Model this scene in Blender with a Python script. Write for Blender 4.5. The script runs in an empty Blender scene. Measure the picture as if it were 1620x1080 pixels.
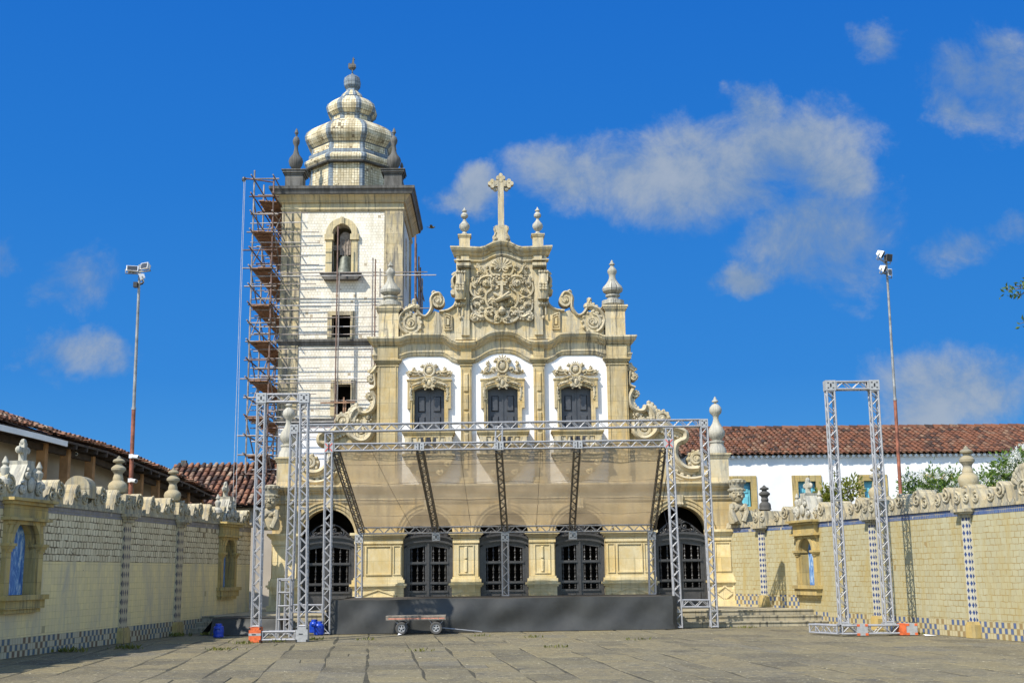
import bpy, bmesh, math, random
from mathutils import Vector, Matrix
C = bpy.context.scene.collection
scene = bpy.context.scene
R = math.radians
rnd = random.Random(7)

# ------------------------------------------------------------------ camera
FPX = 1895.0; PITCH = R(10.9); YAW = R(1.0); ROLL = 0.011
CAM = Vector((0, 0, 1.6))
_f = Vector((math.sin(YAW)*math.cos(PITCH), math.cos(YAW)*math.cos(PITCH), math.sin(PITCH)))
_r0 = Vector((math.cos(YAW), -math.sin(YAW), 0)); _u0 = _r0.cross(_f)
_u = _u0*math.cos(ROLL) + _r0*math.sin(ROLL)
_r = _r0*math.cos(ROLL) - _u0*math.sin(ROLL)
cam_d = bpy.data.cameras.new('camera'); cam = bpy.data.objects.new('camera', cam_d); C.objects.link(cam)
cam_d.sensor_width = 36.0; cam_d.lens = 36.0*FPX/1620.0; cam_d.clip_end = 4000; cam_d.clip_start = 0.1
_m = Matrix((( _r.x, _u.x, -_f.x, CAM.x), (_r.y, _u.y, -_f.y, CAM.y), (_r.z, _u.z, -_f.z, CAM.z), (0, 0, 0, 1)))
cam.matrix_world = _m
scene.camera = cam

def ray(px, py): return _f + _r*((px-810)/FPX) - _u*((py-540)/FPX)
def P3(px, py, Y):
    d = ray(px, py); t = Y/d.y
    return Vector((d.x*t, Y, 1.6+d.z*t))
def P(px, py, Y):
    p = P3(px, py, Y); return (p.x, p.z)
def G(px, py, z=0.0):
    d = ray(px, py); t = (z-1.6)/d.z
    return Vector((d.x*t, d.y*t, z))

# ------------------------------------------------------------------ sun, sky, exposure
SUN_EL, SUN_AZ = R(47), R(44)
to_sun = Vector((-math.sin(SUN_AZ)*math.cos(SUN_EL), -math.cos(SUN_AZ)*math.cos(SUN_EL), math.sin(SUN_EL)))
ld = bpy.data.lights.new('sun', 'SUN'); ld.energy = 3.8; ld.angle = R(0.5); ld.color = (1.0, 0.94, 0.84)
lo = bpy.data.objects.new('sun', ld); C.objects.link(lo)
lo.rotation_euler = to_sun.to_track_quat('Z', 'Y').to_euler(); lo.location = (-20, -30, 40)
scene.view_settings.view_transform = 'Standard'; scene.view_settings.look = 'None'
scene.view_settings.exposure = 0.72; scene.view_settings.gamma = 1.0; scene.view_settings.use_curve_mapping = False

class NT:
    """small helper round a node tree"""
    def __init__(s, nt): s.nt = nt; s.n = nt.nodes; s.l = nt.links
    def new(s, t, **kw):
        x = s.n.new(t)
        for k, v in kw.items():
            if k.startswith('i_'): x.inputs[k[2:].replace('_', ' ')].default_value = v
            else: setattr(x, k, v)
        return x
    def link(s, a, b): s.l.new(a, b)
    def put(s, sock, v):
        if isinstance(v, bpy.types.NodeSocket): s.l.new(v, sock)
        else: sock.default_value = v
    def m(s, op, a, b=0.0, c=0.0, clamp=False):
        x = s.n.new('ShaderNodeMath'); x.operation = op; x.use_clamp = clamp
        s.put(x.inputs[0], a); s.put(x.inputs[1], b); s.put(x.inputs[2], c); return x.outputs[0]
    def mix(s, f, a, b, mode='MIX'):
        x = s.n.new('ShaderNodeMix'); x.data_type = 'RGBA'; x.blend_type = mode; x.clamp_factor = True
        s.put(x.inputs[0], f); s.put(x.inputs[6], (*a, 1) if isinstance(a, tuple) and len(a) == 3 else a)
        s.put(x.inputs[7], (*b, 1) if isinstance(b, tuple) and len(b) == 3 else b); return x.outputs[2]
    def ramp(s, v, stops):
        x = s.n.new('ShaderNodeValToRGB'); e = x.color_ramp.elements
        while len(e) < len(stops): e.new(0.5)
        for i, (p, c) in enumerate(stops):
            e[i].position = p; e[i].color = (c, c, c, 1) if not isinstance(c, tuple) else (*c, 1)
        s.put(x.inputs[0], v); return x.outputs[0]
    def noise(s, vec, scale, detail=5, rough=0.6, dist=0.0):
        x = s.n.new('ShaderNodeTexNoise'); x.inputs['Scale'].default_value = scale; x.inputs['Detail'].default_value = detail
        x.inputs['Roughness'].default_value = rough; x.inputs['Distortion'].default_value = dist
        if vec is not None: s.l.new(vec, x.inputs['Vector'])
        return x.outputs[0]
    def comb(s, x, y, z=0.0):
        k = s.n.new('ShaderNodeCombineXYZ'); s.put(k.inputs[0], x); s.put(k.inputs[1], y); s.put(k.inputs[2], z); return k.outputs[0]
    def sep(s, v):
        k = s.n.new('ShaderNodeSeparateXYZ'); s.l.new(v, k.inputs[0]); return k.outputs
    def smooth(s, v, a, b):
        x = s.n.new('ShaderNodeMapRange'); x.interpolation_type = 'SMOOTHSTEP'
        s.put(x.inputs[0], v); x.inputs[1].default_value = a; x.inputs[2].default_value = b; return x.outputs[0]

world = bpy.data.worlds.new('World'); scene.world = world; world.use_nodes = True
w = NT(world.node_tree); w.n.clear()
wout = w.new('ShaderNodeOutputWorld'); bg = w.new('ShaderNodeBackground'); bg.inputs['Strength'].default_value = 0.15
sky = w.new('ShaderNodeTexSky'); sky.sky_type = 'NISHITA'; sky.sun_disc = False
sky.sun_elevation = SUN_EL; sky.sun_rotation = R(180)+SUN_AZ
sky.altitude = 0; sky.air_density = 1.0; sky.dust_density = 0.1; sky.ozone_density = 4.0
tc = w.new('ShaderNodeTexCoord'); dx, dy, dz = w.sep(tc.outputs['Generated'])
# sky shaped for fill light: deep blue in view, paler out of view
sd = w.m('ADD', w.m('ADD', w.m('MULTIPLY', dx, to_sun.x), w.m('MULTIPLY', dy, to_sun.y)), w.m('MULTIPLY', dz, to_sun.z))
deep = w.m('MULTIPLY', w.m('SUBTRACT', 1.0, w.smooth(sd, 0.10, 0.6)), w.smooth(dy, 0.15, 0.72))
blue = w.ramp(dz, [(0.0, (0.438, 1.597, 3.091)), (0.157, (0.155, 0.995, 2.803)), (0.31, (0.087, 0.783, 2.602)), (0.443, (0.058, 0.644, 2.442)), (0.75, (0.031, 0.412, 1.803))])
skyc = w.mix(deep, sky.outputs[0], blue)
dyc = w.m('MAXIMUM', dy, 0.05)
cu = w.m('DIVIDE', dx, dyc); cv = w.m('DIVIDE', dz, dyc)
wv = w.comb(cu, cv, 1.7)
wa = w.m('MULTIPLY', w.m('SUBTRACT', w.noise(wv, 8, 7, 0.62), 0.5), 0.105); wb = w.m('MULTIPLY', w.m('SUBTRACT', w.noise(w.comb(cu, cv, 8.3), 8, 7, 0.62), 0.5), 0.085)
cu0, cv0 = cu, cv; cu = w.m('ADD', cu, wa); cv = w.m('ADD', cv, wb)
BL = [(1235, 240, 130, 85), (1140, 265, 110, 70), (1010, 290, 110, 62), (1310, 275, 70, 60), (1195, 170, 45, 45), (1080, 290, 190, 62), (930, 290, 110, 55), (1290, 365, 120, 85), (1180, 440, 50, 30), (745, 315, 50, 38),
      (1570, 125, 120, 75), (1500, 170, 50, 40), (1530, 615, 120, 62), (1470, 640, 70, 40), (120, 440, 95, 60), (125, 572, 90, 42), (1520, 400, 75, 38), (1600, 370, 50, 30), (0, 405, 50, 50), (1390, 70, 50, 45)]
field = None
for bi, (px, py, a, b) in enumerate(BL):
    d = ray(px, py); u0, v0 = d.x/d.y, d.z/d.y
    ex = w.m('DIVIDE', w.m('SUBTRACT', cu, u0), a*1.3/FPX); ey = w.m('DIVIDE', w.m('SUBTRACT', cv, v0), b*1.3/FPX)
    q = w.m('SUBTRACT', 1.0, w.m('ADD', w.m('MULTIPLY', ex, ex), w.m('MULTIPLY', ey, ey)))
    q = w.m('ADD', w.m('MAXIMUM', q, -1.0), 0.14 if bi < 9 else 0.10 if bi < 14 else -0.22)
    field = q if field is None else w.m('MAXIMUM', field, q)
cvec = w.comb(cu0, cv0, 0.37)
n1 = w.noise(cvec, 13, 10, 0.66, 0.25); n2 = w.noise(cvec, 6, 3, 0.5)
dens = w.m('ADD', w.m('MULTIPLY', field, 0.55), w.m('ADD', w.m('MULTIPLY', n1, 1.7), w.m('MULTIPLY', n2, 0.6)))
cl = w.m('MULTIPLY', w.smooth(dens, 1.12, 1.88), w.m('GREATER_THAN', dy, 0.06))
cl = w.m('MULTIPLY', cl, 0.9)
cshade = w.mix(w.smooth(w.m('ADD', w.m('MULTIPLY', n1, 0.5), w.m('MULTIPLY', n2, 0.5)), 0.40, 0.62), (0.82, 1.24, 1.90), (1.55, 1.82, 2.2))
final = w.mix(cl, skyc, cshade)
w.link(final, bg.inputs['Color']); w.link(bg.outputs[0], wout.inputs['Surface'])

# ------------------------------------------------------------------ mesh helpers
class MB:
    def __init__(s): s.v = []; s.f = []; s.mi = []; s.cur = 0
    def add(s, vs, fs):
        o = len(s.v); s.v.extend([tuple(p) for p in vs])
        for f in fs: s.f.append(tuple(i+o for i in f)); s.mi.append(s.cur)
        return s
    def box(s, x0, x1, y0, y1, z0, z1):
        if x0 > x1: x0, x1 = x1, x0
        if y0 > y1: y0, y1 = y1, y0
        if z0 > z1: z0, z1 = z1, z0
        return s.add([(x0,y0,z0),(x1,y0,z0),(x1,y1,z0),(x0,y1,z0),(x0,y0,z1),(x1,y0,z1),(x1,y1,z1),(x0,y1,z1)],
                     [(0,3,2,1),(4,5,6,7),(0,1,5,4),(1,2,6,5),(2,3,7,6),(3,0,4,7)])
    def prism(s, poly, y0, y1):
        n = len(poly)
        vs = [(x, y0, z) for x, z in poly] + [(x, y1, z) for x, z in poly]
        fs = [tuple(range(n)), tuple(range(2*n-1, n-1, -1))] + [(i, i+n, (i+1) % n+n, (i+1) % n) for i in range(n)]
        return s.add(vs, fs)
    def bevprism(s, poly, y0, y1, b):
        """prism whose front (y0) is chamfered inwards"""
        cx = sum(p[0] for p in poly)/len(poly); cz = sum(p[1] for p in poly)/len(poly)
        n = len(poly); sgn = 1 if y1 > y0 else -1
        area = sum(poly[i][0]*poly[(i+1) % n][1]-poly[(i+1) % n][0]*poly[i][1] for i in range(n))
        ins = []
        for i in range(n):
            a, p, c = Vector(poly[i-1]), Vector(poly[i]), Vector(poly[(i+1) % n])
            e1 = (p-a); e2 = (c-p)
            n1 = Vector((-e1.y, e1.x)).normalized() if e1.length > 1e-9 else Vector((0, 0)); n2 = Vector((-e2.y, e2.x)).normalized() if e2.length > 1e-9 else n1
            nn = (n1+n2); nn = nn.normalized() if nn.length > 1e-6 else n1
            ins.append(p+nn*(b if area > 0 else -b))
        vs = [(p[0], y0, p[1]) for p in ins] + [(x, y0+sgn*b, z) for x, z in poly] + [(x, y1, z) for x, z in poly]
        fs = [tuple(range(n)), tuple(range(3*n-1, 2*n-1, -1))]
        for k in (0, n):
            fs += [(k+i, k+i+n, k+(i+1) % n+n, k+(i+1) % n) for i in range(n)]
        return s.add(vs, fs)
    def tube(s, path, r, n=8, flat=None, cap=True):
        """tube along points; r number or list; flat=(axis vector, factor) squashes along that axis"""
        pts = [Vector(p) for p in path]; m = len(pts)
        rr = r if isinstance(r, (list, tuple)) else [r]*m
        vs = []; prev = None
        for i, p in enumerate(pts):
            t = (pts[min(i+1, m-1)]-pts[max(i-1, 0)])
            t = t.normalized() if t.length > 1e-9 else Vector((0, 0, 1))
            if prev is None:
                a = Vector((0, 1, 0)) if abs(t.y) < 0.9 else Vector((1, 0, 0))
            else: a = prev
            a = (a-t*a.dot(t)); a = a.normalized() if a.length > 1e-6 else t.orthogonal().normalized()
            prev = a; b = t.cross(a)
            for k in range(n):
                th = 2*math.pi*k/n
                o = a*(math.cos(th)*rr[i])+b*(math.sin(th)*rr[i])
                if flat: o = o-flat[0]*(o.dot(flat[0])*(1-flat[1]))
                vs.append(p+o)
        fs = []
        for i in range(m-1):
            for k in range(n):
                fs.append((i*n+k, i*n+(k+1) % n, (i+1)*n+(k+1) % n, (i+1)*n+k))
        if cap: fs += [tuple(range(n-1, -1, -1)), tuple(range((m-1)*n, m*n))]
        return s.add(vs, fs)
    def bar(s, a, b, r=0.02, n=6): return s.tube([a, b], r, n)
    def beam(s, a, b, w, h):
        a = Vector(a); b = Vector(b); t = (b-a).normalized()
        sx = t.cross(Vector((0, 0, 1))); sx = sx.normalized() if sx.length > 1e-4 else Vector((1, 0, 0)); sz = sx.cross(t)
        vs = []
        for p in (a, b):
            for (i, j) in ((-1,-1),(1,-1),(1,1),(-1,1)): vs.append(p+sx*(i*w/2)+sz*(j*h/2))
        return s.add(vs, [(3,2,1,0),(4,5,6,7),(0,1,5,4),(1,2,6,5),(2,3,7,6),(3,0,4,7)])
    def lathe(s, prof, c, n=20, smoothcap=True, phase=0.0):
        """prof: list of (r, z) from bottom to top, c = (x, y)"""
        vs = []; m = len(prof)
        for (r, z) in prof:
            for k in range(n):
                th = 2*math.pi*k/n+phase; vs.append((c[0]+r*math.cos(th), c[1]+r*math.sin(th), z))
        fs = [(i*n+k, i*n+(k+1) % n, (i+1)*n+(k+1) % n, (i+1)*n+k) for i in range(m-1) for k in range(n)]
        fs += [tuple(range(n-1, -1, -1)), tuple(range((m-1)*n, m*n))]
        return s.add(vs, fs)
    def ball(s, c, r, n=10, sc=(1, 1, 1)):
        vs = []; rings = n//2+1
        for i in range(1, rings):
            ph = math.pi*i/rings
            for k in range(n):
                th = 2*math.pi*k/n
                vs.append((c[0]+r*sc[0]*math.sin(ph)*math.cos(th), c[1]+r*sc[1]*math.sin(ph)*math.sin(th), c[2]+r*sc[2]*math.cos(ph)))
        top = len(vs); vs.append((c[0], c[1], c[2]+r*sc[2])); vs.append((c[0], c[1], c[2]-r*sc[2]))
        fs = [(i*n+k, (i+1)*n+k, (i+1)*n+(k+1) % n, i*n+(k+1) % n) for i in range(rings-2) for k in range(n)]
        fs += [(top, k, (k+1) % n) for k in range(n)] + [(top+1, (rings-2)*n+(k+1) % n, (rings-2)*n+k) for k in range(n)]
        return s.add(vs, fs)

WM = {}     # world matrices of the objects built here
def empty(name, loc=(0, 0, 0), mat=None):
    o = bpy.data.objects.new(name, None); C.objects.link(o)
    M = mat.copy() if mat is not None else Matrix.Translation(Vector(loc))
    o.matrix_world = M; WM[o] = M; o.empty_display_size = 0.3
    return o
def tag(o, label, cat, group=None, kind=None):
    o['label'] = label; o['category'] = cat
    if group: o['group'] = group
    if kind: o['kind'] = kind
    return o
def thing(name, label, cat, loc=(0, 0, 0), group=None, mat=None):
    return tag(empty(name, loc, mat), label, cat, group)
def build(name, mb, mats, parent=None, smooth=False, local=False, angle=35):
    """link a MB as one mesh object; vertices are world coordinates unless local"""
    me = bpy.data.meshes.new(name)
    vs = mb.v
    M = WM[parent] if parent is not None else Matrix.Identity(4)
    if parent is not None and not local:
        inv = M.inverted(); vs = [tuple(inv @ Vector(p)) for p in vs]
    me.from_pydata(vs, [], mb.f)
    if not isinstance(mats, (list, tuple)): mats = [mats]
    for m_ in mats: me.materials.append(m_)
    me.polygons.foreach_set('material_index', mb.mi)
    bm = bmesh.new(); bm.from_mesh(me); bmesh.ops.recalc_face_normals(bm, faces=bm.faces); bm.to_mesh(me); bm.free()
    if smooth:
        me.polygons.foreach_set('use_smooth', [True]*len(me.polygons))
        try: me.set_sharp_from_angle(angle=R(angle))
        except Exception: pass
    o = bpy.data.objects.new(name, me); C.objects.link(o)
    if parent is not None: o.parent = parent
    WM[o] = M
    return o
def solo(name, mb, mats, label, cat, loc, group=None, smooth=False):
    """a thing that is one mesh, origin at its base"""
    o = build(name, mb, mats, None, smooth)
    M = Matrix.Translation(Vector(loc)); o.data.transform(M.inverted()); o.matrix_world = M; WM[o] = M
    return tag(o, label, cat, group)

def arc(cx, cz, r, a0, a1, n=14, rz=None):
    rz = r if rz is None else rz
    return [(cx+r*math.cos(R(a0+(a1-a0)*i/n)), cz+rz*math.sin(R(a0+(a1-a0)*i/n))) for i in range(n+1)]
def spiral(cx, cz, r0, r1, a0, turns, y, n=22, dy=0.0):
    out = []
    for i in range(n+1):
        t = i/n; a = R(a0)+turns*2*math.pi*t; r = r0*(r1/r0)**t
        out.append((cx+r*math.cos(a), y+dy*t, cz+r*math.sin(a)))
    return out
def bez(pts, n=6):
    """Catmull-Rom through points"""
    pts = [Vector(p) for p in pts]; out = []
    for i in range(len(pts)-1):
        p0 = pts[max(i-1, 0)]; p1 = pts[i]; p2 = pts[i+1]; p3 = pts[min(i+2, len(pts)-1)]
        for k in range(n):
            t = k/n
            out.append(0.5*((2*p1)+(p2-p0)*t+(2*p0-5*p1+4*p2-p3)*t*t+(3*p1-p0-3*p2+p3)*t**3))
    out.append(pts[-1]); return out
AY = Vector((0, 1, 0))
# ------------------------------------------------------------------ materials
def newmat(name):
    m = bpy.data.materials.new(name); m.use_nodes = True
    t = NT(m.node_tree); b = t.n['Principled BSDF']; return m, t, b
def plain(name, col, rough=0.6, metal=0.0, var=0.12, scale=6.0, bump=0.0):
    m, t, b = newmat(name)
    o = t.new('ShaderNodeTexCoord').outputs['Object']
    n = t.noise(o, scale, 6, 0.65)
    c = t.mix(t.smooth(n, 0.3, 0.7), tuple(x*(1-var) for x in col), tuple(min(1, x*(1+var)) for x in col))
    t.link(c, b.inputs['Base Color']); b.inputs['Roughness'].default_value = rough; b.inputs['Metallic'].default_value = metal
    if bump:
        bp = t.new('ShaderNodeBump'); bp.inputs['Strength'].default_value = bump; bp.inputs['Distance'].default_value = 0.02
        t.link(t.noise(o, scale*4, 5, 0.6), bp.inputs['Height']); t.link(bp.outputs[0], b.inputs['Normal'])
    return m
def wallcoord(t):
    """(along the face, up) in metres, for any upright face"""
    tcn = t.new('ShaderNodeTexCoord'); o = tcn.outputs['Object']
    x, y, z = t.sep(o); nx, ny, nz = t.sep(tcn.outputs['Normal'])
    ln = t.m('SQRT', t.m('ADD', t.m('ADD', t.m('MULTIPLY', nx, nx), t.m('MULTIPLY', ny, ny)), 0.0001))
    u = t.m('DIVIDE', t.m('SUBTRACT', t.m('MULTIPLY', y, nx), t.m('MULTIPLY', x, ny)), ln)
    return o, u, z
def stone(name, warm, pale, grey, blk=(0.95, 0.52), greyamt=0.5, darkamt=0.35, joint=0.35, bump=0.35, stainscale=1.0):
    """limestone: warm and pale blocks, grey weathering in streaks, pits"""
    m, t, b = newmat(name)
    o, u, z = wallcoord(t)
    n1 = t.noise(o, 0.8*stainscale, 6, 0.65, 0.4); n2 = t.noise(o, 3.5, 6, 0.7)
    stv = t.comb(t.m('MULTIPLY', u, 3.0), t.m('MULTIPLY', z, 0.45), 0.0); st = t.noise(stv, 1.3*stainscale, 6, 0.7, 0.3)
    c = t.mix(t.smooth(t.m('ADD', t.m('MULTIPLY', n1, 0.65), t.m('MULTIPLY', n2, 0.35)), 0.36, 0.62), warm, pale)
    br = t.new('ShaderNodeTexBrick'); br.offset = 0.5
    br.inputs['Color1'].default_value = (0.80, 0.80, 0.80, 1); br.inputs['Color2'].default_value = (1.08, 1.04, 0.98, 1); br.inputs['Mortar'].default_value = (1-joint, 1-joint, 1-joint*1.1, 1)
    br.inputs['Scale'].default_value = 1.0; br.inputs['Brick Width'].default_value = blk[0]; br.inputs['Row Height'].default_value = blk[1]
    br.inputs['Mortar Size'].default_value = 0.010; br.inputs['Mortar Smooth'].default_value = 0.4
    t.link(t.comb(u, z), br.inputs['Vector'])
    c = t.mix(1.0, c, br.outputs['Color'], 'MULTIPLY')
    c = t.mix(t.m('MULTIPLY', t.smooth(st, 0.44, 0.62), greyamt), c, grey)
    st2 = t.noise(t.comb(t.m('MULTIPLY', u, 7.0), t.m('MULTIPLY', z, 0.55), 3.0), 1.0*stainscale, 7, 0.75, 0.4)
    big = t.noise(o, 0.35, 3, 0.5)
    c = t.mix(t.m('MULTIPLY', t.m('MULTIPLY', t.smooth(st2, 0.50, 0.62), t.smooth(big, 0.34, 0.54)), min(1.0, darkamt*2.2+0.15)), c, tuple(x*0.42 for x in grey))
    n3 = t.noise(o, 1.9*stainscale, 8, 0.75, 0.6)
    c = t.mix(t.m('MULTIPLY', t.smooth(n3, 0.56, 0.68), darkamt), c, tuple(x*0.28 for x in grey))
    n4 = t.noise(o, 30, 3, 0.6)
    c = t.mix(t.m('MULTIPLY', t.smooth(n4, 0.58, 0.75), 0.25), c, tuple(x*0.5 for x in warm))
    t.link(c, b.inputs['Base Color']); b.inputs['Roughness'].default_value = 0.85
    bp = t.new('ShaderNodeBump'); bp.inputs['Strength'].default_value = bump; bp.inputs['Distance'].default_value = 0.015
    t.link(t.m('ADD', t.noise(o, 18, 6, 0.7), t.m('MULTIPLY', n2, 0.8)), bp.inputs['Height']); t.link(bp.outputs[0], b.inputs['Normal'])
    return m
def tiles(name, c1, c2, mortar, bw=0.15, rh=0.15, ms=0.010, offset=0.5, rough=0.35, wob=0.02, hole=None, stain=None, stainamt=0.4, missing=0.0, bump=0.4):
    m, t, b = newmat(name)
    o, u, z = wallcoord(t)
    w1 = t.m('MULTIPLY', t.m('SUBTRACT', t.noise(o, 2.2, 3, 0.5), 0.5), wob*4); w2 = t.m('MULTIPLY', t.m('SUBTRACT', t.noise(o, 5.1, 2, 0.5), 0.5), wob*2)
    br = t.new('ShaderNodeTexBrick'); br.offset = offset
    br.inputs['Color1'].default_value = (*c1, 1); br.inputs['Color2'].default_value = (*c2, 1); br.inputs['Mortar'].default_value = (*mortar, 1)
    br.inputs['Scale'].default_value = 1.0; br.inputs['Brick Width'].default_value = bw; br.inputs['Row Height'].default_value = rh
    br.inputs['Mortar Smooth'].default_value = 0.1
    msn = t.m('MULTIPLY', t.smooth(t.noise(o, 3.0, 6, 0.7, 0.5), 0.33, 0.72), ms*2.2); t.link(t.m('ADD', msn, ms*0.25), br.inputs['Mortar Size'])
    t.link(t.comb(t.m('ADD', u, w1), t.m('ADD', z, w2)), br.inputs['Vector'])
    c = br.outputs['Color']
    if stain:
        stv = t.comb(t.m('MULTIPLY', u, 2.2), t.m('MULTIPLY', z, 0.4), 0.0); st = t.noise(stv, 1.0, 6, 0.7, 0.4)
        c = t.mix(t.m('MULTIPLY', t.smooth(st, 0.42, 0.72), stainamt), c, stain)
    if missing:
        cell = t.new('ShaderNodeTexWhiteNoise'); cell.noise_dimensions = '2D'
        row = t.m('FLOOR', t.m('DIVIDE', t.m('ADD', z, w2), rh)); 
        par = t.m('MULTIPLY', t.m('FRACT', t.m('MULTIPLY', row, 0.5)), 2.0)
        colm = t.m('FLOOR', t.m('DIVIDE', t.m('ADD', t.m('ADD', u, w1), t.m('MULTIPLY', par, bw*offset)), bw))
        t.link(t.comb(colm, row), cell.inputs['Vector'])
        prob = t.m('MULTIPLY', t.smooth(t.noise(o, 0.9, 4, 0.6), 0.45, 0.75), missing)
        c = t.mix(t.m('LESS_THAN', cell.outputs['Value'], prob), c, hole or mortar)
    dn = t.noise(o, 1.4, 8, 0.75, 0.5)
    c = t.mix(t.m('MULTIPLY', t.smooth(dn, 0.58, 0.78), 0.4), c, tuple(x*0.55 for x in mortar))
    t.link(c, b.inputs['Base Color'])
    t.put(b.inputs['Roughness'], t.m('ADD', t.m('MULTIPLY', t.noise(o, 7, 3, 0.6), 0.3), rough-0.1))
    bp = t.new('ShaderNodeBump'); bp.inputs['Strength'].default_value = bump; bp.inputs['Distance'].default_value = 0.008; bp.invert = True
    t.link(br.outputs['Fac'], bp.inputs['Height']); t.link(bp.outputs[0], b.inputs['Normal'])
    return m
def checker(name, wx, hz, a, b2, c3, mortar):
    """stretched checkerboard of coloured and pale tiles"""
    m, t, b = newmat(name); o, u, z = wallcoord(t)
    iu = t.m('FLOOR', t.m('DIVIDE', u, wx)); iz = t.m('FLOOR', t.m('DIVIDE', z, hz))
    par = t.m('GREATER_THAN', t.m('FRACT', t.m('MULTIPLY', t.m('ADD', iu, iz), 0.5)), 0.25)
    wn = t.new('ShaderNodeTexWhiteNoise'); wn.noise_dimensions = '2D'; t.link(t.comb(iu, iz), wn.inputs['Vector'])
    dark = t.mix(t.smooth(wn.outputs['Value'], 0.62, 0.64), a, b2)
    dark = t.mix(t.m('GREATER_THAN', wn.outputs['Value'], 0.9), dark, c3)
    c = t.mix(par, c3, dark)
    fu = t.m('FRACT', t.m('DIVIDE', u, wx)); fz_ = t.m('FRACT', t.m('DIVIDE', z, hz))
    edge = t.m('MINIMUM', t.m('MINIMUM', fu, t.m('SUBTRACT', 1.0, fu)), t.m('MULTIPLY', t.m('MINIMUM', fz_, t.m('SUBTRACT', 1.0, fz_)), 1.4))
    c = t.mix(t.m('LESS_THAN', edge, 0.06), c, mortar)
    c = t.mix(t.m('MULTIPLY', t.smooth(t.noise(o, 4, 6, 0.7), 0.5, 0.75), 0.4), c, mortar)
    t.link(c, b.inputs['Base Color']); b.inputs['Roughness'].default_value = 0.4
    return m
def diamonds(name, wx, hz, col, bgc):
    m, t, b = newmat(name); o, u, z = wallcoord(t)
    fu = t.m('SUBTRACT', t.m('FRACT', t.m('DIVIDE', u, wx)), 0.5); fz_ = t.m('SUBTRACT', t.m('FRACT', t.m('DIVIDE', z, hz)), 0.5)
    dd = t.m('ADD', t.m('ABSOLUTE', fu), t.m('ABSOLUTE', fz_))
    dd = t.m('ADD', dd, t.m('MULTIPLY', t.m('SUBTRACT', t.noise(o, 25, 3, 0.6), 0.5), 0.12))
    c = t.mix(t.m('LESS_THAN', dd, 0.40), bgc, col)
    c = t.mix(t.m('MULTIPLY', t.smooth(t.noise(o, 6, 6, 0.7), 0.55, 0.75), 0.6), c, tuple(x*0.6 for x in bgc))
    t.link(c, b.inputs['Base Color']); b.inputs['Roughness'].default_value = 0.4
    return m
def rooftile(name, cols):
    m, t, b = newmat(name)
    rpi = t.new('ShaderNodeNewGeometry').outputs['Random Per Island']; o = t.new('ShaderNodeTexCoord').outputs['Object']
    c = t.ramp(rpi, cols)
    c = t.mix(t.m('MULTIPLY', t.smooth(t.noise(o, 2.5, 7, 0.75, 0.5), 0.48, 0.68), 0.75), c, (0.035, 0.028, 0.024))
    c = t.mix(t.m('MULTIPLY', t.smooth(t.noise(o, 9, 5, 0.7), 0.6, 0.75), 0.35), c, (0.35, 0.27, 0.2))
    t.link(c, b.inputs['Base Color']); b.inputs['Roughness'].default_value = 0.9
    return m
def foliage(name, c1, c2):
    m, t, b = newmat(name)
    rpi = t.new('ShaderNodeNewGeometry').outputs['Random Per Island']
    c = t.mix(rpi, c1, c2); t.link(c, b.inputs['Base Color']); b.inputs['Roughness'].default_value = 0.5
    tr = t.new('ShaderNodeBsdfTranslucent'); t.link(c, tr.inputs['Color'])
    mx = t.new('ShaderNodeMixShader'); mx.inputs[0].default_value = 0.3
    t.link(b.outputs[0], mx.inputs[1]); t.link(tr.outputs[0], mx.inputs[2]); t.link(mx.outputs[0], t.n['Material Output'].inputs['Surface'])
    return m

M_FAC = stone('limestone_ochre', (0.48, 0.34, 0.125), (0.56, 0.465, 0.27), (0.33, 0.275, 0.17), greyamt=0.6, darkamt=0.22, joint=0.42)
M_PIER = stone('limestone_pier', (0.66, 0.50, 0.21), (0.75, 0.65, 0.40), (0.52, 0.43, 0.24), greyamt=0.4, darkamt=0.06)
M_GAB = stone('limestone_weathered', (0.58, 0.435, 0.195), (0.65, 0.57, 0.385), (0.33, 0.305, 0.235), greyamt=0.85, darkamt=0.5, blk=(1.3, 0.6), joint=0.42)
M_CARV = stone('limestone_carved', (0.54, 0.42, 0.20), (0.64, 0.56, 0.39), (0.32, 0.295, 0.23), blk=(9, 9), greyamt=0.75, darkamt=0.5, joint=0.0, stainscale=1.6)
M_URN = stone('limestone_finial', (0.50, 0.46, 0.34), (0.60, 0.57, 0.47), (0.24, 0.235, 0.21), blk=(9, 9), greyamt=0.8, darkamt=0.5, joint=0.0, stainscale=1.8)
M_WSTN = stone('limestone_wall_trim', (0.44, 0.31, 0.095), (0.50, 0.39, 0.16), (0.27, 0.235, 0.14), greyamt=0.45, darkamt=0.3, blk=(0.8, 0.5))
M_CREST = stone('limestone_crest', (0.42, 0.34, 0.19), (0.50, 0.45, 0.31), (0.24, 0.23, 0.19), blk=(1.2, 0.7), greyamt=0.85, darkamt=0.8, joint=0.3, stainscale=2.0)
M_TSTN = stone('limestone_tower', (0.48, 0.38, 0.19), (0.56, 0.48, 0.31), (0.20, 0.185, 0.15), blk=(0.85, 0.42), greyamt=0.9, darkamt=0.85, joint=0.4)
M_TLIGHT = stone('limestone_tower_pale', (0.58, 0.46, 0.22), (0.62, 0.53, 0.32), (0.34, 0.30, 0.22), blk=(1.0, 0.5), greyamt=0.5, darkamt=0.3)
M_BLK = stone('blackened_stone', (0.060, 0.058, 0.052), (0.12, 0.115, 0.10), (0.22, 0.21, 0.19), blk=(1.0, 0.5), greyamt=0.5, darkamt=0.4, joint=0.3)
M_WHITE = plain('white_plaster', (0.83, 0.82, 0.80), 0.85, 0, 0.035, 0.7, 0.08)
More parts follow.
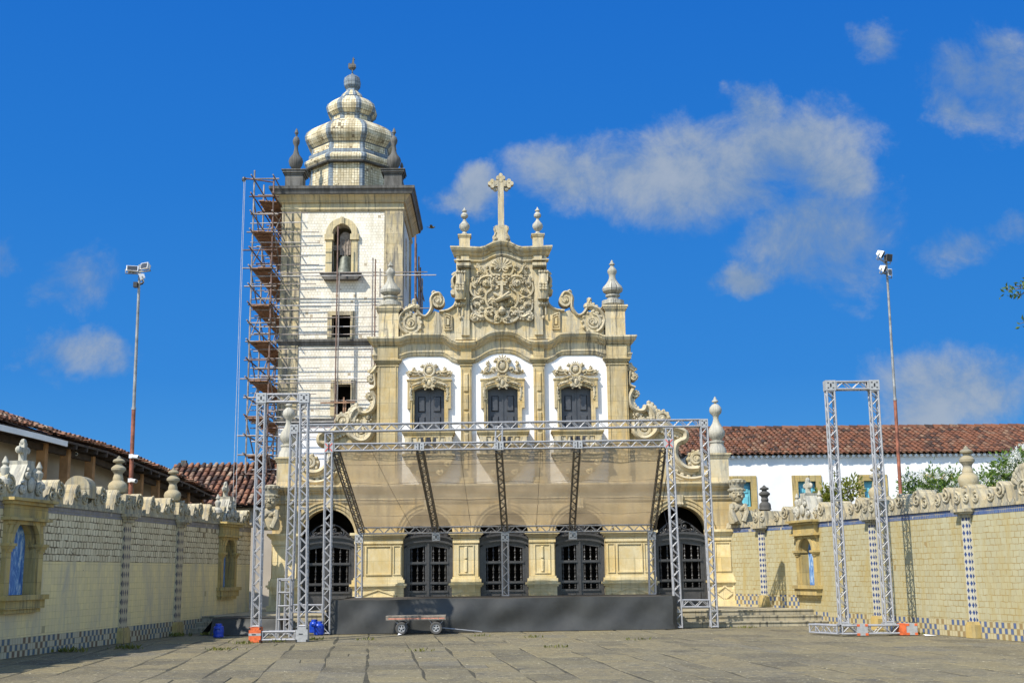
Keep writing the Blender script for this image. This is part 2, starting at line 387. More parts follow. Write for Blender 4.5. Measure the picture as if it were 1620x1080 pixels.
M_WHITE2 = plain('white_limewash', (0.80, 0.80, 0.775), 0.9, 0, 0.08, 0.8, 0.15)
M_TOWER = tiles('tower_tiles', (0.82, 0.77, 0.65), (0.74, 0.68, 0.54), (0.40, 0.35, 0.26), 0.12, 0.118, 0.0045, 0.5, 0.5, 0.02, (0.40, 0.33, 0.22), (0.52, 0.46, 0.32), 0.75, 0.08, 0.25)
M_DOME = tiles('dome_tiles', (0.76, 0.68, 0.48), (0.58, 0.48, 0.29), (0.15, 0.115, 0.065), 0.115, 0.115, 0.0062, 0.0, 0.8, 0.008, (0.20, 0.155, 0.09), (0.29, 0.235, 0.13), 0.95, 0.25)
M_DOMEB = tiles('dome_blue_tiles', (0.125, 0.175, 0.225), (0.24, 0.28, 0.30), (0.09, 0.09, 0.08), 0.115, 0.115, 0.007, 0.0, 0.6, 0.008, (0.2, 0.2, 0.18), (0.10, 0.10, 0.09), 0.6, 0.15)
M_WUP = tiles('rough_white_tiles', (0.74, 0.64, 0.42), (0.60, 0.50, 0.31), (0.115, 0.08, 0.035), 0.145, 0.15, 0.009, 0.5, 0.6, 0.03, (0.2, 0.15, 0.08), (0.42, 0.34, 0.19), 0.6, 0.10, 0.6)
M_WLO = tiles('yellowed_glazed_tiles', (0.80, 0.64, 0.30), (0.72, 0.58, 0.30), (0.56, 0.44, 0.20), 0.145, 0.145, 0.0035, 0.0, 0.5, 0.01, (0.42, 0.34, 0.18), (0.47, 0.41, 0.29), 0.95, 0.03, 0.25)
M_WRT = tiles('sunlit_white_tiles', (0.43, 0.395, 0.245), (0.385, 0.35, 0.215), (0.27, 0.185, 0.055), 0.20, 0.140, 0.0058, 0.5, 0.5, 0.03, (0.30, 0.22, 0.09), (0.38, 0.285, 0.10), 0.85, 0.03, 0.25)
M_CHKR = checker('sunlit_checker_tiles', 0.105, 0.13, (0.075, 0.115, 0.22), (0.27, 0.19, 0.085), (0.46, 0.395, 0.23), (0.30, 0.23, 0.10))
M_BLUEL = tiles('faded_blue_border_tiles', (0.16, 0.16, 0.20), (0.23, 0.22, 0.23), (0.20, 0.17, 0.11), 0.075, 0.16, 0.006, 0.0, 0.5, 0.01, (0.4, 0.36, 0.28), (0.26, 0.24, 0.19), 0.6, 0.12)
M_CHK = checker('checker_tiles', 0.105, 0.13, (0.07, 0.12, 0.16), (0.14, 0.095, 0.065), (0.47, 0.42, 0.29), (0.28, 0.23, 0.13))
M_BLUEB = tiles('blue_border_tiles', (0.045, 0.085, 0.22), (0.07, 0.13, 0.27), (0.28, 0.25, 0.18), 0.075, 0.16, 0.006, 0.0, 0.4, 0.01, (0.4, 0.36, 0.28), (0.22, 0.22, 0.24), 0.5, 0.12)
M_DIAML = diamonds('faded_diamond_tiles', 0.12, 0.22, (0.095, 0.09, 0.10), (0.47, 0.405, 0.27))
M_DIAM = diamonds('diamond_tiles', 0.14, 0.165, (0.03, 0.06, 0.17), (0.50, 0.465, 0.36))
def bluepanel():
    m, t, b = newmat('blue_painted_tiles'); o, u, z = wallcoord(t)
    n = t.noise(t.comb(t.m('MULTIPLY', u, 6.0), t.m('MULTIPLY', z, 2.2)), 1.2, 7, 0.7, 1.2)
    c = t.ramp(n, [(0.36, (0.03, 0.10, 0.36)), (0.5, (0.10, 0.24, 0.52)), (0.58, (0.30, 0.46, 0.68)), (0.66, (0.62, 0.66, 0.68))])
    t.link(c, b.inputs['Base Color']); b.inputs['Roughness'].default_value = 0.3; return m
M_BPAN = bluepanel()
M_DOOR = plain('charcoal_painted_wood', (0.050, 0.053, 0.060), 0.45, 0, 0.18, 5)
M_GATE = plain('dark_turned_wood', (0.050, 0.048, 0.046), 0.36, 0, 0.25, 8)
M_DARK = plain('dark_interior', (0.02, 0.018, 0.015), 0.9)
M_ALU = plain('aluminium', (0.33, 0.33, 0.335), 0.5, 0.15, 0.12, 9)
M_ALU2 = plain('aluminium_plate', (0.37, 0.37, 0.36), 0.5, 0.15, 0.12, 14)
M_ALUD = plain('weathered_dark_alloy', (0.16, 0.14, 0.115), 0.5, 0.3, 0.25, 9)
M_RED = plain('red_marking', (0.65, 0.07, 0.04), 0.5)
M_ORANGE = plain('orange_paint', (0.62, 0.125, 0.035), 0.5, 0, 0.3, 14)
M_BLACK = plain('black_paint', (0.018, 0.018, 0.018), 0.5)
M_CLOTH = plain('black_cloth', (0.040, 0.041, 0.038), 0.62, 0, 0.25, 1.5)
M_DECK = plain('stage_deck', (0.05, 0.045, 0.04), 0.7)
M_RUST = plain('rusty_steel', (0.20, 0.075, 0.035), 0.75, 0.1, 0.4, 7)
M_RUSTP = plain('rusty_paint', (0.26, 0.09, 0.05), 0.65, 0.1, 0.6, 2.5)
M_SCAF = plain('scaffold_tube', (0.27, 0.235, 0.205), 0.5, 0.4, 0.45, 3)
M_SCAFR = plain('scaffold_tube_rusty', (0.17, 0.105, 0.078), 0.65, 0.2, 0.5, 3)
M_SCAFW = plain('scaffold_tube_pale', (0.42, 0.40, 0.37), 0.5, 0.3, 0.3, 3)
M_PLANK = plain('scaffold_planks', (0.27, 0.155, 0.09), 0.8, 0, 0.5, 4)
M_GALV = plain('galvanised_steel', (0.27, 0.27, 0.255), 0.55, 0.3, 0.35, 4)
M_LAMP = plain('white_lamp_housing', (0.75, 0.75, 0.73), 0.4)
M_GLASS = plain('dark_lamp_glass', (0.05, 0.055, 0.06), 0.12)
M_BRONZE = plain('green_bronze', (0.085, 0.095, 0.075), 0.5, 0.3, 0.35, 9)
M_WOODY = plain('yoke_wood', (0.24, 0.20, 0.16), 0.8, 0, 0.35, 9)
M_BLUE = plain('blue_plastic', (0.012, 0.055, 0.42), 0.3)
M_RUBBER = plain('tyre_rubber', (0.075, 0.072, 0.066), 0.85)
M_TROL = plain('worn_trolley_deck', (0.22, 0.19, 0.15), 0.7, 0, 0.35, 9)
M_TROLR = plain('worn_orange_stripe', (0.50, 0.20, 0.13), 0.7, 0, 0.4, 14)
M_TEAL = plain('turquoise_shutter', (0.16, 0.50, 0.58), 0.5, 0, 0.08, 3)
M_TEALD = plain('turquoise_shutter_recess', (0.05, 0.25, 0.32), 0.5)
M_ROOF = rooftile('clay_tiles', [(0.0, (0.035, 0.022, 0.016)), (0.25, (0.14, 0.055, 0.028)), (0.55, (0.215, 0.082, 0.038)), (0.85, (0.18, 0.088, 0.05)), (1.0, (0.24, 0.145, 0.085))])
M_ROOFD = rooftile('old_clay_tiles', [(0.0, (0.03, 0.022, 0.018)), (0.35, (0.11, 0.05, 0.032)), (0.6, (0.27, 0.115, 0.06)), (0.85, (0.24, 0.14, 0.09)), (1.0, (0.36, 0.27, 0.19))])
M_LBW = plain('grey_beige_plaster', (0.42, 0.37, 0.30), 0.9, 0, 0.1, 0.6)
M_BRICKP = plain('bare_clay_pillar', (0.36, 0.20, 0.09), 0.85, 0, 0.25, 3, 0.2)
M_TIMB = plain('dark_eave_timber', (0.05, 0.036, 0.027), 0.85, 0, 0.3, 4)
M_LEAF = foliage('shrub_leaf', (0.075, 0.15, 0.022), (0.20, 0.29, 0.05))
M_LEAFY = foliage('yellow_green_leaf', (0.12, 0.15, 0.015), (0.24, 0.24, 0.03))
M_LEAFT = foliage('tree_leaf', (0.03, 0.07, 0.015), (0.12, 0.19, 0.03))
M_PETAL = foliage('white_petal', (0.75, 0.75, 0.68), (0.82, 0.82, 0.78))
M_BARK = plain('bark', (0.16, 0.12, 0.085), 0.9, 0, 0.3, 6, 0.3)
M_GRASS = foliage('weed', (0.08, 0.10, 0.015), (0.20, 0.19, 0.03))
M_ROPE = plain('pale_rope', (0.40, 0.40, 0.38), 0.8)
M_PAPER = plain('white_paper', (0.8, 0.8, 0.78), 0.8)
M_BIRD = plain('bird_feather', (0.10, 0.075, 0.02), 0.8, 0, 0.5, 30)
def canopy_mat():
    m, t, b = newmat('translucent_sheeting'); o = t.new('ShaderNodeTexCoord').outputs['Object']
    b.inputs['Base Color'].default_value = (0.46, 0.37, 0.235, 1); b.inputs['Roughness'].default_value = 0.35
    tl = t.new('ShaderNodeBsdfTranslucent'); tl.inputs['Color'].default_value = (0.50, 0.39, 0.24, 1)
    tp = t.new('ShaderNodeBsdfTransparent'); tp.inputs['Color'].default_value = (0.96, 0.92, 0.84, 1)
    a = t.new('ShaderNodeMixShader'); a.inputs[0].default_value = 0.6; t.link(b.outputs[0], a.inputs[1]); t.link(tl.outputs[0], a.inputs[2])
    x, y, z = t.sep(o)
    n = t.smooth(t.noise(t.comb(x, t.m('MULTIPLY', y, 0.6)), 0.9, 5, 0.6), 0.3, 0.7)
    f = t.m('ADD', 0.17, t.m('MULTIPLY', n, 0.26))
    mx = t.new('ShaderNodeMixShader'); t.link(f, mx.inputs[0]); t.link(a.outputs[0], mx.inputs[1]); t.link(tp.outputs[0], mx.inputs[2])
    t.link(mx.outputs[0], t.n['Material Output'].inputs['Surface']); return m
M_CANOPY = canopy_mat()
def ground_mat():
    m, t, b = newmat('stone_paving'); o = t.new('ShaderNodeTexCoord').outputs['Object']
    rpi = t.new('ShaderNodeNewGeometry').outputs['Random Per Island']
    slab = t.ramp(rpi, [(0.0, (0.095, 0.086, 0.062)), (0.3, (0.15, 0.134, 0.090)), (0.55, (0.17, 0.153, 0.108)), (0.8, (0.205, 0.175, 0.10)), (1.0, (0.135, 0.131, 0.116))])
    n1 = t.noise(o, 0.9, 8, 0.72, 0.4); n2 = t.noise(o, 7.0, 7, 0.75); n5 = t.noise(o, 2.7, 7, 0.75, 0.8)
    c = t.mix(t.m('MULTIPLY', t.smooth(n1, 0.40, 0.62), 0.7), slab, t.mix(0.5, slab, (0.25, 0.225, 0.14)))
    c = t.mix(t.m('MULTIPLY', t.smooth(n2, 0.50, 0.64), 0.7), c, (0.07, 0.068, 0.058))
    c = t.mix(t.m('MULTIPLY', t.smooth(n5, 0.52, 0.63), 0.65), c, (0.085, 0.088, 0.086))
    c = t.mix(t.m('MULTIPLY', t.smooth(t.noise(o, 0.35, 5, 0.7), 0.47, 0.64), 0.45), c, (0.24, 0.215, 0.13))
    c = t.mix(t.m('MULTIPLY', t.smooth(t.noise(o, 4.3, 6, 0.7, 0.6), 0.56, 0.66), 0.55), c, (0.30, 0.275, 0.19))
    c = t.mix(t.m('MULTIPLY', t.smooth(t.noise(o, 17, 3, 0.6), 0.61, 0.68), 0.85), c, (0.48, 0.46, 0.38))
    c = t.mix(t.m('MULTIPLY', t.smooth(t.noise(o, 11, 4, 0.7), 0.59, 0.68), 0.7), c, (0.04, 0.038, 0.032))
    c = t.mix(1.0, c, (0.99, 0.93, 0.79), 'MULTIPLY')
    t.link(c, b.inputs['Base Color']); b.inputs['Roughness'].default_value = 0.85
    bp = t.new('ShaderNodeBump'); bp.inputs['Strength'].default_value = 1.0; bp.inputs['Distance'].default_value = 0.035
    t.link(t.m('ADD', t.m('MULTIPLY', n5, 0.7), t.m('MULTIPLY', n2, 0.7)), bp.inputs['Height']); t.link(bp.outputs[0], b.inputs['Normal'])
    return m
M_DIRT = plain('joint_dirt', (0.055, 0.048, 0.026), 0.95, 0, 0.5, 3)
M_GROUND = ground_mat()
M_STEP = stone('step_stone', (0.36, 0.31, 0.20), (0.42, 0.38, 0.27), (0.22, 0.21, 0.17), blk=(1.5, 0.2), greyamt=0.5, darkamt=0.5, joint=0.4)
# ------------------------------------------------------------------ ground, terrace, steps
TERR = 0.45
FY = 40.0                                   # plane of the church front
gb = MB(); rg = random.Random(77)
N = 1500
gb.cur = 1; gb.add([(-N, -60, -0.014), (N, -60, -0.014), (N, N, -0.014), (-N, N, -0.014)], [(0, 1, 2, 3)]); gb.cur = 0
def slab(ps, zs_):
    c = sum((Vector(p) for p in ps), Vector((0, 0)))/4
    top = [(p[0], p[1], z) for p, z in zip(ps, zs_)]
    ins = [(c.x+(p[0]-c.x)*0.965, c.y+(p[1]-c.y)*0.975, z) for p, z in zip(ps, zs_)]
    low = [(p[0], p[1], z-0.011) for p, z in zip(ps, zs_)]; bot = [(p[0], p[1], -0.05) for p in ps]
    gb.add(ins+low+bot, [(0, 1, 2, 3)]+[(i, i+4, (i+1) % 4+4, (i+1) % 4) for i in range(4)]+[(i+4, i+8, (i+1) % 4+8, (i+1) % 4+4) for i in range(4)])
# courses of uneven flags, each course a little out of line with the next
x = -15.0
while x < 17.0:
    wd = rg.uniform(0.66, 1.02); y = 4.0+rg.uniform(-1, 0); xl0, xr0 = x, x+wd
    while y < 36.0:
        ln = rg.choice([0.7, 0.95, 1.2, 1.5, 1.9])*rg.uniform(0.85, 1.15)
        xl1 = x+rg.uniform(-0.04, 0.04); xr1 = x+wd+rg.uniform(-0.04, 0.04); g_ = rg.uniform(0.005, 0.013); sl = -0.10
        if rg.random() < 0.12: ms_ = [(0.0, 0.5), (0.5, 1.0)]
        else: ms_ = [(0.0, 1.0)]
        for (m0, m1) in ms_:
            xa0, xb0 = xl0+(xr0-xl0)*m0, xl0+(xr0-xl0)*m1; xa1, xb1 = xl1+(xr1-xl1)*m0, xl1+(xr1-xl1)*m1
            sy = rg.uniform(-0.03, 0.03)
            slab([(xa0+g_+sl*(y-20), y+g_), (xb0-g_+sl*(y-20), y+g_+sy), (xb1-g_+sl*(y+ln-20), y+ln-g_+sy), (xa1+g_+sl*(y+ln-20), y+ln-g_)], [-rg.uniform(0, 0.013) for _ in range(4)])
        xl0, xr0 = xl1, xr1; y += ln
    x += wd
tag(build('ground', gb, [M_GROUND, M_DIRT]), 'grey stone slab plaza in front of the church', 'ground', kind='structure')

XC = P(796, 700, FY)[0]
PXM = FY/FPX                                 # metres per photo pixel on the front, near enough
def fp(px, py):                              # photo point on the front plane
    return P(px, py, FY)
def mir(p): return (2*XC-p[0], p[1])
def both(poly): return [poly, [mir(p) for p in poly]]
def full(half):                              # path from the centre to the right, mirrored into a full path left to right
    return [mir(p) for p in reversed(half)] + [p for p in half if abs(p[0]-XC) > 1e-3]
def fps(l): return [fp(*p) for p in l]

# terrace and steps run in front of the church
ter = MB(); ter.box(-8.6, 9.6, 36.25, 46.0, 0.0, TERR-0.001)
o_ter = tag(build('pavement', ter, M_STEP), 'raised stone terrace at the foot of the church', 'terrace', kind='structure')
st = thing('stone_steps', 'low weathered stone steps climbing to the church terrace', 'steps', (0, 35.5, 0))
for i, (y0, z1) in enumerate(((35.0, 0.15), (35.42, 0.30), (35.84, 0.452))):
    b = MB(); b.box(-9.0, 9.75-0.12*i, y0+0.03, y0+0.45, (0 if i == 0 else 0.15*i+0.002), z1-0.035)
    b.box(-9.0, 9.78-0.12*i, y0, y0+0.452, z1-0.035, z1)
    build('step', b, M_STEP, st)

# ------------------------------------------------------------------ church
ch = thing('baroque_church', 'pale limestone baroque church front with scrolled gable and stone cross', 'church', (XC, FY, TERR))
def cpart(name, mb, mat, smooth=False, parent=None): return build(name, mb, mat, parent or ch, smooth)
def band(mb, path, layers, y=FY):
    """moulding that follows path: layers of (dz top, dz bottom, projection, end extension)"""
    for (a, b_, p, e) in layers:
        q = list(path); d0 = -1 if q[0][0] < q[-1][0] else 1
        q[0] = (q[0][0]+d0*e, q[0][1]); q[-1] = (q[-1][0]-d0*e, q[-1][1])
        for i in range(len(q)-1):
            (x0, z0), (x1, z1) = q[i], q[i+1]
            mb.prism([(x0, z0+b_), (x1, z1+b_), (x1, z1+a), (x0, z0+a)], y-p, y+0.25)
def sweep(mb, path, prof, ext=0.45, e0=0.0, y=FY):
    """moulding with a continuous profile of (projection, drop) points swept along path; the ends return by ext x projection"""
    n = len(path); m = len(prof); d = 1 if path[-1][0] > path[0][0] else -1; vs = []
    for i, (x, z) in enumerate(path):
        for (p, dz) in prof:
            e = (max(p, 0)*ext+e0)*d
            vs.append((x-e if i == 0 else x+e if i == n-1 else x, y-(p*0.66 if p > 0 else p), z+dz))
    mb.add(vs, [(i*m+j, (i+1)*m+j, (i+1)*m+(j+1) % m, i*m+(j+1) % m) for i in range(n-1) for j in range(m)]+[tuple(range(m)), tuple(range(n*m-1, (n-1)*m-1, -1))])
# key heights on the front
def zr(py, px=796): return fp(px, py)[1]
Zcorn = zr(531, 1000)                        # top of the main cornice at its ends
Zlow = zr(762, 1160)                         # top of the lower cornice
xr = lambda px, py=600: fp(px, py)[0]-XC     # half distance of a photo x on the right half
def XR(d): return XC+d
# --- nave body behind the front
nv = MB(); hw = xr(985)
zE = zr(583, 1000)
nv.box(XC-hw, XC+hw, FY+0.62, 62, Zlow-0.09, zE-0.15); nv.box(XC-hw, XC+hw, FY+3.45, 61.9, TERR, Zlow-0.095)
nv2 = MB(); nv2.prism([(XC-hw-0.35, zE-0.1), (XC+hw+0.35, zE-0.1), (XC, zE+1.1)], FY+0.63, 62.3)
cpart('nave_wall', nv, M_WHITE); cpart('nave_roof', nv2, M_ROOFD)
# side blocks behind the outer arches: dark porch behind the gates
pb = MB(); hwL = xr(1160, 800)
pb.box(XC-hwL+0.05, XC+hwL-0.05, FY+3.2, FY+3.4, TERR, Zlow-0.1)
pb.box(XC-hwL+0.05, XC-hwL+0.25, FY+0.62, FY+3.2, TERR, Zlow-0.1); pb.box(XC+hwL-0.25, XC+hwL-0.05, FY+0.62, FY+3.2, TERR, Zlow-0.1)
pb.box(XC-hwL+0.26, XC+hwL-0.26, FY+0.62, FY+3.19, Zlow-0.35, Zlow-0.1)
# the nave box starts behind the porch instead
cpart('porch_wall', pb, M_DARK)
# --- ground floor with five arches
xo = [xr(1075, 840)]                          # outer arch centre
arches = [(0.0, xr(835, 850), 0.0)]
A_in = xr(917, 840); hw_in = PXM*38.5; A_out = xr(1075, 840); hw_out = PXM*42.5
z_imp = zr(846)
openings = [(-A_out, hw_out), (-A_in, hw_in), (0, hw_in), (A_in, hw_in), (A_out, hw_out)]
ar = MB(); edge = hwL
zt = Zlow-0.15
xs = -edge
for (c, h) in openings:
    ar.box(XR(xs), XR(c-h), FY, FY+0.6, TERR, zt)
    ar.prism([(XR(c-h), z_imp)] + [p for p in reversed(arc(XR(c), z_imp, h, 0, 180, 20))][1:-1] + [(XR(c+h), z_imp), (XR(c+h), zt), (XR(c-h), zt)], FY, FY+0.6)
    xs = c+h
ar.box(XR(xs), XR(edge), FY, FY+0.6, TERR, zt)
cpart('arcade_wall', ar, M_FAC)
for (c, h) in openings:                       # mouldings round each arch, with a keystone
    av = MB()
    for (r0, r1, p) in ((h+0.005, h+0.10, 0.05), (h+0.10, h+0.22, 0.09), (h+0.22, h+0.27, 0.13)):
        a_o = arc(XR(c), z_imp, r1, 0, 180, 24); a_i = arc(XR(c), z_imp, r0, 0, 180, 24)
        av.prism(a_o+a_i[::-1], FY-p, FY+0.1)
    av2 = MB()
    av2.prism([(XR(c)-0.09, z_imp+h-0.02), (XR(c)+0.09, z_imp+h-0.02), (XR(c)+0.14, z_imp+h+0.36), (XR(c)-0.14, z_imp+h+0.36)], FY-0.2, FY)
    for k in range(4): av2.ball((XR(c)-0.105+0.07*k, FY-0.2, z_imp+h+0.06), 0.05, 8)
    a_ = cpart('archivolt', av, M_FAC); build('keystone', av2, M_CARV, a_)
# piers: capital, panelled shaft, base, pedestal
def pier(x0, x1, wide, plain_=False):
    b = MB(); p = 0.17
    w = x1-x0
    zc0, zc1 = zr(853), zr(842); zb1, zb0 = zr(910), zr(921); 
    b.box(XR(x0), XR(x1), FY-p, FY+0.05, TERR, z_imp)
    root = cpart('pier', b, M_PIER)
    k = MB()
    for (a, c_, e) in ((zc1+0.03, zc1-0.05, 0.17), (zc1-0.05, zc1-0.10, 0.13), (zc1-0.10, zc1-0.15, 0.09), (zc1-0.15, zc0-0.10, 0.04)):
        k.box(XR(x0)-e, XR(x1)+e, FY-p-e, FY+0.04, c_, a)
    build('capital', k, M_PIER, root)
    k = MB(); zb = zb0
    for (a, c_, e) in ((zb1-0.02, zb1-0.09, 0.05), (zb1-0.09, zb0, 0.10), (zb0, zb0-0.07, 0.17), (zb0-0.07, zb0-0.13, 0.12), (zb0-0.13, TERR+0.17, 0.07), (TERR+0.17, TERR+0.002, 0.14)):
        k.box(XR(x0)-e, XR(x1)+e, FY-p-e, FY+0.04, c_, a)
    # lozenge or pointed motif on the pedestal
    cx = XR((x0+x1)/2); zm = (zb0-0.13+TERR+0.17)/2; hh = (zb0-0.13-TERR-0.17)/2-0.05; hw2 = w/2-0.12
    for s in (-1, 1):
        for s2 in (-1, 1): k.beam((cx+s*hw2, FY-p-0.08, zm), (cx, FY-p-0.08, zm+s2*hh), 0.05, 0.045)
    fr = 0.05
    for (u0, u1, v0, v1) in ((cx-hw2-fr, cx+hw2+fr, zm+hh, zm+hh+fr), (cx-hw2-fr, cx+hw2+fr, zm-hh-fr, zm-hh), (cx-hw2-fr, cx-hw2, zm-hh, zm+hh), (cx+hw2, cx+hw2+fr, zm-hh, zm+hh)):
        k.box(u0, u1, FY-p-0.10, FY-p-0.05, v0, v1)
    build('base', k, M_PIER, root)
    # raised frame of the sunk panel
    k = MB(); z0, z1 = zb1+0.06, zc0-0.16
    def frame(u0, u1, v0, v1, t, d):
        for (a0, a1, c0, c1) in ((u0, u1, v1-t, v1), (u0, u1, v0, v0+t), (u0, u0+t, v0+t, v1-t), (u1-t, u1, v0+t, v1-t)):
            k.box(a0, a1, FY-p-d, FY-p+0.02, c0, c1)
    if wide:
        iw = w*0.28
        frame(cx-iw, cx+iw, z0, z1, 0.035, 0.04)
        frame(cx-w/2+0.03, cx-iw-0.06, z0, z1, 0.025, 0.03); frame(cx+iw+0.06, cx+w/2-0.03, z0, z1, 0.025, 0.03)
    else:
        frame(cx-w*0.33, cx+w*0.33, z0, z1, 0.03, 0.03)
        if not plain_:
            zm2 = (z0+z1)/2
            for (v0, v1) in ((zm2+0.02, z1-0.06), (z0+0.06, zm2-0.02)):
                k.bevprism([(cx-w*0.065, v0), (cx+w*0.065, v0), (cx+w*0.065, v1), (cx-w*0.065, v1)], FY-p-0.045, FY-p+0.01, 0.035)
                k.ball((cx, FY-p-0.02, v0+0.03), 0.04, 8)
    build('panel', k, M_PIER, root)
xin = xr(955, 880); xout = xr(1033, 880)
g = PXM*2
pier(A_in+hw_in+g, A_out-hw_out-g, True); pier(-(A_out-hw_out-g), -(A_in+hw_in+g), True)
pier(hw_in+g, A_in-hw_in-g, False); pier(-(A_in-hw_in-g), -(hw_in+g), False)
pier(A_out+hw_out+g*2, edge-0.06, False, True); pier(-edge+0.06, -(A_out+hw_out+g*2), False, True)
# --- lower cornice
lc = MB(); lp = [(XR(-edge), Zlow), (XR(edge), Zlow)]
sweep(lc, lp, [(-0.25, 0), (0.50, 0), (0.50, -0.055), (0.46, -0.07), (0.44, -0.11), (0.36, -0.17), (0.24, -0.20), (0.24, -0.225), (0.15, -0.25), (0.06, -0.30), (0.06, -0.43), (0.16, -0.435), (0.16, -0.475), (0.12, -0.49), (0.09, -0.56), (0.04, -0.60), (-0.25, -0.60)], 0.6)
cpart('lower_cornice', lc, M_GAB)
# --- upper floor wall: white plaster with three window openings
x_pl = xr(960); zU0 = Zlow+0.0; zU1 = zr(548, 900)
win = [(-xr(910.5), 0), (0.0, 0), (xr(910.5), 0)]
wh = PXM*23.8; zw0 = zr(728); zwS = zr(616.5); zwA = zr(611)      # half width, foot, spring and apex of a window head
up = MB(); xs = -x_pl
def seg_head(c, h, zs, za, n=10):
    s = za-zs; rr = (h*h+s*s)/(2*s); a = math.degrees(math.asin(h/rr))
    return arc(XR(c), za-rr, rr, 90-a, 90+a, n)
for (c, _) in win:
    up.box(XR(xs), XR(c-wh), FY, FY+0.6, zU0, zU1)
    hd = seg_head(c, wh, zwS, zwA)[::-1]
    up.prism(hd+[(XR(c+wh), zU1), (XR(c-wh), zU1)], FY, FY+0.6)
    up.box(XR(c-wh), XR(c+wh), FY, FY+0.6, zU0, zw0)
    xs = c+wh
up.box(XR(xs), XR(x_pl), FY, FY+0.6, zU0, zU1)
cpart('upper_wall', up, M_WHITE)
# --- pilasters of the upper floor
zp1 = zr(576); 
def pilaster(x0, x1, kind):
    p = 0.16; b = MB(); b.box(XR(x0), XR(x1), FY-p, FY+0.6, Zlow+0.001, zr(548))
    root = cpart('pilaster', b, M_FAC)
    k = MB(); zt_ = zr(568.5)
    for (a, c_, e) in ((zt_, zt_-0.045, 0.13), (zt_-0.045, zt_-0.09, 0.10), (zt_-0.09, zt_-0.14, 0.06), (zt_-0.20, zt_-0.23, 0.035)):
        k.box(XR(x0)-e, XR(x1)+e, FY-p-e, FY+0.1, c_, a)
    build('capital', k, M_FAC, root)
    k = MB(); cx = XR((x0+x1)/2); hwp = (x1-x0)*(0.24 if kind else 0.40)
    if kind:
        zz = [zr(590), zr(622), zr(651), zr(684), zr(712), zr(744)]
        for i in range(5):
            k.bevprism([(cx-hwp, zz[i+1]+0.03), (cx+hwp, zz[i+1]+0.03), (cx+hwp, zz[i]-0.03), (cx-hwp, zz[i]-0.03)], FY-p-0.05, FY-p+0.01, 0.05)
        for s in (-1, 1): k.box(cx+s*hwp*1.55-0.012, cx+s*hwp*1.55+0.012, FY-p-0.025, FY-p+0.01, Zlow+0.2, zr(584))
    else:
        for s in (-1, 1): k.box(cx+s*hwp-0.015, cx+s*hwp+0.015, FY-p-0.025, FY-p+0.01, Zlow+0.2, zr(580))
        k.box(cx-hwp, cx+hwp, FY-p-0.022, FY-p+0.01, zr(580), zr(580)+0.03)
    k.box(XR(x0)-0.05, XR(x1)+0.05, FY-p-0.05, FY+0.1, Zlow+0.002, Zlow+0.22)
    build('panel', k, M_FAC, root)
xe = xr(992)
pilaster(x_pl, xe, False); pilaster(-xe, -x_pl, False)
pm0, pm1 = xr(844), xr(861)
pilaster(pm0, pm1, True); pilaster(-pm1, -pm0, True)
# --- entablature with raised humps over the three windows
def hump_path(pts): return full([fp(*p) for p in pts])
cp = hump_path([(796.2, 525), (806, 525.6), (814, 527.5), (822, 531.5), (829, 536), (837, 540), (845, 541), (866, 540.6), (875, 537), (881, 532), (887, 529), (893, 528.3), (933, 527.8), (941, 528.4), (947, 530), (953, 532.5), (960, 533), (996, 532.4)])
en = MB()
sweep(en, cp, [(-0.25, 0), (0.54, 0), (0.54, -0.06), (0.50, -0.075), (0.48, -0.12), (0.39, -0.18), (0.27, -0.215), (0.27, -0.24), (0.17, -0.27), (0.06, -0.32), (0.055, -0.56), (0.17, -0.565), (0.17, -0.605), (0.13, -0.625), (0.10, -0.69), (0.05, -0.74), (-0.25, -0.74)], 0.40)
cpart('entablature', en, M_GAB)
ef = MB()                                       # wall behind the frieze
ef.box(XC-xe, XC+xe, FY+0.02, FY+0.58, zr(566), zr(545)); cpart('frieze', ef, M_FAC)
# --- windows: stone frame, panelled leaves, balcony, carved key and crest
def lobe(mb, cx, cz, r, a0, turns, y, w=0.05, fl=1.0):
    pts = spiral(cx, cz, r, r*0.16, a0, turns, y, 26, -0.05)
    mb.tube(pts, [w*(1-0.55*i/26) for i in range(27)], 5, (AY, fl))
    mb.ball((pts[-1][0], y-0.05, pts[-1][2]), w*0.95, 8)
def leafy(mb, pts, w, y, fl=0.9):
    """acanthus-like bough: swelling tube with side lobes"""
    q = bez([(p[0], y, p[1]) for p in pts], 6); n = len(q)
    mb.tube(q, [w*(0.35+0.65*math.sin(math.pi*min(1, (i+1)/(n))**0.8)) for i in range(n)], 4, (AY, fl))
    for i in range(2, n-1, 3):
        t = (q[min(i+1, n-1)]-q[i-1]).normalized(); nrm = Vector((-t.z, 0, t.x))
        for s in (-1, 1):
            a = q[i]+nrm*(s*w*0.75); mb.ball((a.x, y-0.01, a.z), w*0.5, 6, (1.0, 0.7, 1.0))
def rosette(mb, cx, cz, r, y, n=7):
    for k in range(n):
        a = 2*math.pi*k/n; mb.ball((cx+0.6*r*math.cos(a), y, cz+0.6*r*math.sin(a)), r*0.40, 7, (1, 0.7, 1))
    mb.ball((cx, y-0.04, cz), r*0.36, 8)
def shell(mb, cx, cz, r, y, a0=15, a1=165, n=7):
    for k in range(n):
        a = R(a0+(a1-a0)*k/(n-1)); p = (cx+r*math.cos(a), y-0.03, cz+r*math.sin(a))
        mb.tube([(cx, y, cz), (cx+0.6*r*math.cos(a), y-0.04, cz+0.6*r*math.sin(a)), p], [r*0.05, r*0.12, r*0.17], 7); mb.ball(p, r*0.19, 7, (1, 0.8, 1))
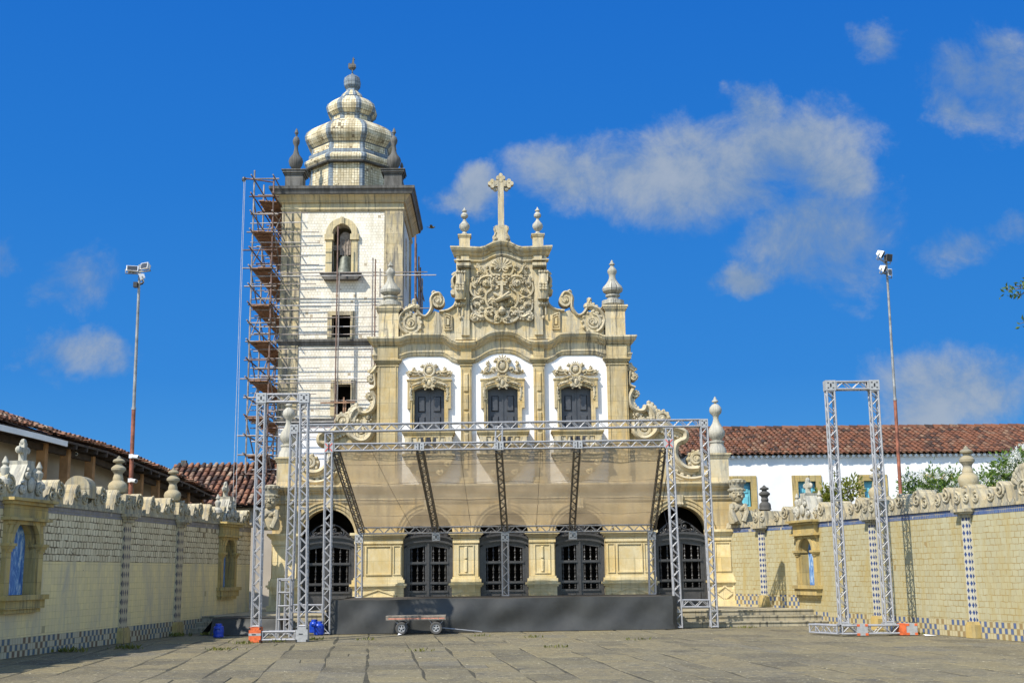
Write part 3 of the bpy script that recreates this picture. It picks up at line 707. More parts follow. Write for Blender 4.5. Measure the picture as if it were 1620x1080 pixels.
for wi, (c, _) in enumerate(win):
    cx = XR(c); root = None
    fr = MB(); fo = PXM*35.0; zt0 = zr(603); zfo = zr(598)
    d = 0.13
    jw = fo-wh-0.10
    for s in (-1, 1):                            # jambs in two steps
        fr.box(cx+s*wh, cx+s*(wh+jw*0.55), FY-0.08, FY+0.3, zw0, zwS-0.0)
        fr.box(cx+s*(wh+jw*0.55), cx+s*(wh+jw), FY-d, FY+0.1, zw0, zwS+0.05)
        fr.box(cx+s*(wh+jw), cx+s*(wh+jw+0.09), FY-d-0.02, FY+0.1, zr(646), zt0-0.02)
        fr.prism([(cx+s*(wh+jw*0.1), zwS-0.02), (cx+s*(wh+jw), zwS-0.02), (cx+s*(wh+jw), zt0), (cx+s*(wh+jw*0.1), zt0)], FY-d+0.015, FY+0.1)
    hd = seg_head(c, wh, zwS, zwA)[::-1]
    fr.prism(hd+[(cx+wh, zt0), (cx-wh, zt0)], FY-d, FY+0.12)
    hp = [(cx-fo, zt0+0.02), (cx-fo*0.62, zt0+0.03), (cx-fo*0.3, zt0+0.10), (cx, zt0+0.14), (cx+fo*0.3, zt0+0.10), (cx+fo*0.62, zt0+0.03), (cx+fo, zt0+0.02)]
    band(fr, hp, [(0.05, 0.0, 0.18, 0.02), (0.0, -0.05, 0.155, -0.02), (-0.05, -0.10, 0.14, -0.05)])
    root = cpart('window', fr, M_FAC)
    lf = MB(); yl = FY+0.14
    lf.prism(hd+[(cx+wh, zw0), (cx-wh, zw0)], yl, yl+0.08)
    lf.box(cx-0.02, cx+0.02, yl-0.03, yl, zw0, zwA-0.02)
    for s in (-1, 1):
        for (za, zb) in ((zr(625), zr(650)), (zr(657), zr(684)), (zr(690), zr(716))):
            x0 = cx+s*wh*0.27; x1 = cx+s*wh*0.77
            lf.bevprism([(min(x0, x1), zb), (max(x0, x1), zb), (max(x0, x1), za), (min(x0, x1), za)], yl-0.05, yl+0.01, 0.05)
        lf.box(cx+s*wh*0.94, cx+s*wh, yl-0.025, yl, zw0, zwS)
    build('shutter', lf, M_DOOR, root)
    k = MB(); zk = zr(606.5)                       # carved key on the hood
    k.ball((cx, FY-0.24, zk), 0.105, 12, (0.85, 0.7, 1.25)); k.tube([(cx+0.115*math.cos(2*math.pi*i/16), FY-0.26, zk+0.165*math.sin(2*math.pi*i/16)) for i in range(17)], 0.03, 6); 
    for s in (-1, 1):
        lobe(k, cx+s*0.17, zk+0.08, 0.11, 90, s*1.2, FY-0.27, 0.04); lobe(k, cx+s*0.15, zk-0.13, 0.09, -90, -s*1.2, FY-0.26, 0.035)
        leafy(k, [(cx+s*0.25, zk+0.02), (cx+s*0.42, zk-0.02), (cx+s*0.62, zk-0.09)], 0.045, FY-0.20)
        leafy(k, [(cx+s*(wh+0.10), zwS+0.08), (cx+s*(wh+0.12), zwS-0.15), (cx+s*(wh+0.08), zwS-0.36)], 0.045, FY-d-0.02)
    build('carved_key', k, M_CARV, root, True, angle=22)
    k = MB(); zc = zr(586 if wi != 1 else 582); dz = 0.06 if wi == 1 else 0.0
    k.ball((cx, FY-0.06, zc+dz), 0.14, 14, (0.95, 0.5, 1.3))
    ring = [(cx+0.19*math.cos(2*math.pi*i/20), FY-0.08, zc+dz+0.27*math.sin(2*math.pi*i/20)) for i in range(21)]
    k.tube(ring, 0.055, 7)
    shell(k, cx, zc+dz+0.26, 0.15 if wi != 1 else 0.20, FY-0.06, 25, 155, 5)
    for s in (-1, 1):
        lobe(k, cx+s*0.30, zc+dz-0.12, 0.13, -90, s*1.3, FY-0.06, 0.05); lobe(k, cx+s*0.27, zc+dz+0.22, 0.11, 90, s*1.2, FY-0.06, 0.045)
        if wi == 1:
            lobe(k, cx+s*0.55, zc-0.05, 0.17, 180 if s > 0 else 0, s*1.3, FY-0.05, 0.05)
            leafy(k, [(cx+s*0.42, zc-0.17), (cx+s*0.6, zc-0.20), (cx+s*0.77, zc-0.15)], 0.07, FY-0.04)
            leafy(k, [(cx+s*0.5, zc+0.05), (cx+s*0.56, zc+0.2), (cx+s*0.48, zc+0.27)], 0.05, FY-0.04)
        else:
            leafy(k, [(cx+s*0.30, zc-0.02), (cx+s*0.48, zc-0.10), (cx+s*0.66, zc-0.05), (cx+s*0.78, zc-0.14)], 0.085, FY-0.04)
            leafy(k, [(cx+s*0.28, zc-0.17), (cx+s*0.5, zc-0.22), (cx+s*0.74, zc-0.24)], 0.075, FY-0.04)
            lobe(k, cx+s*0.70, zc-0.16, 0.11, -90, s*1.3, FY-0.05, 0.045); leafy(k, [(cx+s*0.50, zc-0.02), (cx+s*0.58, zc+0.1), (cx+s*0.52, zc+0.17)], 0.05, FY-0.04)
        lobe(k, cx+s*0.12, zc+dz-0.36, 0.08, 90, -s*1.1, FY-0.05, 0.035)
    sq = 0.66 if wi != 1 else 0.80
    k.v = [(cx+(a-cx)*0.93, FY-(FY-b_)*1.35, zc+(c_-zc)*sq) for a, b_, c_ in k.v]
    build('carved_crest', k, M_CARV, root, True, angle=22)
    # balcony: corbel, slab, end blocks, rail, balusters
    yb = FY-0.62; hb = PXM*41.5
    zr0, zr1 = zr(692), zr(684); zs1, zs0 = zr(719), zr(727)
    k = MB()
    for (u0, u1, q0, q1) in ((hb, hb, zs1, zs1-0.06), (hb-0.05, hb-0.05, zs1-0.06, zs0)): k.box(cx-u0, cx+u1, yb-(u0-hb), FY, q1, q0)
    sh = [(hb-0.08, 0.0), (hb-0.10, -0.10), (hb-0.22, -0.20), (hb-0.30, -0.40), (hb-0.5, -0.55), (0.22, -0.72)]
    for i in range(len(sh)-1):
        (a, b0), (c2, b1) = sh[i], sh[i+1]; pr = 0.55*(1-i/5.5)
        k.prism([(cx-a, zs0+b0), (cx+a, zs0+b0), (cx+c2, zs0+b1), (cx-c2, zs0+b1)], FY-pr, FY)
    for s in (-1, 1):
        lobe(k, cx+s*(hb-0.28), zs0-0.15, 0.15, 90, -s*1.2, FY-0.5, 0.06); lobe(k, cx+s*0.34, zs0-0.42, 0.15, 90, -s*1.2, FY-0.34, 0.06)
        shell(k, cx+s*0.0, zs0-0.62, 0.15, FY-0.2)
    bal = build('balcony', k, M_FAC, root)
    k = MB()
    for (e, q0, q1) in ((0.0, zr1, zr1-0.05), (-0.03, zr1-0.05, zr1-0.10), (-0.07, zr1-0.10, zr0-0.02)):
        k.box(cx-hb-e, cx+hb+e, yb-0.02-e, yb+0.2+e, q1, q0)
        for s in (-1, 1): k.box(cx+s*(hb+e), cx+s*(hb+e-0.26), yb+0.2+e, FY, q1, q0)
    build('handrail', k, M_FAC, root)
    for s in (-1, 1):
        k = MB()
        k.box(cx+s*(hb-0.10), cx+s*(hb-0.32), yb+0.02, yb+0.18, zs1, zr0-0.025)
        k.ball((cx+s*(hb-0.21), yb+0.03, (zs1+zr0)/2+0.05), 0.09, 8)
        k.box(cx+s*(hb-0.34), cx+s*(hb-0.62), yb+0.08, yb+0.14, zs1, zr0-0.025)
        k.box(cx+s*(hb-0.10), cx+s*(hb-0.24), yb+0.181, FY, zs1, zr0-0.025)
        build('parapet_block', k, M_CARV, root)
    hbl = (zr0-0.025-zs1)
    pr = [(0.055, 0), (0.055, 0.06*hbl/0.5), (0.03, 0.12*hbl/0.5), (0.055, 0.2*hbl/0.5), (0.03, 0.40*hbl/0.5), (0.055, 0.46*hbl/0.5), (0.055, hbl)]
    for q in range(4):
        b = MB(); bx = cx-0.36+0.24*q
        b.lathe([(r, zs1+z) for r, z in pr], (bx, yb+0.1), 10); build('baluster', b, M_FAC, bal, True)
# --- gates in the arches
BAL = {}
def gate(c, h):
    cx = XR(c); y = FY+0.22
    f = MB(); z0 = TERR; zs = zr(861); za = zr(846.5)
    pw = 0.16
    for s in (-1, 1):
        f.box(cx+s*h, cx+s*(h-pw*0.6), y-0.08, y+0.12, z0, zs+0.1); f.box(cx+s*(h-pw*0.6), cx+s*(h-pw), y-0.02, y+0.1, z0, zs)
    f.box(cx-0.065, cx+0.065, y-0.06, y+0.1, z0, zs+0.13); f.box(cx-0.028, cx+0.028, y-0.10, y-0.06, z0, zs+0.1)
    # moulded segmental head
    s0 = za-zs; hh = h
    def seg(zo, zi, yy):
        a1 = [(cx+hh*math.cos(R(180-i*9)), zo-0.2+0.2*math.sin(R(i*9))) for i in range(21)]
        b1 = [(cx+hh*math.cos(R(180-i*9)), zi-0.2+0.2*math.sin(R(i*9))) for i in range(21)]
        f.prism(a1+b1[::-1], yy, y+0.1)
    for (zo, zi, yy) in ((0.26, 0.19, y-0.22), (0.19, 0.14, y-0.16), (0.14, 0.09, y-0.11), (0.09, 0.02, y-0.14), (0.02, -0.03, y-0.08)):
        seg(zs+0.10+zo, zs+0.10+zi, yy)
    root = cpart('gate', f, M_GATE)
    lo, hi = z0+0.0, zs+0.02
    rails = [z0+0.55, zr(921), zr(889)]
    for s in (-1, 1):
        k = MB(); x0, x1 = cx+s*0.065, cx+s*(h-pw)
        for z in rails:
            k.box(x0, x1, y-0.05, y+0.06, z-0.045, z+0.045); k.box(x0, x1, y-0.07, y-0.05, z-0.02, z+0.02)
        k.box(x0, x0+s*0.05, y-0.03, y+0.05, z0, hi); k.box(x1-s*0.05, x1, y-0.03, y+0.05, z0, hi)
        k.prism([(x0, hi-0.03), (x1, hi-0.13), (x1, hi+0.02), (x0, hi+0.12)], y-0.04, y+0.05)
        k.box(x0, x1, y-0.02, y+0.05, z0, z0+0.5)
        for q in range(2):
            u0, u1 = x0+s*(0.06+0.0), x1-s*0.06
        k.bevprism([(min(u0, u1), z0+0.08), (max(u0, u1), z0+0.08), (max(u0, u1), z0+0.45), (min(u0, u1), z0+0.45)], y-0.05, y-0.01, 0.03)
        leaf = build('gate_leaf', k, M_GATE, root)
        zz = [rails[0]+0.045, rails[1]-0.045, rails[1]+0.045, rails[2]-0.045, rails[2]+0.045, hi-0.06]
        for r_ in range(3):
            za_, zb_ = zz[2*r_], zz[2*r_+1]; H = zb_-za_
            for q in range(3):
                bx = x0+(x1-x0)*(0.5+1.0*q)/3.0
                if r_ not in BAL:
                    k = MB()
                    pr = [(0.022, 0), (0.022, .06), (0.012, .09), (0.036, .2), (0.016, .3), (0.010, .42), (0.030, .47), (0.030, .50), (0.012, .54), (0.036, .66), (0.014, .80), (0.012, .9), (0.022, .94), (0.022, 1)]
                    k.lathe([(a, za_+t*H) for a, t in pr], (bx, y), 8)
                    BAL[r_] = (build('baluster', k, M_GATE, root, True), bx)
                else:
                    o0, bx0 = BAL[r_]; c_ = o0.copy(); c_.location = (bx-bx0, 0, 0); c_.parent = root; C.objects.link(c_)
    # pierced crest in the head of the arch
    k = MB(); zc = zs+0.33
    for s in (-1, 1):
        lobe(k, cx+s*0.20, zc+0.22, 0.14, 90, s*1.3, y, 0.035); lobe(k, cx+s*0.42, zc+0.10, 0.13, 90, -s*1.3, y, 0.032)
        leafy(k, [(cx+s*0.10, zc+0.05), (cx+s*0.3, zc+0.09), (cx+s*0.55, zc-0.02), (cx+s*(h-0.06), zc-0.10)], 0.05, y)
        lobe(k, cx+s*0.62, zc+0.0, 0.09, 90, s*1.2, y, 0.025)
        k.tube(bez([(cx+s*0.05, y, zc+0.4), (cx+s*0.3, y, zc+0.34), (cx+s*0.5, y, zc+0.2), (cx+s*0.78, y, zc-0.06)], 5), 0.025, 6)
    shell(k, cx, zc+0.30, 0.16, y); rosette(k, cx, zc+0.13, 0.11, y)
    build('pierced_crest', k, M_GATE, root, True)
for (c, h) in openings: gate(c, h)
# --- gable
gp = fps([(796, 536), (956, 536), (956, 522), (948, 506), (938, 496), (928, 491), (922, 497), (913, 500), (906, 496), (901, 490), (893, 493), (882, 491.5), (872, 486.5), (866, 479), (864, 470), (867, 462), (867.5, 450), (867, 440), (864, 430), (864, 399), (845, 398), (833, 397), (822, 395), (812, 390), (803, 387), (796, 386)])
gpoly = [mir(p) for p in gp[::-1]] + gp
cl = []
for p in gpoly:
    if not cl or (Vector(p)-Vector(cl[-1])).length > 1e-3: cl.append(p)
g_ = MB(); g_.prism(cl, FY+0.0, FY+0.55); cpart('gable_wall', g_, M_GAB)
tcp = hump_path([(794.5, 383), (802, 384), (808, 386), (814, 389), (819, 391.5), (826, 393), (836, 392.6), (845, 392), (869, 391)])
tcb = MB()
sweep(tcb, tcp, [(-0.25, 0), (0.42, 0), (0.42, -0.055), (0.39, -0.065), (0.37, -0.11), (0.28, -0.17), (0.18, -0.20), (0.18, -0.225), (0.09, -0.28), (0.03, -0.30), (-0.25, -0.30)], 0.3, -0.03)
low = [(x, z-0.43) for x, z in tcp]
sweep(tcb, low, [(-0.1, 0), (0.13, 0), (0.13, -0.035), (0.08, -0.05), (0.04, -0.09), (-0.1, -0.09)], 0.2, -0.05)
cpart('top_cornice', tcb, M_GAB)
# strips and consoles either side of the great carving
for s in (-1, 1):
    k = MB(); q = lambda px, py: (XC+s*(fp(px, py)[0]-XC), fp(px, py)[1])
    def bx(px0, px1, py0, py1, p0, p1=0.02):
        a = q(px0, py0); b = q(px1, py1); k.box(a[0], b[0], FY-p0, FY+p1, b[1], a[1])
    bx(844, 859, 405, 530, 0.10)
    for (a, b_, e) in ((418, 420, 0.16), (420, 423, 0.22), (423, 425, 0.16), (412, 414, 0.14)): bx(842.5-e*3, 862+e*6, a, b_, 0.12+e)
    bx(860, 865, 405, 440, 0.05)
    cst = cpart('console_strip', k, M_GAB)
    k = MB(); cc = q(851.5, 0)[0]; w_ = 0.155
    a = q(851, 434)[1]; b_ = q(851, 474)[1]
    k.tube([(cc, FY-0.14, a), (cc, FY-0.22, (a*0.7+b_*0.3)), (cc, FY-0.32, a*0.35+b_*0.65), (cc, FY-0.24, b_)], [0.15, 0.15, 0.19, 0.15], 10, (AY, 0.7))
    for i in range(4):
        xx = cc-w_+0.04+i*0.09; k.tube([(xx, FY-0.22, a+0.02), (xx, FY-0.27, a-0.3)], 0.025, 6); k.ball((xx, FY-0.25, a+0.04), 0.05, 7)
    for i in range(9):
        k.ball((cc-0.10+0.1*(i % 3), FY-0.42, a*0.42+b_*0.58-0.09+0.09*(i//3)), 0.055, 6)
    k.box(cc-0.19, cc+0.19, FY-0.30, FY-0.05, b_-0.03, b_+0.02)
    z2 = q(851, 482)[1]
    for i in range(4): k.ball((cc-0.12+0.08*i, FY-0.18, z2), 0.05, 7)
    k.box(cc-0.17, cc+0.17, FY-0.16, FY-0.08, z2-0.07, z2-0.03)
    for i in (-1, 1): k.tube([(cc+i*0.09, FY-0.11, z2-0.08), (cc+i*0.09, FY-0.11, z2-0.38)], 0.03, 6)
    k.ball((cc, FY-0.11, z2-0.46), 0.06, 8)
    build('console', k, M_CARV, cst, True)
    # sunk panel with stepped frame
    k = MB()
    pa = [q(873, 498), q(886, 493), q(886, 521), q(873, 521)]
    cxp = sum(p[0] for p in pa)/4; czp = sum(p[1] for p in pa)/4
    ins_ = lambda f, g: [(cxp+(p[0]-cxp)*f, czp+(p[1]-czp)*g) for p in pa]
    for (f0, g0, f1, g1, p0) in ((1.0, 1.0, 0.80, 0.86, 0.07), (0.62, 0.72, 0.46, 0.60, 0.06)):
        A_, B_ = ins_(f0, g0), ins_(f1, g1)
        for i in range(4): k.prism([A_[i], A_[(i+1) % 4], B_[(i+1) % 4], B_[i]], FY-p0, FY+0.01)
    k.prism(ins_(0.28, 0.38), FY-0.08, FY+0.01)
    cpart('raised_panel', k, M_GAB)
    # edge scroll, volutes
    k = MB()
    def tb(pts, r, fl=0.8, y=FY+0.1):
        k.tube(bez([(q(*p)[0], y, q(*p)[1]) for p in pts], 5), r, 8, (AY, 3.0))
    tb([(862, 436), (868, 437), (870.5, 442), (869.5, 449), (866.5, 456), (867, 463), (864.5, 470), (866, 478), (871, 485), (881, 490.5), (893, 492)], 0.075)
    lobe(k, q(865.5, 435)[0], q(865.5, 435)[1], 0.12, 0 if s > 0 else 180, s*1.4, FY-0.04, 0.05)
    c0 = q(870, 461.5); k.prism(arc(c0[0], c0[1], 0.10, 0, 360, 14)[:-1], FY-0.1, FY+0.4); c0 = q(870, 452); k.ball((c0[0], FY, c0[1]), 0.09, 8)
    # volute A
    c0 = q(894.5, 474.5); k.prism(arc(c0[0], c0[1], 0.225, 0, 360, 20)[:-1], FY-0.05, FY+0.45); lobe(k, c0[0], c0[1], 0.21, -90, s*2.0, FY-0.04, 0.055)
    tb([(889, 470), (893, 463), (900, 464), (905, 470), (904.5, 478), (905, 486), (909, 494), (915, 499), (922, 497), (927, 491.5)], 0.075)
    c1 = q(901.5, 461); k.ball((c1[0], FY+0.1, c1[1]), 0.085, 8, (1, 1.8, 1)); tb([(896.5, 464), (899, 461), (902, 459.5)], 0.06)
    # volute B
    c0 = q(937.5, 509.5); k.prism(arc(c0[0], c0[1], 0.36, 0, 360, 26)[:-1], FY-0.06, FY+0.45); lobe(k, c0[0], c0[1], 0.30, 90, -s*2.4, FY-0.05, 0.06)
    for i in range(12):
        a = i*math.pi/6; k.ball((c0[0]+0.35*math.cos(a), FY-0.05, c0[1]+0.35*math.sin(a)), 0.06, 7)
    tb([(927, 491.5), (929.5, 485), (931.5, 478), (934, 473)], 0.07); c1 = q(932.5, 473.5); k.ball((c1[0], FY+0.1, c1[1]), 0.09, 8, (1, 1.8, 1)); c1 = q(928.5, 484); k.ball((c1[0], FY+0.05, c1[1]), 0.12, 8, (1, 1.5, 1))
    tb([(930, 486), (938, 486), (947, 490), (954, 498), (956, 508), (952, 519), (944, 526)], 0.085)
    leafy(k, [q(930, 482), q(938, 486), q(947, 493)], 0.12, FY-0.05)
    cpart('volute', k, M_CARV, True)
# pedestals and finials of the gable
def finial(parent, cx, cy, prof, mat=M_URN, n=18, name='finial'):
    b = MB(); b.lathe(prof, (cx, cy), n); return build(name, b, mat, parent, True)
def pprof(pts, ax, Y):
    """profile from photo points on the right-hand outline of an urn whose axis is at photo x = ax"""
    out = []
    for (px, py) in pts:
        a = P(ax, py, Y); b = P(px, py, Y); out.append((max(0.005, b[0]-a[0]), a[1]))
    return out
BIG = [(985, 486), (985, 480.5), (988.5, 480), (988, 474), (982, 473), (979, 470), (979, 468), (982, 467), (982, 464.5), (978, 463.5), (982, 462), (986, 459), (987, 455.5), (985.5, 451.5), (981, 447), (977, 441), (975.5, 436), (976, 432), (978, 428.5), (978, 425.5), (976, 422.5), (973.5, 419.5), (973, 417.5), (975, 416.5), (975, 415), (973, 413.5), (972.5, 411), (970.8, 408.6)]
for s in (-1, 1):
    k = MB(); a = fp(956.5, 484); b_ = fp(989, 530)
    x0, x1 = XC+s*(a[0]-XC), XC+s*(b_[0]-XC)
    k.box(x0, x1, FY-0.12, FY+0.55, b_[1]-0.1, a[1])
    lo, hi = min(x0, x1), max(x0, x1)
    for (dz0, dz1, e) in ((0.0, -0.06, 0.10), (-0.06, -0.12, 0.07), (-0.12, -0.18, 0.03)): k.box(lo-e, hi+e, FY-0.12-e, FY+0.55+e, a[1]+dz1, a[1]+dz0)
    ped = cpart('pedestal', k, M_GAB)
    cxx = XC+s*(fp(970.5, 470)[0]-XC)
    pr = [(r, z) for r, z in pprof(BIG, 970.5, FY)]
    pr = [(r, z) for r, z in pr if z >= a[1]-0.001]; pr[0] = (pr[0][0], a[1])
    finial(ped, cxx, FY+0.22, pr)
SM = [(857.5, 371), (857.5, 369), (855, 368), (853, 365), (857, 362), (859, 358), (858.5, 354), (855, 350), (853, 347), (852.5, 345), (856, 342), (856.5, 339), (854.5, 336), (852.5, 334.5), (854.5, 333), (854.5, 331.5), (852.5, 330), (851.5, 327.5), (850.6, 326.5)]
for s in (-1, 1):
    k = MB(); a = fp(842.5, 371); b_ = fp(859.5, 391)
    x0, x1 = sorted((XC+s*(a[0]-XC), XC+s*(b_[0]-XC)))
    k.box(x0, x1, FY-0.10, FY+0.26, b_[1]-0.05, a[1]-0.10); 
    for (dz0, dz1, e) in ((0.0, -0.05, 0.05), (-0.05, -0.10, 0.025)): k.box(x0-e, x1+e, FY-0.10-e, FY+0.26+e, a[1]+dz1, a[1]+dz0)
    ped = cpart('pedestal', k, M_GAB)
    cxx = XC+s*(fp(850.6, 350)[0]-XC); pr = pprof(SM, 850.6, FY); pr[0] = (pr[0][0], a[1])
    finial(ped, cxx, FY+0.08, pr)
# cross
k = MB(); q = lambda px, py: fp(px, py); zc = q(793, 356)[1]; xcx = XC
base = [(-0.32, q(793, 384)[1]-0.05), (0.32, q(793, 384)[1]-0.05), (0.32, q(793, 381)[1]), (0.27, q(793, 376)[1]), (0.20, q(793, 370)[1]), (0.24, q(793, 364)[1]), (0.26, q(793, 360)[1]), (0.17, q(793, 357.5)[1]), (-0.17, q(793, 357.5)[1]), (-0.26, q(793, 360)[1]), (-0.24, q(793, 364)[1]), (-0.20, q(793, 370)[1]), (-0.27, q(793, 376)[1])]
k.prism([(xcx+a, b_) for a, b_ in base], FY-0.1, FY+0.3)
for s in (-1, 1):
    lobe(k, xcx+s*0.20, q(793, 378)[1], 0.10, 90, -s*1.5, FY-0.1, 0.035); k.tube([(xcx+s*0.25, FY-0.1, q(793, 363)[1]), (xcx+s*0.18, FY-0.1, q(793, 369)[1]), (xcx+s*0.25, FY-0.1, q(793, 376)[1])], 0.035, 6)
crb = cpart('cross_base', k, M_CARV)
k = MB(); z0, z1 = q(793, 357.5)[1], q(793, 275)[1]; za = q(793, 290)[1]; t = 0.105
k.box(xcx-t, xcx+t, FY+0.0, FY+0.2, z0, z1-0.12); k.box(xcx-0.29, xcx-t, FY+0.0, FY+0.2, za-t, za+t); k.box(xcx+t, xcx+0.29, FY+0.0, FY+0.2, za-t, za+t)
for (ex, ez) in ((-0.29, za), (0.29, za), (0, z1-0.14)):
    for (ox, oz) in ((0.0, 0.11), (0.11, 0.0), (-0.11, 0.0), (0, -0.11)):
        k.prism(arc(xcx+ex+ox*0.8, ez+oz*0.85, 0.072, 0, 360, 14)[:-1], FY-0.012+abs(ox)*0.02, FY+0.212-abs(ox)*0.02)
for (ex, ez) in ((-1, -1), (1, -1)):
    k.ball((xcx+ex*0.19, FY+0.1, za+ez*0.19), 0.09, 8, (1, 0.7, 1))
build('cross', k, M_CARV, crb)
# --- the great carved relief in the gable
k = MB(); cx = XC; y = FY-0.06
q = lambda px, py: (fp(px, py)[0]-XC, fp(px, py)[1])
def rp(px, py): return q(px, py)
def K(px7, py7): return (700+px7/7.2, 370+py7/7.2)
def sides(fn):
    for s in (-1, 1): fn(s)
zc = fp(795, 474)[1]
# backing slab of irregular outline
outl = [K(690, 1010), K(760, 1015), K(850, 975), (821, 508), K(960, 990), K(1030, 960), K(1015, 900), K(1030, 800), K(1000, 700), K(1030, 620), K(1015, 560), K(960, 500), K(950, 420), K(900, 370), K(860, 350), K(780, 300), K(690, 270)]
oh = [(q(*p)[0], q(*p)[1]) for p in outl]
opoly = [(XC-a, b_) for a, b_ in oh[::-1]] + [(XC+a, b_) for a, b_ in oh]
k.prism(opoly, FY-0.05, FY+0.01)
xy = lambda px7, py7: q(*K(px7, py7))
def W(s, px7, py7):
    a = xy(px7, py7); return (XC+s*a[0], a[1])
c_ = 690
shp = W(1, 690, 400)
for s in (-1, 1):
    L = lambda px7, py7, r7, a0, turns, w7=11, s=s: lobe(k, *W(s, px7, py7), r7*PXM/7.2*1.0, a0 if s > 0 else 180-a0, s*turns, y, w7*PXM/7.2*1.15)
    F = lambda pts, w7, s=s: leafy(k, [W(s, *p) for p in pts], w7*PXM/7.2, y-0.01)
    T = lambda pts, w7, s=s, yy=y: k.tube(bez([(W(s, *p)[0], yy, W(s, *p)[1]) for p in pts], 5), w7*PXM/7.2, 5)
    ROS = lambda px7, py7, r7, n=7, s=s: rosette(k, *W(s, px7, py7), r7*PXM/7.2, y-0.05, n)
    L(725, 405, 42, 180, 1.6); L(750, 400, 85, -90, 0.9, 16); L(838, 385, 40, -90, -1.4); F([(860, 470), (905, 430), (925, 380), (955, 365)], 24); F([(900, 440), (940, 445), (950, 490)], 18)
    T([(690, 480), (760, 470), (840, 500), (900, 470)], 16)
    L(850, 565, 66, 100, 1.8, 17); ROS(850, 570, 45, 8); F([(780, 500), (840, 495), (905, 515), (935, 560)], 30); ROS(780, 605, 26, 6); L(970, 575, 42, -90, 1.6, 15); F([(985, 500), (1000, 520), (990, 550)], 20)
    T([(1020, 560), (1030, 640), (1000, 700), (940, 720), (880, 700)], 16); ROS(915, 660, 38, 6); L(920, 660, 50, 0, -1.4, 12)
    T([(760, 590), (800, 640), (850, 680), (862, 750), (830, 830), (770, 880), (740, 930)], 19); T([(700, 610), (760, 640)], 12)
    F([(870, 760), (940, 735), (1000, 755), (1010, 800)], 26); L(955, 815, 46, 0, 1.6, 14); L(895, 775, 34, 90, -1.3, 12); ROS(965, 815, 30, 6)
    L(905, 860, 52, 180, 1.5, 17); T([(1020, 800), (1020, 850), (985, 890), (930, 905), (890, 880)], 15)
    F([(760, 880), (800, 850), (850, 870), (830, 905)], 22); ROS(840, 910, 34, 6)
    L(790, 920, 70, 180, -0.7, 16); T([(740, 960), (780, 1000), (840, 975), (870, 930), (860, 880)], 22); ROS(735, 965, 40, 7); T([(690, 960), (700, 1005), (760, 1015), (840, 985)], 18)
    F([(880, 950), (930, 955), (985, 925), (1010, 960)], 30); L(985, 960, 46, 90, 1.6, 16); T([(940, 905), (1005, 900), (1030, 950), (1000, 990), (950, 985)], 14)
    F([(740, 770), (800, 760), (835, 790)], 26); ROS(775, 790, 34, 7); F([(700, 830), (750, 810), (790, 820)], 20); L(640, 900, 30, 0, 1.3, 10)
    T([(760, 700), (690, 750), (640, 720)], 15); F([(720, 545), (760, 530), (790, 560)], 20)
    for i in range(6):
        a = W(s, 700+30*i, 520-(i % 2)*16); k.ball((a[0], y-0.03, a[1]), 0.05, 7)
zt_ = xy(690, 555)[1]; zb_ = xy(690, 905)[1]
k.box(XC-0.045, XC+0.045, FY-0.16, FY, zb_+0.5, zt_+0.02)
for pz, hwx in ((565, 62), (590, 48)):
    zz = xy(690, pz)[1]; k.box(XC-hwx*PXM/7.2, XC+hwx*PXM/7.2, FY-0.155, FY, zz-0.03, zz+0.03)
k.tube([(XC-0.28, FY-0.15, xy(690, 690)[1]), (XC, FY-0.2, xy(690, 750)[1]), (XC+0.30, FY-0.15, xy(690, 720)[1])], [0.05, 0.08, 0.06], 8); k.tube([(XC+0.26, FY-0.15, xy(690, 680)[1]), (XC, FY-0.22, xy(690, 755)[1]), (XC-0.2, FY-0.15, xy(690, 775)[1])], [0.05, 0.08, 0.07], 8)
k.lathe([(0.05, xy(690, 930)[1]), (0.12, xy(690, 905)[1]), (0.14, xy(690, 880)[1]), (0.05, xy(690, 840)[1]), (0.08, xy(690, 800)[1])], (XC, FY-0.1), 10)
s0 = xy(690, 400); shell(k, XC, s0[1], 0.33, y-0.01, 10, 170, 9)
k.v = [(a, FY-(FY-b_)*1.4 if b_ < FY-0.051 else b_, c_) for a, b_, c_ in k.v]
build('carved_relief', k, M_CARV, ch, True, angle=24)
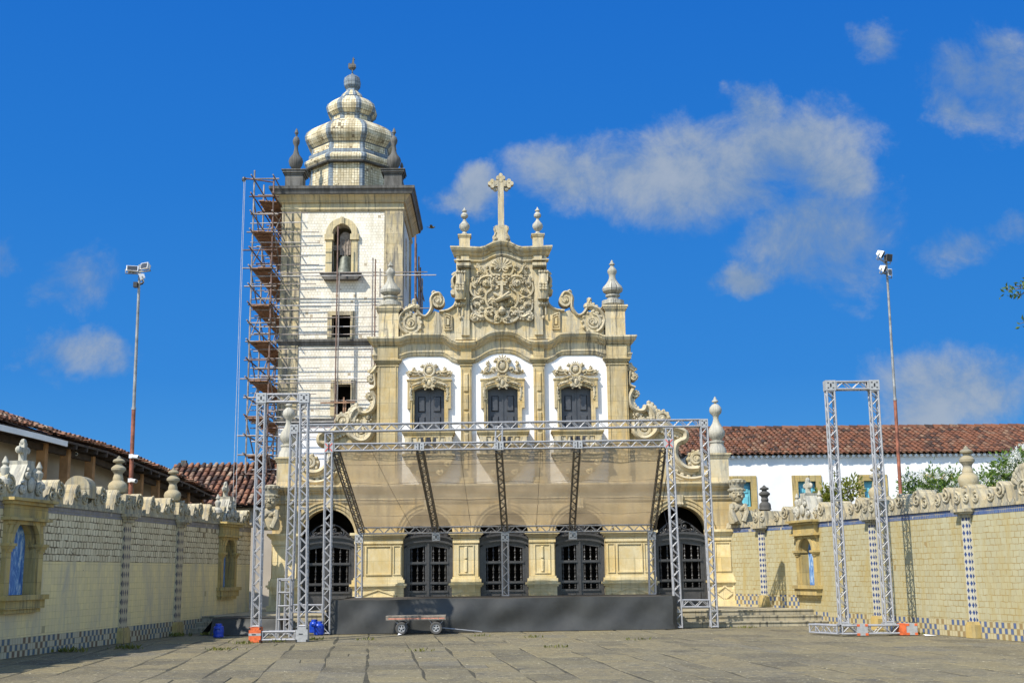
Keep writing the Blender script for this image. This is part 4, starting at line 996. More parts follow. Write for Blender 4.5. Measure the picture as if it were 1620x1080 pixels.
# --- scrolled shoulders beside the upper floor
SH = fps([(990, 566), (995, 572), (998, 580), (1000, 590), (999, 604), (998, 612), (1004, 616), (1003, 622), (998, 630), (1002, 643), (1012, 650), (1021, 648), (1030, 652), (1038, 662), (1057, 662), (1060, 676), (1072, 680), (1085, 686), (1083, 694), (1073, 700), (1069, 709), (1071, 722), (1077, 733), (1086, 740), (1096, 740), (1124, 734), (1124, 766), (990, 766)])
def tpath(s, pts): return [(XC+s*(fp(*p)[0]-XC), fp(*p)[1]) for p in pts]
for s in (-1, 1):
    k = MB(); k.prism([(XC+s*(a-XC), b_) for a, b_ in SH], FY+0.05, FY+0.5); shw = cpart('shoulder_wall', k, M_FAC)
    k = MB()
    def L(px, py, r, a0, turns, w=0.05, disc=True):
        c0 = tpath(s, [(px, py)])[0]
        if disc: k.prism(arc(c0[0], c0[1], r*PXM, 0, 360, 22)[:-1], FY-0.02, FY+0.48)
        lobe(k, c0[0], c0[1], r*PXM*0.9, a0 if s > 0 else 180-a0, s*turns, FY-0.03, w)
        for i in range(10):
            a = 2*math.pi*i/10; k.ball((c0[0]+r*PXM*0.97*math.cos(a), FY-0.02, c0[1]+r*PXM*0.97*math.sin(a)), w*0.8, 6)
    def T(pts, r, y=FY+0.08, f=2.6): k.tube(bez([(a, y, b_) for a, b_ in tpath(s, pts)], 5), r, 8, (AY, f))
    def F(pts, w, y=FY-0.02): leafy(k, tpath(s, pts), w, y)
    F([(993, 576), (997, 583), (1004, 588)], 0.12); L(1003, 596, 6.0, 180, 1.7, 0.04); T([(997, 588), (995.5, 600), (997, 609), (1005, 613)], 0.07)
    L(1005.5, 623, 6.0, 180, 1.7, 0.04); T([(1002, 616), (996.5, 627), (997, 637), (1001, 645), (1010, 650), (1019, 648.5), (1022, 641)], 0.10); F([(999, 630), (1001, 641), (1008, 648)], 0.10)
    F([(1022, 641), (1029, 645), (1034, 653), (1036, 661)], 0.16); T([(1018, 648), (1027, 643), (1034, 650), (1037, 658)], 0.07)
    L(1009, 656, 7.0, -90, 1.6, 0.05, False); L(1046.5, 661, 12.5, 0, 1.9, 0.075)
    L(1020, 677, 17, 90, 1.9, 0.085); T([(1003, 668), (1003, 682), (1012, 692), (1024, 692.5), (1036, 684), (1040, 672)], 0.11); F([(1004, 672), (1006, 684), (1018, 691), (1031, 687)], 0.12, FY-0.05)
    F([(1040, 676), (1050, 679), (1060, 684)], 0.13); T([(1054, 668), (1060, 677), (1072, 679), (1083, 684), (1084, 693), (1078, 698)], 0.13); F([(1058, 684), (1070, 684), (1081, 690)], 0.14, FY-0.03)
    T([(1080, 696), (1070, 702), (1067, 713), (1070, 726), (1079, 737), (1090, 742), (1104, 741)], 0.13); F([(1066, 704), (1064, 720), (1070, 736), (1084, 746), (1100, 748)], 0.15, FY-0.03)
    L(1101, 726, 13.5, 0, 2.0, 0.075); T([(1062, 742), (1072, 752), (1090, 757), (1110, 754), (1122, 746)], 0.09); F([(1064, 754), (1076, 758), (1092, 761)], 0.11); F([(1096, 757), (1108, 758), (1120, 755)], 0.10)
    for i in range(9):
        a = tpath(s, [(1066+6*i, 760)])[0]; k.ball((a[0], FY-0.01, a[1]), 0.075, 6)
    for i in range(7):
        a = tpath(s, [(1066-0.5*i, 700+7*i)])[0]; k.ball((a[0]-s*0.06, FY+0.01, a[1]), 0.07, 6)
    build('shoulder_scroll', k, M_CARV, shw, True)
# pedestals with urns above the outer arches
OUT = [(1153, 717), (1153, 715), (1146, 709), (1143, 704), (1142.5, 700), (1144, 699), (1144, 696.5), (1139, 695.5), (1141, 693), (1145, 688), (1145.5, 682), (1143, 676), (1138, 668), (1136, 661), (1137, 656), (1141, 652), (1142, 648), (1141, 643), (1137, 638.5), (1134, 637), (1134, 635.5), (1137, 634.5), (1137, 632.5), (1134.5, 630.5), (1134, 628), (1132, 625.5)]
for s in (-1, 1):
    k = MB(); a = fp(1122.5, 717); b_ = fp(1153, 762)
    x0, x1 = sorted((XC+s*(a[0]-XC), XC+s*(b_[0]-XC)))
    k.box(x0, x1, FY-0.10, FY+0.55, Zlow+0.002, a[1]-0.16)
    for (dz0, dz1, e) in ((0.0, -0.05, 0.09), (-0.05, -0.10, 0.06), (-0.10, -0.16, 0.03)): k.box(x0-e, x1+e, FY-0.10-e, FY+0.55+e, a[1]+dz1, a[1]+dz0)
    ped = cpart('pedestal', k, M_GAB)
    pr = pprof(OUT, 1132, FY); pr[0] = (pr[0][0]*0.72, a[1]); pr[1] = (pr[1][0]*0.72, pr[1][1])
    finial(ped, (x0+x1)/2, FY+0.22, pr)

# ------------------------------------------------------------------ bell tower
TY = 47.0
tq = lambda px, py: P(px, py, TY)
TX0, TX1 = tq(444.5, 500)[0], tq(635.5, 400)[0]; TD = TX1-TX0+0.2; TYB = TY+TD
TCX = (TX0+TX1)/2; TCY = TY+TD/2
bt = thing('bell_tower', 'tall white tiled bell tower with octagonal tiled dome and cockerel vane', 'tower', (TCX, TCY, 0))
tz = lambda py: tq(541, py)[1]
ZT = tz(322)
b = MB(); tk = 0.55
# front face with three openings, other faces plain or with one opening
def face(mb, ops, u0, u1, z0, z1, put):
    """wall with openings [(ua, ub, za, zb, arched)]; put(poly) extrudes it"""
    ops = sorted(ops, key=lambda o: o[2]); zc = z0
    for (ua, ub, za, zb, arch_) in ops:
        put([(u0, zc), (u1, zc), (u1, za), (u0, za)])
        r = (ub-ua)/2; top = zb+(r if arch_ else 0)
        put([(u0, za), (ua, za), (ua, top), (u0, top)]); put([(ub, za), (u1, za), (u1, top), (ub, top)])
        if arch_: 
            a = arc((ua+ub)/2, zb, r, 180, 90, 8); put([(ua, zb)]+a[1:]+[(ua, top)])
            a = arc((ua+ub)/2, zb, r, 0, 90, 8); put([(ub, zb)]+a[1:]+[(ub, top)])
        zc = top
    put([(u0, zc), (u1, zc), (u1, z1), (u0, z1)])
w0, w1 = tq(525.5, 400)[0], tq(556, 400)[0]
opsF = [(w0, w1, tz(436), tz(355)-(w1-w0)/2, True), (tq(525, 515)[0], tq(554.5, 515)[0], tz(534), tz(499), False), (tq(530, 620)[0], tq(555, 620)[0], tz(655), tz(608), False)]
face(b, opsF, TX0, TX1, tz(668), ZT, lambda poly: b.prism(poly, TY, TY+tk))
def sideprism(mb, poly, x0, x1):
    n = len(poly); mb.add([(x0, y, z) for y, z in poly]+[(x1, y, z) for y, z in poly], [tuple(range(n)), tuple(range(2*n-1, n-1, -1))]+[(i, i+n, (i+1) % n+n, (i+1) % n) for i in range(n)])
cyo = TCY; hwd = (w1-w0)/2
face(b, [(cyo-hwd*1.3, cyo+hwd*1.3, tz(436), tz(355)-hwd, True)], TY+tk, TYB-tk, tz(668), ZT, lambda poly: sideprism(b, poly, TX1-tk, TX1))
face(b, [(cyo-hwd*1.3, cyo+hwd*1.3, tz(436), tz(355)-hwd, True)], TY+tk, TYB-tk, tz(668), ZT, lambda poly: sideprism(b, poly, TX0, TX0+tk))
b.box(TX0, TX1, TYB-tk, TYB, tz(668), ZT)
b.box(TX0+tk, TX1-tk, TY+tk, TYB-tk, tz(455), tz(452)); b.box(TX0+tk, TX1-tk, TY+tk, TYB-tk, ZT-0.3, ZT-0.1)
build('tower_wall', b, M_TOWER, bt)
b = MB(); b.box(TX0, TX1, TY, TYB, 0, tz(668)); build('tower_base', b, M_WHITE, bt)
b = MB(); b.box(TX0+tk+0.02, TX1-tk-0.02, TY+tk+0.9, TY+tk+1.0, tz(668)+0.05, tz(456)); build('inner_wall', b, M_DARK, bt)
qw = tq(475, 500)[0]-tq(447, 500)[0]
for (sx, sy) in ((0, 0), (1, 0), (1, 1), (0, 1)):
    b = MB(); x0 = TX0-0.05 if sx == 0 else TX1-qw; y0 = TY-0.05 if sy == 0 else TYB-qw
    b.box(x0, x0+qw+0.05, y0, y0+qw+0.05, tz(668)+0.001, ZT); build('corner_pilaster', b, M_TSTN, bt)
# cornices
def ringbox(mb, e, z0, z1): mb.box(TX0-e, TX1+e, TY-e, TYB+e, z0, z1)
def ringprof(mb, prof):
    m = len(prof); vs = [p for (e, z) in prof for p in ((TX0-e, TY-e, z), (TX1+e, TY-e, z), (TX1+e, TYB+e, z), (TX0-e, TYB+e, z))]
    mb.add(vs, [(i*4+k_, i*4+(k_+1) % 4, (i+1)*4+(k_+1) % 4, (i+1)*4+k_) for i in range(m-1) for k_ in range(4)]+[(3, 2, 1, 0), ((m-1)*4, (m-1)*4+1, (m-1)*4+2, (m-1)*4+3)])
b = MB(); ringprof(b, [(0.04, tz(335)), (0.10, tz(332)), (0.10, tz(329.5)), (0.06, tz(328.5)), (0.06, tz(323)), (0.14, tz(321.5)), (0.18, tz(319)), (0.27, tz(315)), (0.36, tz(312.5)), (0.36, tz(311.6))])
build('cornice', b, M_TLIGHT, bt)
b = MB(); ringprof(b, [(0.42, tz(311.5)), (0.44, tz(309.5)), (0.47, tz(306)), (0.53, tz(304)), (0.54, tz(300))])
build('cornice_cap', b, M_BLK, bt)
for (p0, p1) in ((537, 547), (662, 672)):
    b = MB(); ringprof(b, [(0.02, tz(p1)), (0.06, tz(p1-1)), (0.09, tz(p0+6)), (0.16, tz(p0+3.5)), (0.17, tz(p0))])
    build('string_course', b, M_BLK, bt)
# window frames
def wframe(x0, x1, z0, z1, fw, archd, m_, face_y=TY, sill=True):
    b = MB(); d = 0.07
    if archd:
        r = (x1-x0)/2; zs = z1-r; c = (x0+x1)/2
        b.prism(arc(c, zs, r+fw, 0, 180, 18)+arc(c, zs, r, 180, 0, 18), TY-d, TY+0.2)
        for s in (0, 1):
            xa, xb = (x0-fw, x0) if s == 0 else (x1, x1+fw)
            b.box(xa, xb, TY-d, TY+0.2, z0, zs); b.box(xa-0.05, xb+0.05, TY-d-0.06, TY+0.2, zs-0.28, zs-0.04)
        b.box(c-0.08, c+0.08, TY-d-0.05, TY, z1-0.0, z1+fw+0.03)
    else:
        b.box(x0-fw, x0, TY-d, TY+0.2, z0-fw*0.4, z1); b.box(x1, x1+fw, TY-d, TY+0.2, z0-fw*0.4, z1); b.box(x0-fw, x1+fw, TY-d, TY+0.2, z1, z1+fw)
        b.box(x0-fw*0.0, x1, TY-d, TY+0.2, z0-fw*0.4, z0)
    o = build('window', b, m_, bt)
    if sill:
        k = MB(); k.prism([(x0-fw-0.18, z0), (x1+fw+0.18, z0), (x1+fw+0.02, z0-0.22), (x0-fw-0.02, z0-0.22)], TY-0.32, TY+0.02); k.box(x0-fw-0.18, x1+fw+0.18, TY-0.36, TY+0.02, z0, z0+0.06); build('sill', k, M_BLK, o)
    return o
wframe(w0, w1, opsF[0][2], opsF[0][3]+hwd, tq(525.5, 400)[0]-tq(515.5, 400)[0], True, M_TLIGHT)
for o_ in opsF[1:]: wframe(o_[0], o_[1], o_[2], o_[3], 0.17, False, M_TSTN, sill=False)
# gargoyles / spouts of the cornice left dark; dome
DX, DY = TCX, TCY
dpx = lambda py: P(555, py, TCY)[1]
R8 = lambda a: a/math.cos(math.pi/8)
ppm = TCY/FPX
DPROF = [(318, 62), (276.5, 62), (276, 62.5), (275, 69), (270, 72.5), (266, 72), (262, 66), (256, 65.5), (254, 62), (245, 61), (243.5, 62.5), (239, 67), (233, 71.5), (227, 72.5), (220, 70), (213, 62), (206, 50), (200, 37), (198, 31), (191, 31), (189, 33), (184, 38.5), (177, 40.5), (171, 38.5), (165, 32), (161, 26), (159, 17.5), (156, 18), (152, 16), (146, 10), (143, 9)]
BLUE_ROWS = {5, 6, 7, 12-4+0, 17}
b = MB(); n = 8; ph = math.pi/8
rings = []
for (py, hw_) in DPROF: rings.append((dpx(py), hw_*ppm))
def corner(r, k): 
    a = ph+2*math.pi*k/8; rr = R8(r); return Vector((DX+rr*math.cos(a), DY+rr*math.sin(a)))
for i in range(len(rings)-1):
    (z0, r0), (z1, r1) = rings[i], rings[i+1]
    py = (DPROF[i][0]+DPROF[i+1][0])/2
    blue = (255.5 < py < 261.5) or (243.5 < py < 245.5) or (156 < py < 160.5) or (py < 147) or (189 < py < 192)
    for k in range(8):
        A0, B0 = corner(r0, k), corner(r0, k+1); A1, B1 = corner(r1, k), corner(r1, k+1)
        sw0 = min(0.3, 0.13/max((B0-A0).length, 0.2)); sw1 = min(0.3, 0.13/max((B1-A1).length, 0.2))
        fr0 = (0, sw0, 1-sw0, 1); fr1 = (0, sw1, 1-sw1, 1)
        for j in range(3):
            b.cur = 1 if (blue or j != 1) else 0
            p = [A0.lerp(B0, fr0[j]), A0.lerp(B0, fr0[j+1]), A1.lerp(B1, fr1[j+1]), A1.lerp(B1, fr1[j])]
            b.add([(p[0].x, p[0].y, z0), (p[1].x, p[1].y, z0), (p[2].x, p[2].y, z1), (p[3].x, p[3].y, z1)], [(0, 1, 2, 3)])
b.cur = 0
dome = build('dome', b, [M_DOME, M_DOMEB], bt)
k = MB(); zq = dpx(275)
for i in range(8):
    A, B = corner(rings[3][1]-0.05, i), corner(rings[3][1]-0.05, i+1); k.tube([(A.x, A.y, zq), (B.x, B.y, zq)], 0.075, 8)
build('dome_moulding', k, M_BLK, dome)
k = MB(); zb0 = dpx(144); k.lathe([(0.22, zb0), (0.27, zb0+0.05), (0.36, dpx(138)), (0.385, dpx(131)), (0.35, dpx(125)), (0.22, dpx(121)), (0.08, dpx(120)), (0.06, dpx(117))], (DX, DY), 8, phase=ph)
build('ball', k, M_DOMEB, dome)
k = MB(); zc0 = dpx(116); zc9 = dpx(91); H = zc9-zc0
rooster = [(0.0, 0.0), (0.04, 0.18), (0.18, 0.22), (0.33, 0.36), (0.30, 0.52), (0.18, 0.56), (0.13, 0.70), (0.14, 0.84), (0.20, 0.88), (0.11, 0.92), (0.09, 1.0), (0.02, 0.95), (-0.02, 0.80), (-0.05, 0.62), (-0.16, 0.55), (-0.28, 0.62), (-0.38, 0.60), (-0.42, 0.45), (-0.38, 0.30), (-0.26, 0.26), (-0.14, 0.20), (-0.04, 0.17), (-0.05, 0.0)]
k.prism([(DX+a*H*0.62, zc0+c_*H) for a, c_ in rooster], DY-0.05, DY+0.05); k.bar((DX, DY, dpx(120)), (DX, DY, zc0+0.05), 0.025); k.ball((DX-0.02, DY, zc0+H*0.38), 0.15, 8, (1.2, 0.8, 0.9))
build('cockerel_vane', k, M_BLK, dome)
# corner pinnacles of the tower
PN = [(632, 275), (632, 268), (627, 266.5), (624, 265), (629, 262), (633, 256), (634.5, 250), (633, 245), (628, 239), (626, 232), (625.5, 226), (628, 221), (628.5, 217), (626.5, 212), (624, 210), (624.5, 207), (626, 205), (625, 201), (622.7, 197)]
for (sx, sy) in ((0, 0), (1, 0), (1, 1), (0, 1)):
    cx = TX0+0.38 if sx == 0 else TX1-0.38; cy = TY+0.38 if sy == 0 else TYB-0.38
    k = MB(); zt0, zt1 = tz(300), tz(268)
    for (e, a, c_) in ((0.42, zt0, zt0+0.12), (0.36, zt0+0.12, zt1-0.2), (0.40, zt1-0.2, zt1-0.13), (0.46, zt1-0.13, zt1-0.04), (0.50, zt1-0.04, zt1)): k.box(cx-e, cx+e, cy-e, cy+e, a, c_)
    o = build('pinnacle', k, M_BLK, bt)
    pr = [(r*0.98, z) for r, z in pprof(PN, 622.7, TY)]; pr = [p for p in pr if p[1] > zt1]; pr = [(0.34, zt1)]+pr
    finial(o, cx, cy, pr, M_BLK, 16, 'urn')
b = MB(); ys = TY-0.02
for px in (487,):
    c0 = tq(px, 295); b.lathe([(0.10, c0[1]-0.2), (0.14, c0[1])], (c0[0], TY+0.2), 10)
# bell
c0 = tq(543.5, 415); bx, by = c0[0]+0.02, TY+0.50
bell = thing('church_bell', 'green bronze bell hanging in the arched tower opening', 'bell', (bx, by, tz(430)))
k = MB(); zb = tz(431); hb_ = tz(400)-zb
k.lathe([(0.50, zb), (0.50, zb+0.04), (0.43, zb+hb_*0.18), (0.35, zb+hb_*0.45), (0.31, zb+hb_*0.75), (0.24, zb+hb_*0.93), (0.08, zb+hb_)], (bx, by), 20); build('bell_body', k, M_BRONZE, bell, True)
k = MB(); k.box(bx-0.22, bx+0.22, by-0.18, by+0.18, zb+hb_, tz(372)); k.prism(arc(bx, tz(372), 0.22, 0, 180, 10), by-0.18, by+0.18); k.box(bx-0.62, bx+0.62, by-0.13, by+0.13, tz(392), tz(384))
for s in (-0.1, 0.0, 0.1): k.bar((bx+s, by-0.19, tz(402)), (bx+s*1.4, by-0.19, tz(374)), 0.022)
build('yoke', k, M_WOODY, bell)
k = MB(); k.bar((bx, by, zb-0.10), (bx, by, zb+hb_*0.6), 0.03); k.ball((bx, by, zb-0.06), 0.08, 8); build('clapper', k, M_BLK, bell)
# ------------------------------------------------------------------ boundary walls of the forecourt
ZBL = 2.98
class WallFrame:
    """local frame of a straight wall: x along it, y out into the forecourt, z up"""
    def __init__(s, a, b_):
        s.a = Vector((a[0], a[1], 0)); d = Vector((b_[0]-a[0], b_[1]-a[1], 0)); s.len = d.length; d.normalize(); s.d = d
        n = Vector((0, 0, 1)).cross(d); s.n = n; s.zb = ZBL
        s.M = Matrix(((d.x, n.x, 0, a[0]), (d.y, n.y, 0, a[1]), (0, 0, 1, 0), (0, 0, 0, 1)))
    def sz(s, px, py=850):
        d = ray(px, py); t = (s.a-CAM).dot(s.n)/d.dot(s.n); p = CAM+d*t
        return ((p-s.a).dot(s.d), p.z)
ZBL = 2.98; ZBR = 2.80; ZB = 2.98                                    # underside of the blue border
def wall(frame, name, label, niches, pil, x0, x1, split, mats, crest_seed, dia=None, dado=0.39, floor=0.0):
    w_ = thing(name, label, 'wall', mat=frame.M); ZB = frame.zb
    T = -0.45
    def cuts(z0, z1):
        """solid stretches between niche openings over a height band"""
        mb = MB(); xs = x0
        for (na, nb, nz0, nzs) in sorted(niches):
            r = (nb-na)/2; top = nzs+r
            if xs < na: mb.prism([(xs, z0), (na, z0), (na, z1), (xs, z1)], 0, T)
            lo_, hi_ = max(z0, min(nz0, z1)), min(z1, max(top, z0))
            if nz0 > z0: mb.prism([(na, z0), (nb, z0), (nb, min(nz0, z1)), (na, min(nz0, z1))], 0, T)
            if top < z1:
                if z0 >= top: mb.prism([(na, z0), (nb, z0), (nb, z1), (na, z1)], 0, T)
                else:
                    zz = max(z0, nzs); a = [p for p in arc((na+nb)/2, nzs, r, 180, 0, 20) if p[1] > zz+1e-4]
                    xh = math.sqrt(max(0, r*r-(zz-nzs)**2)); c = (na+nb)/2
                    if c-xh > na+1e-4: a = [(na, zz), (c-xh, zz)]+a+[(c+xh, zz), (nb, zz)]
                    else: a = [(na, zz)]+a+[(nb, zz)]
                    mb.prism(a+[(nb, z1), (na, z1)], 0, T)
            elif nzs < z1 and top >= z1:
                c = (na+nb)/2; zz = max(z0, nzs); xt = math.sqrt(max(0, r*r-(z1-nzs)**2))
                al = [(c-math.sqrt(max(0, r*r-(h-nzs)**2)), h) for h in [zz+(z1-zz)*i/8 for i in range(9)]]
                if xt < r-1e-4:
                    mb.prism([(na, zz)]+al[1:]+[(na, z1)], 0, T); mb.prism([(nb, zz)]+[(2*c-a, h) for a, h in al[1:]]+[(nb, z1)], 0, T)
            xs = nb
        if xs < x1: mb.prism([(xs, z0), (x1, z0), (x1, z1), (xs, z1)], 0, T)
        return mb
    zs = [dado+floor] + ([split] if split else []) + [ZB]
    k = MB(); k.box(x0, x1, T, 0.0, 0, dado+floor-0.001 if floor == 0 else floor-0.001)
    if floor == 0: build('checker_dado', k, M_CHK if dia else M_CHKR, w_, local=True)
    else:
        build('plinth', k, M_WSTN, w_, local=True); k = MB(); k.box(x0, x1, T, 0.0, floor, floor+dado-0.001); build('checker_dado', k, M_CHK if dia else M_CHKR, w_, local=True)
    for i in range(len(zs)-1):
        build('tile_field', cuts(zs[i], zs[i+1]-0.001), mats[i], w_, local=True)
    k = MB(); k.box(x0, x1, T, 0.006, ZB, ZB+0.15); build('blue_border', k, M_BLUEL if dia else M_BLUEB, w_, local=True)
    # crest of volutes: lobes with dips, extruded through the wall
    rg = random.Random(crest_seed); zb = ZB+0.151; k = MB()
    P_ = 1.05; ncell = max(1, round((x1-x0)/P_)); P_ = (x1-x0)/ncell
    prof = [(0.0, 0.17), (0.04, 0.08), (0.10, 0.035), (0.17, 0.05), (0.22, 0.13), (0.25, 0.28), (0.28, 0.42), (0.35, 0.53), (0.43, 0.56), (0.50, 0.50), (0.54, 0.38), (0.57, 0.27), (0.61, 0.24), (0.66, 0.33), (0.71, 0.42), (0.78, 0.42), (0.84, 0.32), (0.89, 0.20), (0.95, 0.16), (1.0, 0.17)]
    prof_old = [(0.0, 0.19), (0.05, 0.12), (0.12, 0.09), (0.20, 0.12), (0.25, 0.22), (0.28, 0.36), (0.34, 0.47), (0.42, 0.52), (0.50, 0.49), (0.55, 0.42), (0.58, 0.36), (0.62, 0.40), (0.68, 0.45), (0.76, 0.43), (0.82, 0.34), (0.88, 0.25), (0.94, 0.22), (1.0, 0.19)]
    for c in range(ncell):
        flip = c % 2 == 1; xa = x0+c*P_
        pts = [(xa+(1-t if flip else t)*P_, zb+h+0.04*rg.uniform(-1, 1)*(0 < t < 1)) for t, h in prof]
        if flip: pts = pts[::-1]
        k.prism([(xa, zb)]+[(xa+P_, zb)]+pts[::-1], 0.02, T-0.03)
        for (tc_, hc, r) in ((0.40, 0.33, 0.23), (0.745, 0.24, 0.17)):
            cxx = xa+(1-tc_ if flip else tc_)*P_
            sp = spiral(cxx, zb+hc, r*0.86, r*0.2, 90, 1.6*(-1 if flip else 1), 0.03, 20, 0.02)
            k.tube(sp, [0.034*(1-0.4*i/20) for i in range(21)], 6)
    k.box(x0, x1, T-0.05, 0.05, zb-0.0, zb+0.07)
    build('crest', k, M_CREST, w_, local=True)
    # tile pilasters with a base block and capital
    for (p0, p1) in pil:
        k = MB(); k.box(p0, p1, 0.0, 0.07, floor+0.35, ZB-0.05); o = build('pilaster', k, dia or M_DIAM, w_, local=True)
        k = MB(); k.box(p0-0.05, p1+0.05, 0.0, 0.15, floor, floor+0.30); k.prism([(p0-0.05, floor+0.30), (p1+0.05, floor+0.30), (p1, floor+0.37), (p0, floor+0.37)], 0.0, 0.13)
        build('base', k, M_WSTN, o, local=True)
        k = MB()
        for (a, c_, e) in ((ZB+0.08, ZB+0.15, 0.16), (ZB+0.03, ZB+0.08, 0.11), (ZB-0.05, ZB+0.03, 0.05)): k.box(p0-e, p1+e, -0.1, 0.07+e, a, c_)
        k.prism([((p0+p1)/2-0.36, ZB+0.15), ((p0+p1)/2+0.36, ZB+0.15), ((p0+p1)/2+0.30, ZB+0.62), ((p0+p1)/2-0.30, ZB+0.62)], 0.10, T-0.05)
        for s in (-1, 1): k.tube(spiral((p0+p1)/2+s*0.19, ZB+0.40, 0.16, 0.03, 90, s*1.6, 0.11, 20, 0.02), 0.032, 6)
        build('capital', k, M_CREST, o, local=True)
    for ni, (na, nb, nz0, nzs) in enumerate(niches):
        r = (nb-na)/2; c = (na+nb)/2; fw = 0.20
        k = MB()
        k.prism(arc(c, nzs, r+fw, 0, 180, 20)+arc(c, nzs, r, 180, 0, 20), 0.10, -0.02); k.prism(arc(c, nzs, r+fw*0.45, 0, 180, 20)+arc(c, nzs, r-0.03, 180, 0, 20), 0.13, 0.0)
        a_i = [(na+0.03, nz0)]+[(p[0], p[1]) for p in arc(c, nzs, r-0.03, 180, 0, 20)]+[(nb-0.03, nz0)]; a_o = [(na-0.01, nz0)]+arc(c, nzs, r+0.01, 180, 0, 20)+[(nb+0.01, nz0)]
        for i in range(len(a_i)-1): k.prism([a_o[i], a_o[i+1], a_i[i+1], a_i[i]], 0.05, -0.30)
        for s in (-1, 1):
            e0, e1 = (na-fw, na) if s < 0 else (nb, nb+fw)
            k.box(e0, e1, -0.02, 0.10, nz0, nzs-0.10)
            for (a, c_, e) in ((nzs-0.03, nzs+0.03, 0.06), (nzs-0.08, nzs-0.03, 0.03), (nzs-0.14, nzs-0.08, 0.0)): k.box(e0-e, e1+e, -0.16, 0.13+e, a, c_)
            # spandrel blocks up to the entablature
            za = nzs+0.031; k.prism([(c+s*(r+fw), za), (c+s*(r+fw), ZB-0.30)]+[(c+s*abs(p[0]-c), p[1]) for p in arc(c, nzs, r+fw-0.01, 88, 4, 10)], 0.07, -0.02)
        for (a, c_, e) in ((nz0-0.10, nz0, 0.10), (nz0-0.28, nz0-0.10, 0.04), (nz0-0.36, nz0-0.28, -0.02)): k.box(na-fw-e, nb+fw+e, -0.3, 0.14+e, a, c_)
        o = build('niche', k, M_WSTN, w_, local=True)
        k = MB(); zt0 = ZB-0.30
        for (a, c_, e) in ((zt0, zt0+0.08, 0.0), (zt0+0.08, zt0+0.14, 0.10), (zt0+0.14, zt0+0.40, 0.02), (zt0+0.40, zt0+0.47, 0.10), (zt0+0.47, zt0+0.53, 0.18)): k.box(na-fw-e, nb+fw+e, -0.3, 0.12+e, a, c_)
        build('niche_cornice', k, M_WSTN, o, local=True)
        k = MB()
        k.prism([(na, nz0), (nb, nz0)]+arc(c, nzs, r, 0, 180, 20), -0.20, -0.29); build('painted_panel', k, M_BPAN, o, local=True)
        k = MB(); zt_ = zt0+0.531                # sculpted top: scrolls, small urns, cross
        k.prism([(c-0.60, zt_), (c+0.60, zt_), (c+0.50, zt_+0.16), (c+0.36, zt_+0.30), (c+0.24, zt_+0.55), (c+0.14, zt_+0.72), (c+0.16, zt_+0.80), (c-0.16, zt_+0.80), (c-0.14, zt_+0.72), (c-0.24, zt_+0.55), (c-0.36, zt_+0.30), (c-0.50, zt_+0.16)], 0.10, -0.30)
        for s in (-1, 1):
            lobe_y(k, c+s*0.36, zt_+0.20, 0.15, 90, s*1.5, 0.13, 0.045); lobe_y(k, c+s*0.17, zt_+0.50, 0.12, 90, s*1.5, 0.12, 0.04)
            k.lathe([(0.10, zt_), (0.10, zt_+0.14), (0.07, zt_+0.17), (0.15, zt_+0.27), (0.14, zt_+0.36), (0.06, zt_+0.44), (0.09, zt_+0.55), (0.09, zt_+0.60), (0.04, zt_+0.66), (0.07, zt_+0.71), (0.05, zt_+0.76), (0.015, zt_+0.84)], (c+s*0.70, -0.08), 12)
        k.ball((c, 0.13, zt_+0.30), 0.13, 10, (1, 0.6, 1.3))
        k.box(c-0.06, c+0.06, -0.16, -0.04, zt_+0.80, zt_+1.18); k.box(c-0.17, c+0.17, -0.155, -0.045, zt_+0.97, zt_+1.08)
        for (ex, ez) in ((-0.17, 1.025), (0.17, 1.025), (0, 1.19)): k.ball((c+ex, -0.1, zt_+ez), 0.085, 8, (1, 0.8, 1))
        build('niche_pediment', k, M_URN, o, local=True, smooth=True)
    return w_
def lobe_y(mb, cx, cz, r, a0, turns, y, w):
    pts = spiral(cx, cz, r, r*0.16, a0, turns, y, 24, 0.03); mb.tube(pts, [w*(1-0.5*i/24) for i in range(25)], 7); mb.ball(pts[-1], w, 8)
def wfinial(frame, s, label, h=1.0, r=0.235, mat=M_CREST, tilt=0, group=None):
    c = frame.M @ Vector((s, -0.18, 0)); z = frame.zb+0.60
    pr = [(0.16, 0), (0.16, 0.04), (0.12, 0.06), (0.20, 0.10), (r*0.97, 0.19), (r, 0.27), (r*0.9, 0.36), (r*0.55, 0.44), (0.125, 0.52), (0.10, 0.62), (0.12, 0.67), (0.175, 0.74), (0.18, 0.80), (0.13, 0.86), (0.08, 0.90), (0.075, 0.94), (0.14, 0.97), (0.15, 1.01), (0.12, 1.05), (0.06, 1.08), (0.045, 1.12), (0.01, 1.16)]
    k = MB(); k.lathe([(a, z+b_*h/1.16) for a, b_ in pr], (c.x, c.y), 18)
    return solo('stone_finial', k, mat, label, 'finial', (c.x, c.y, z), group, True)
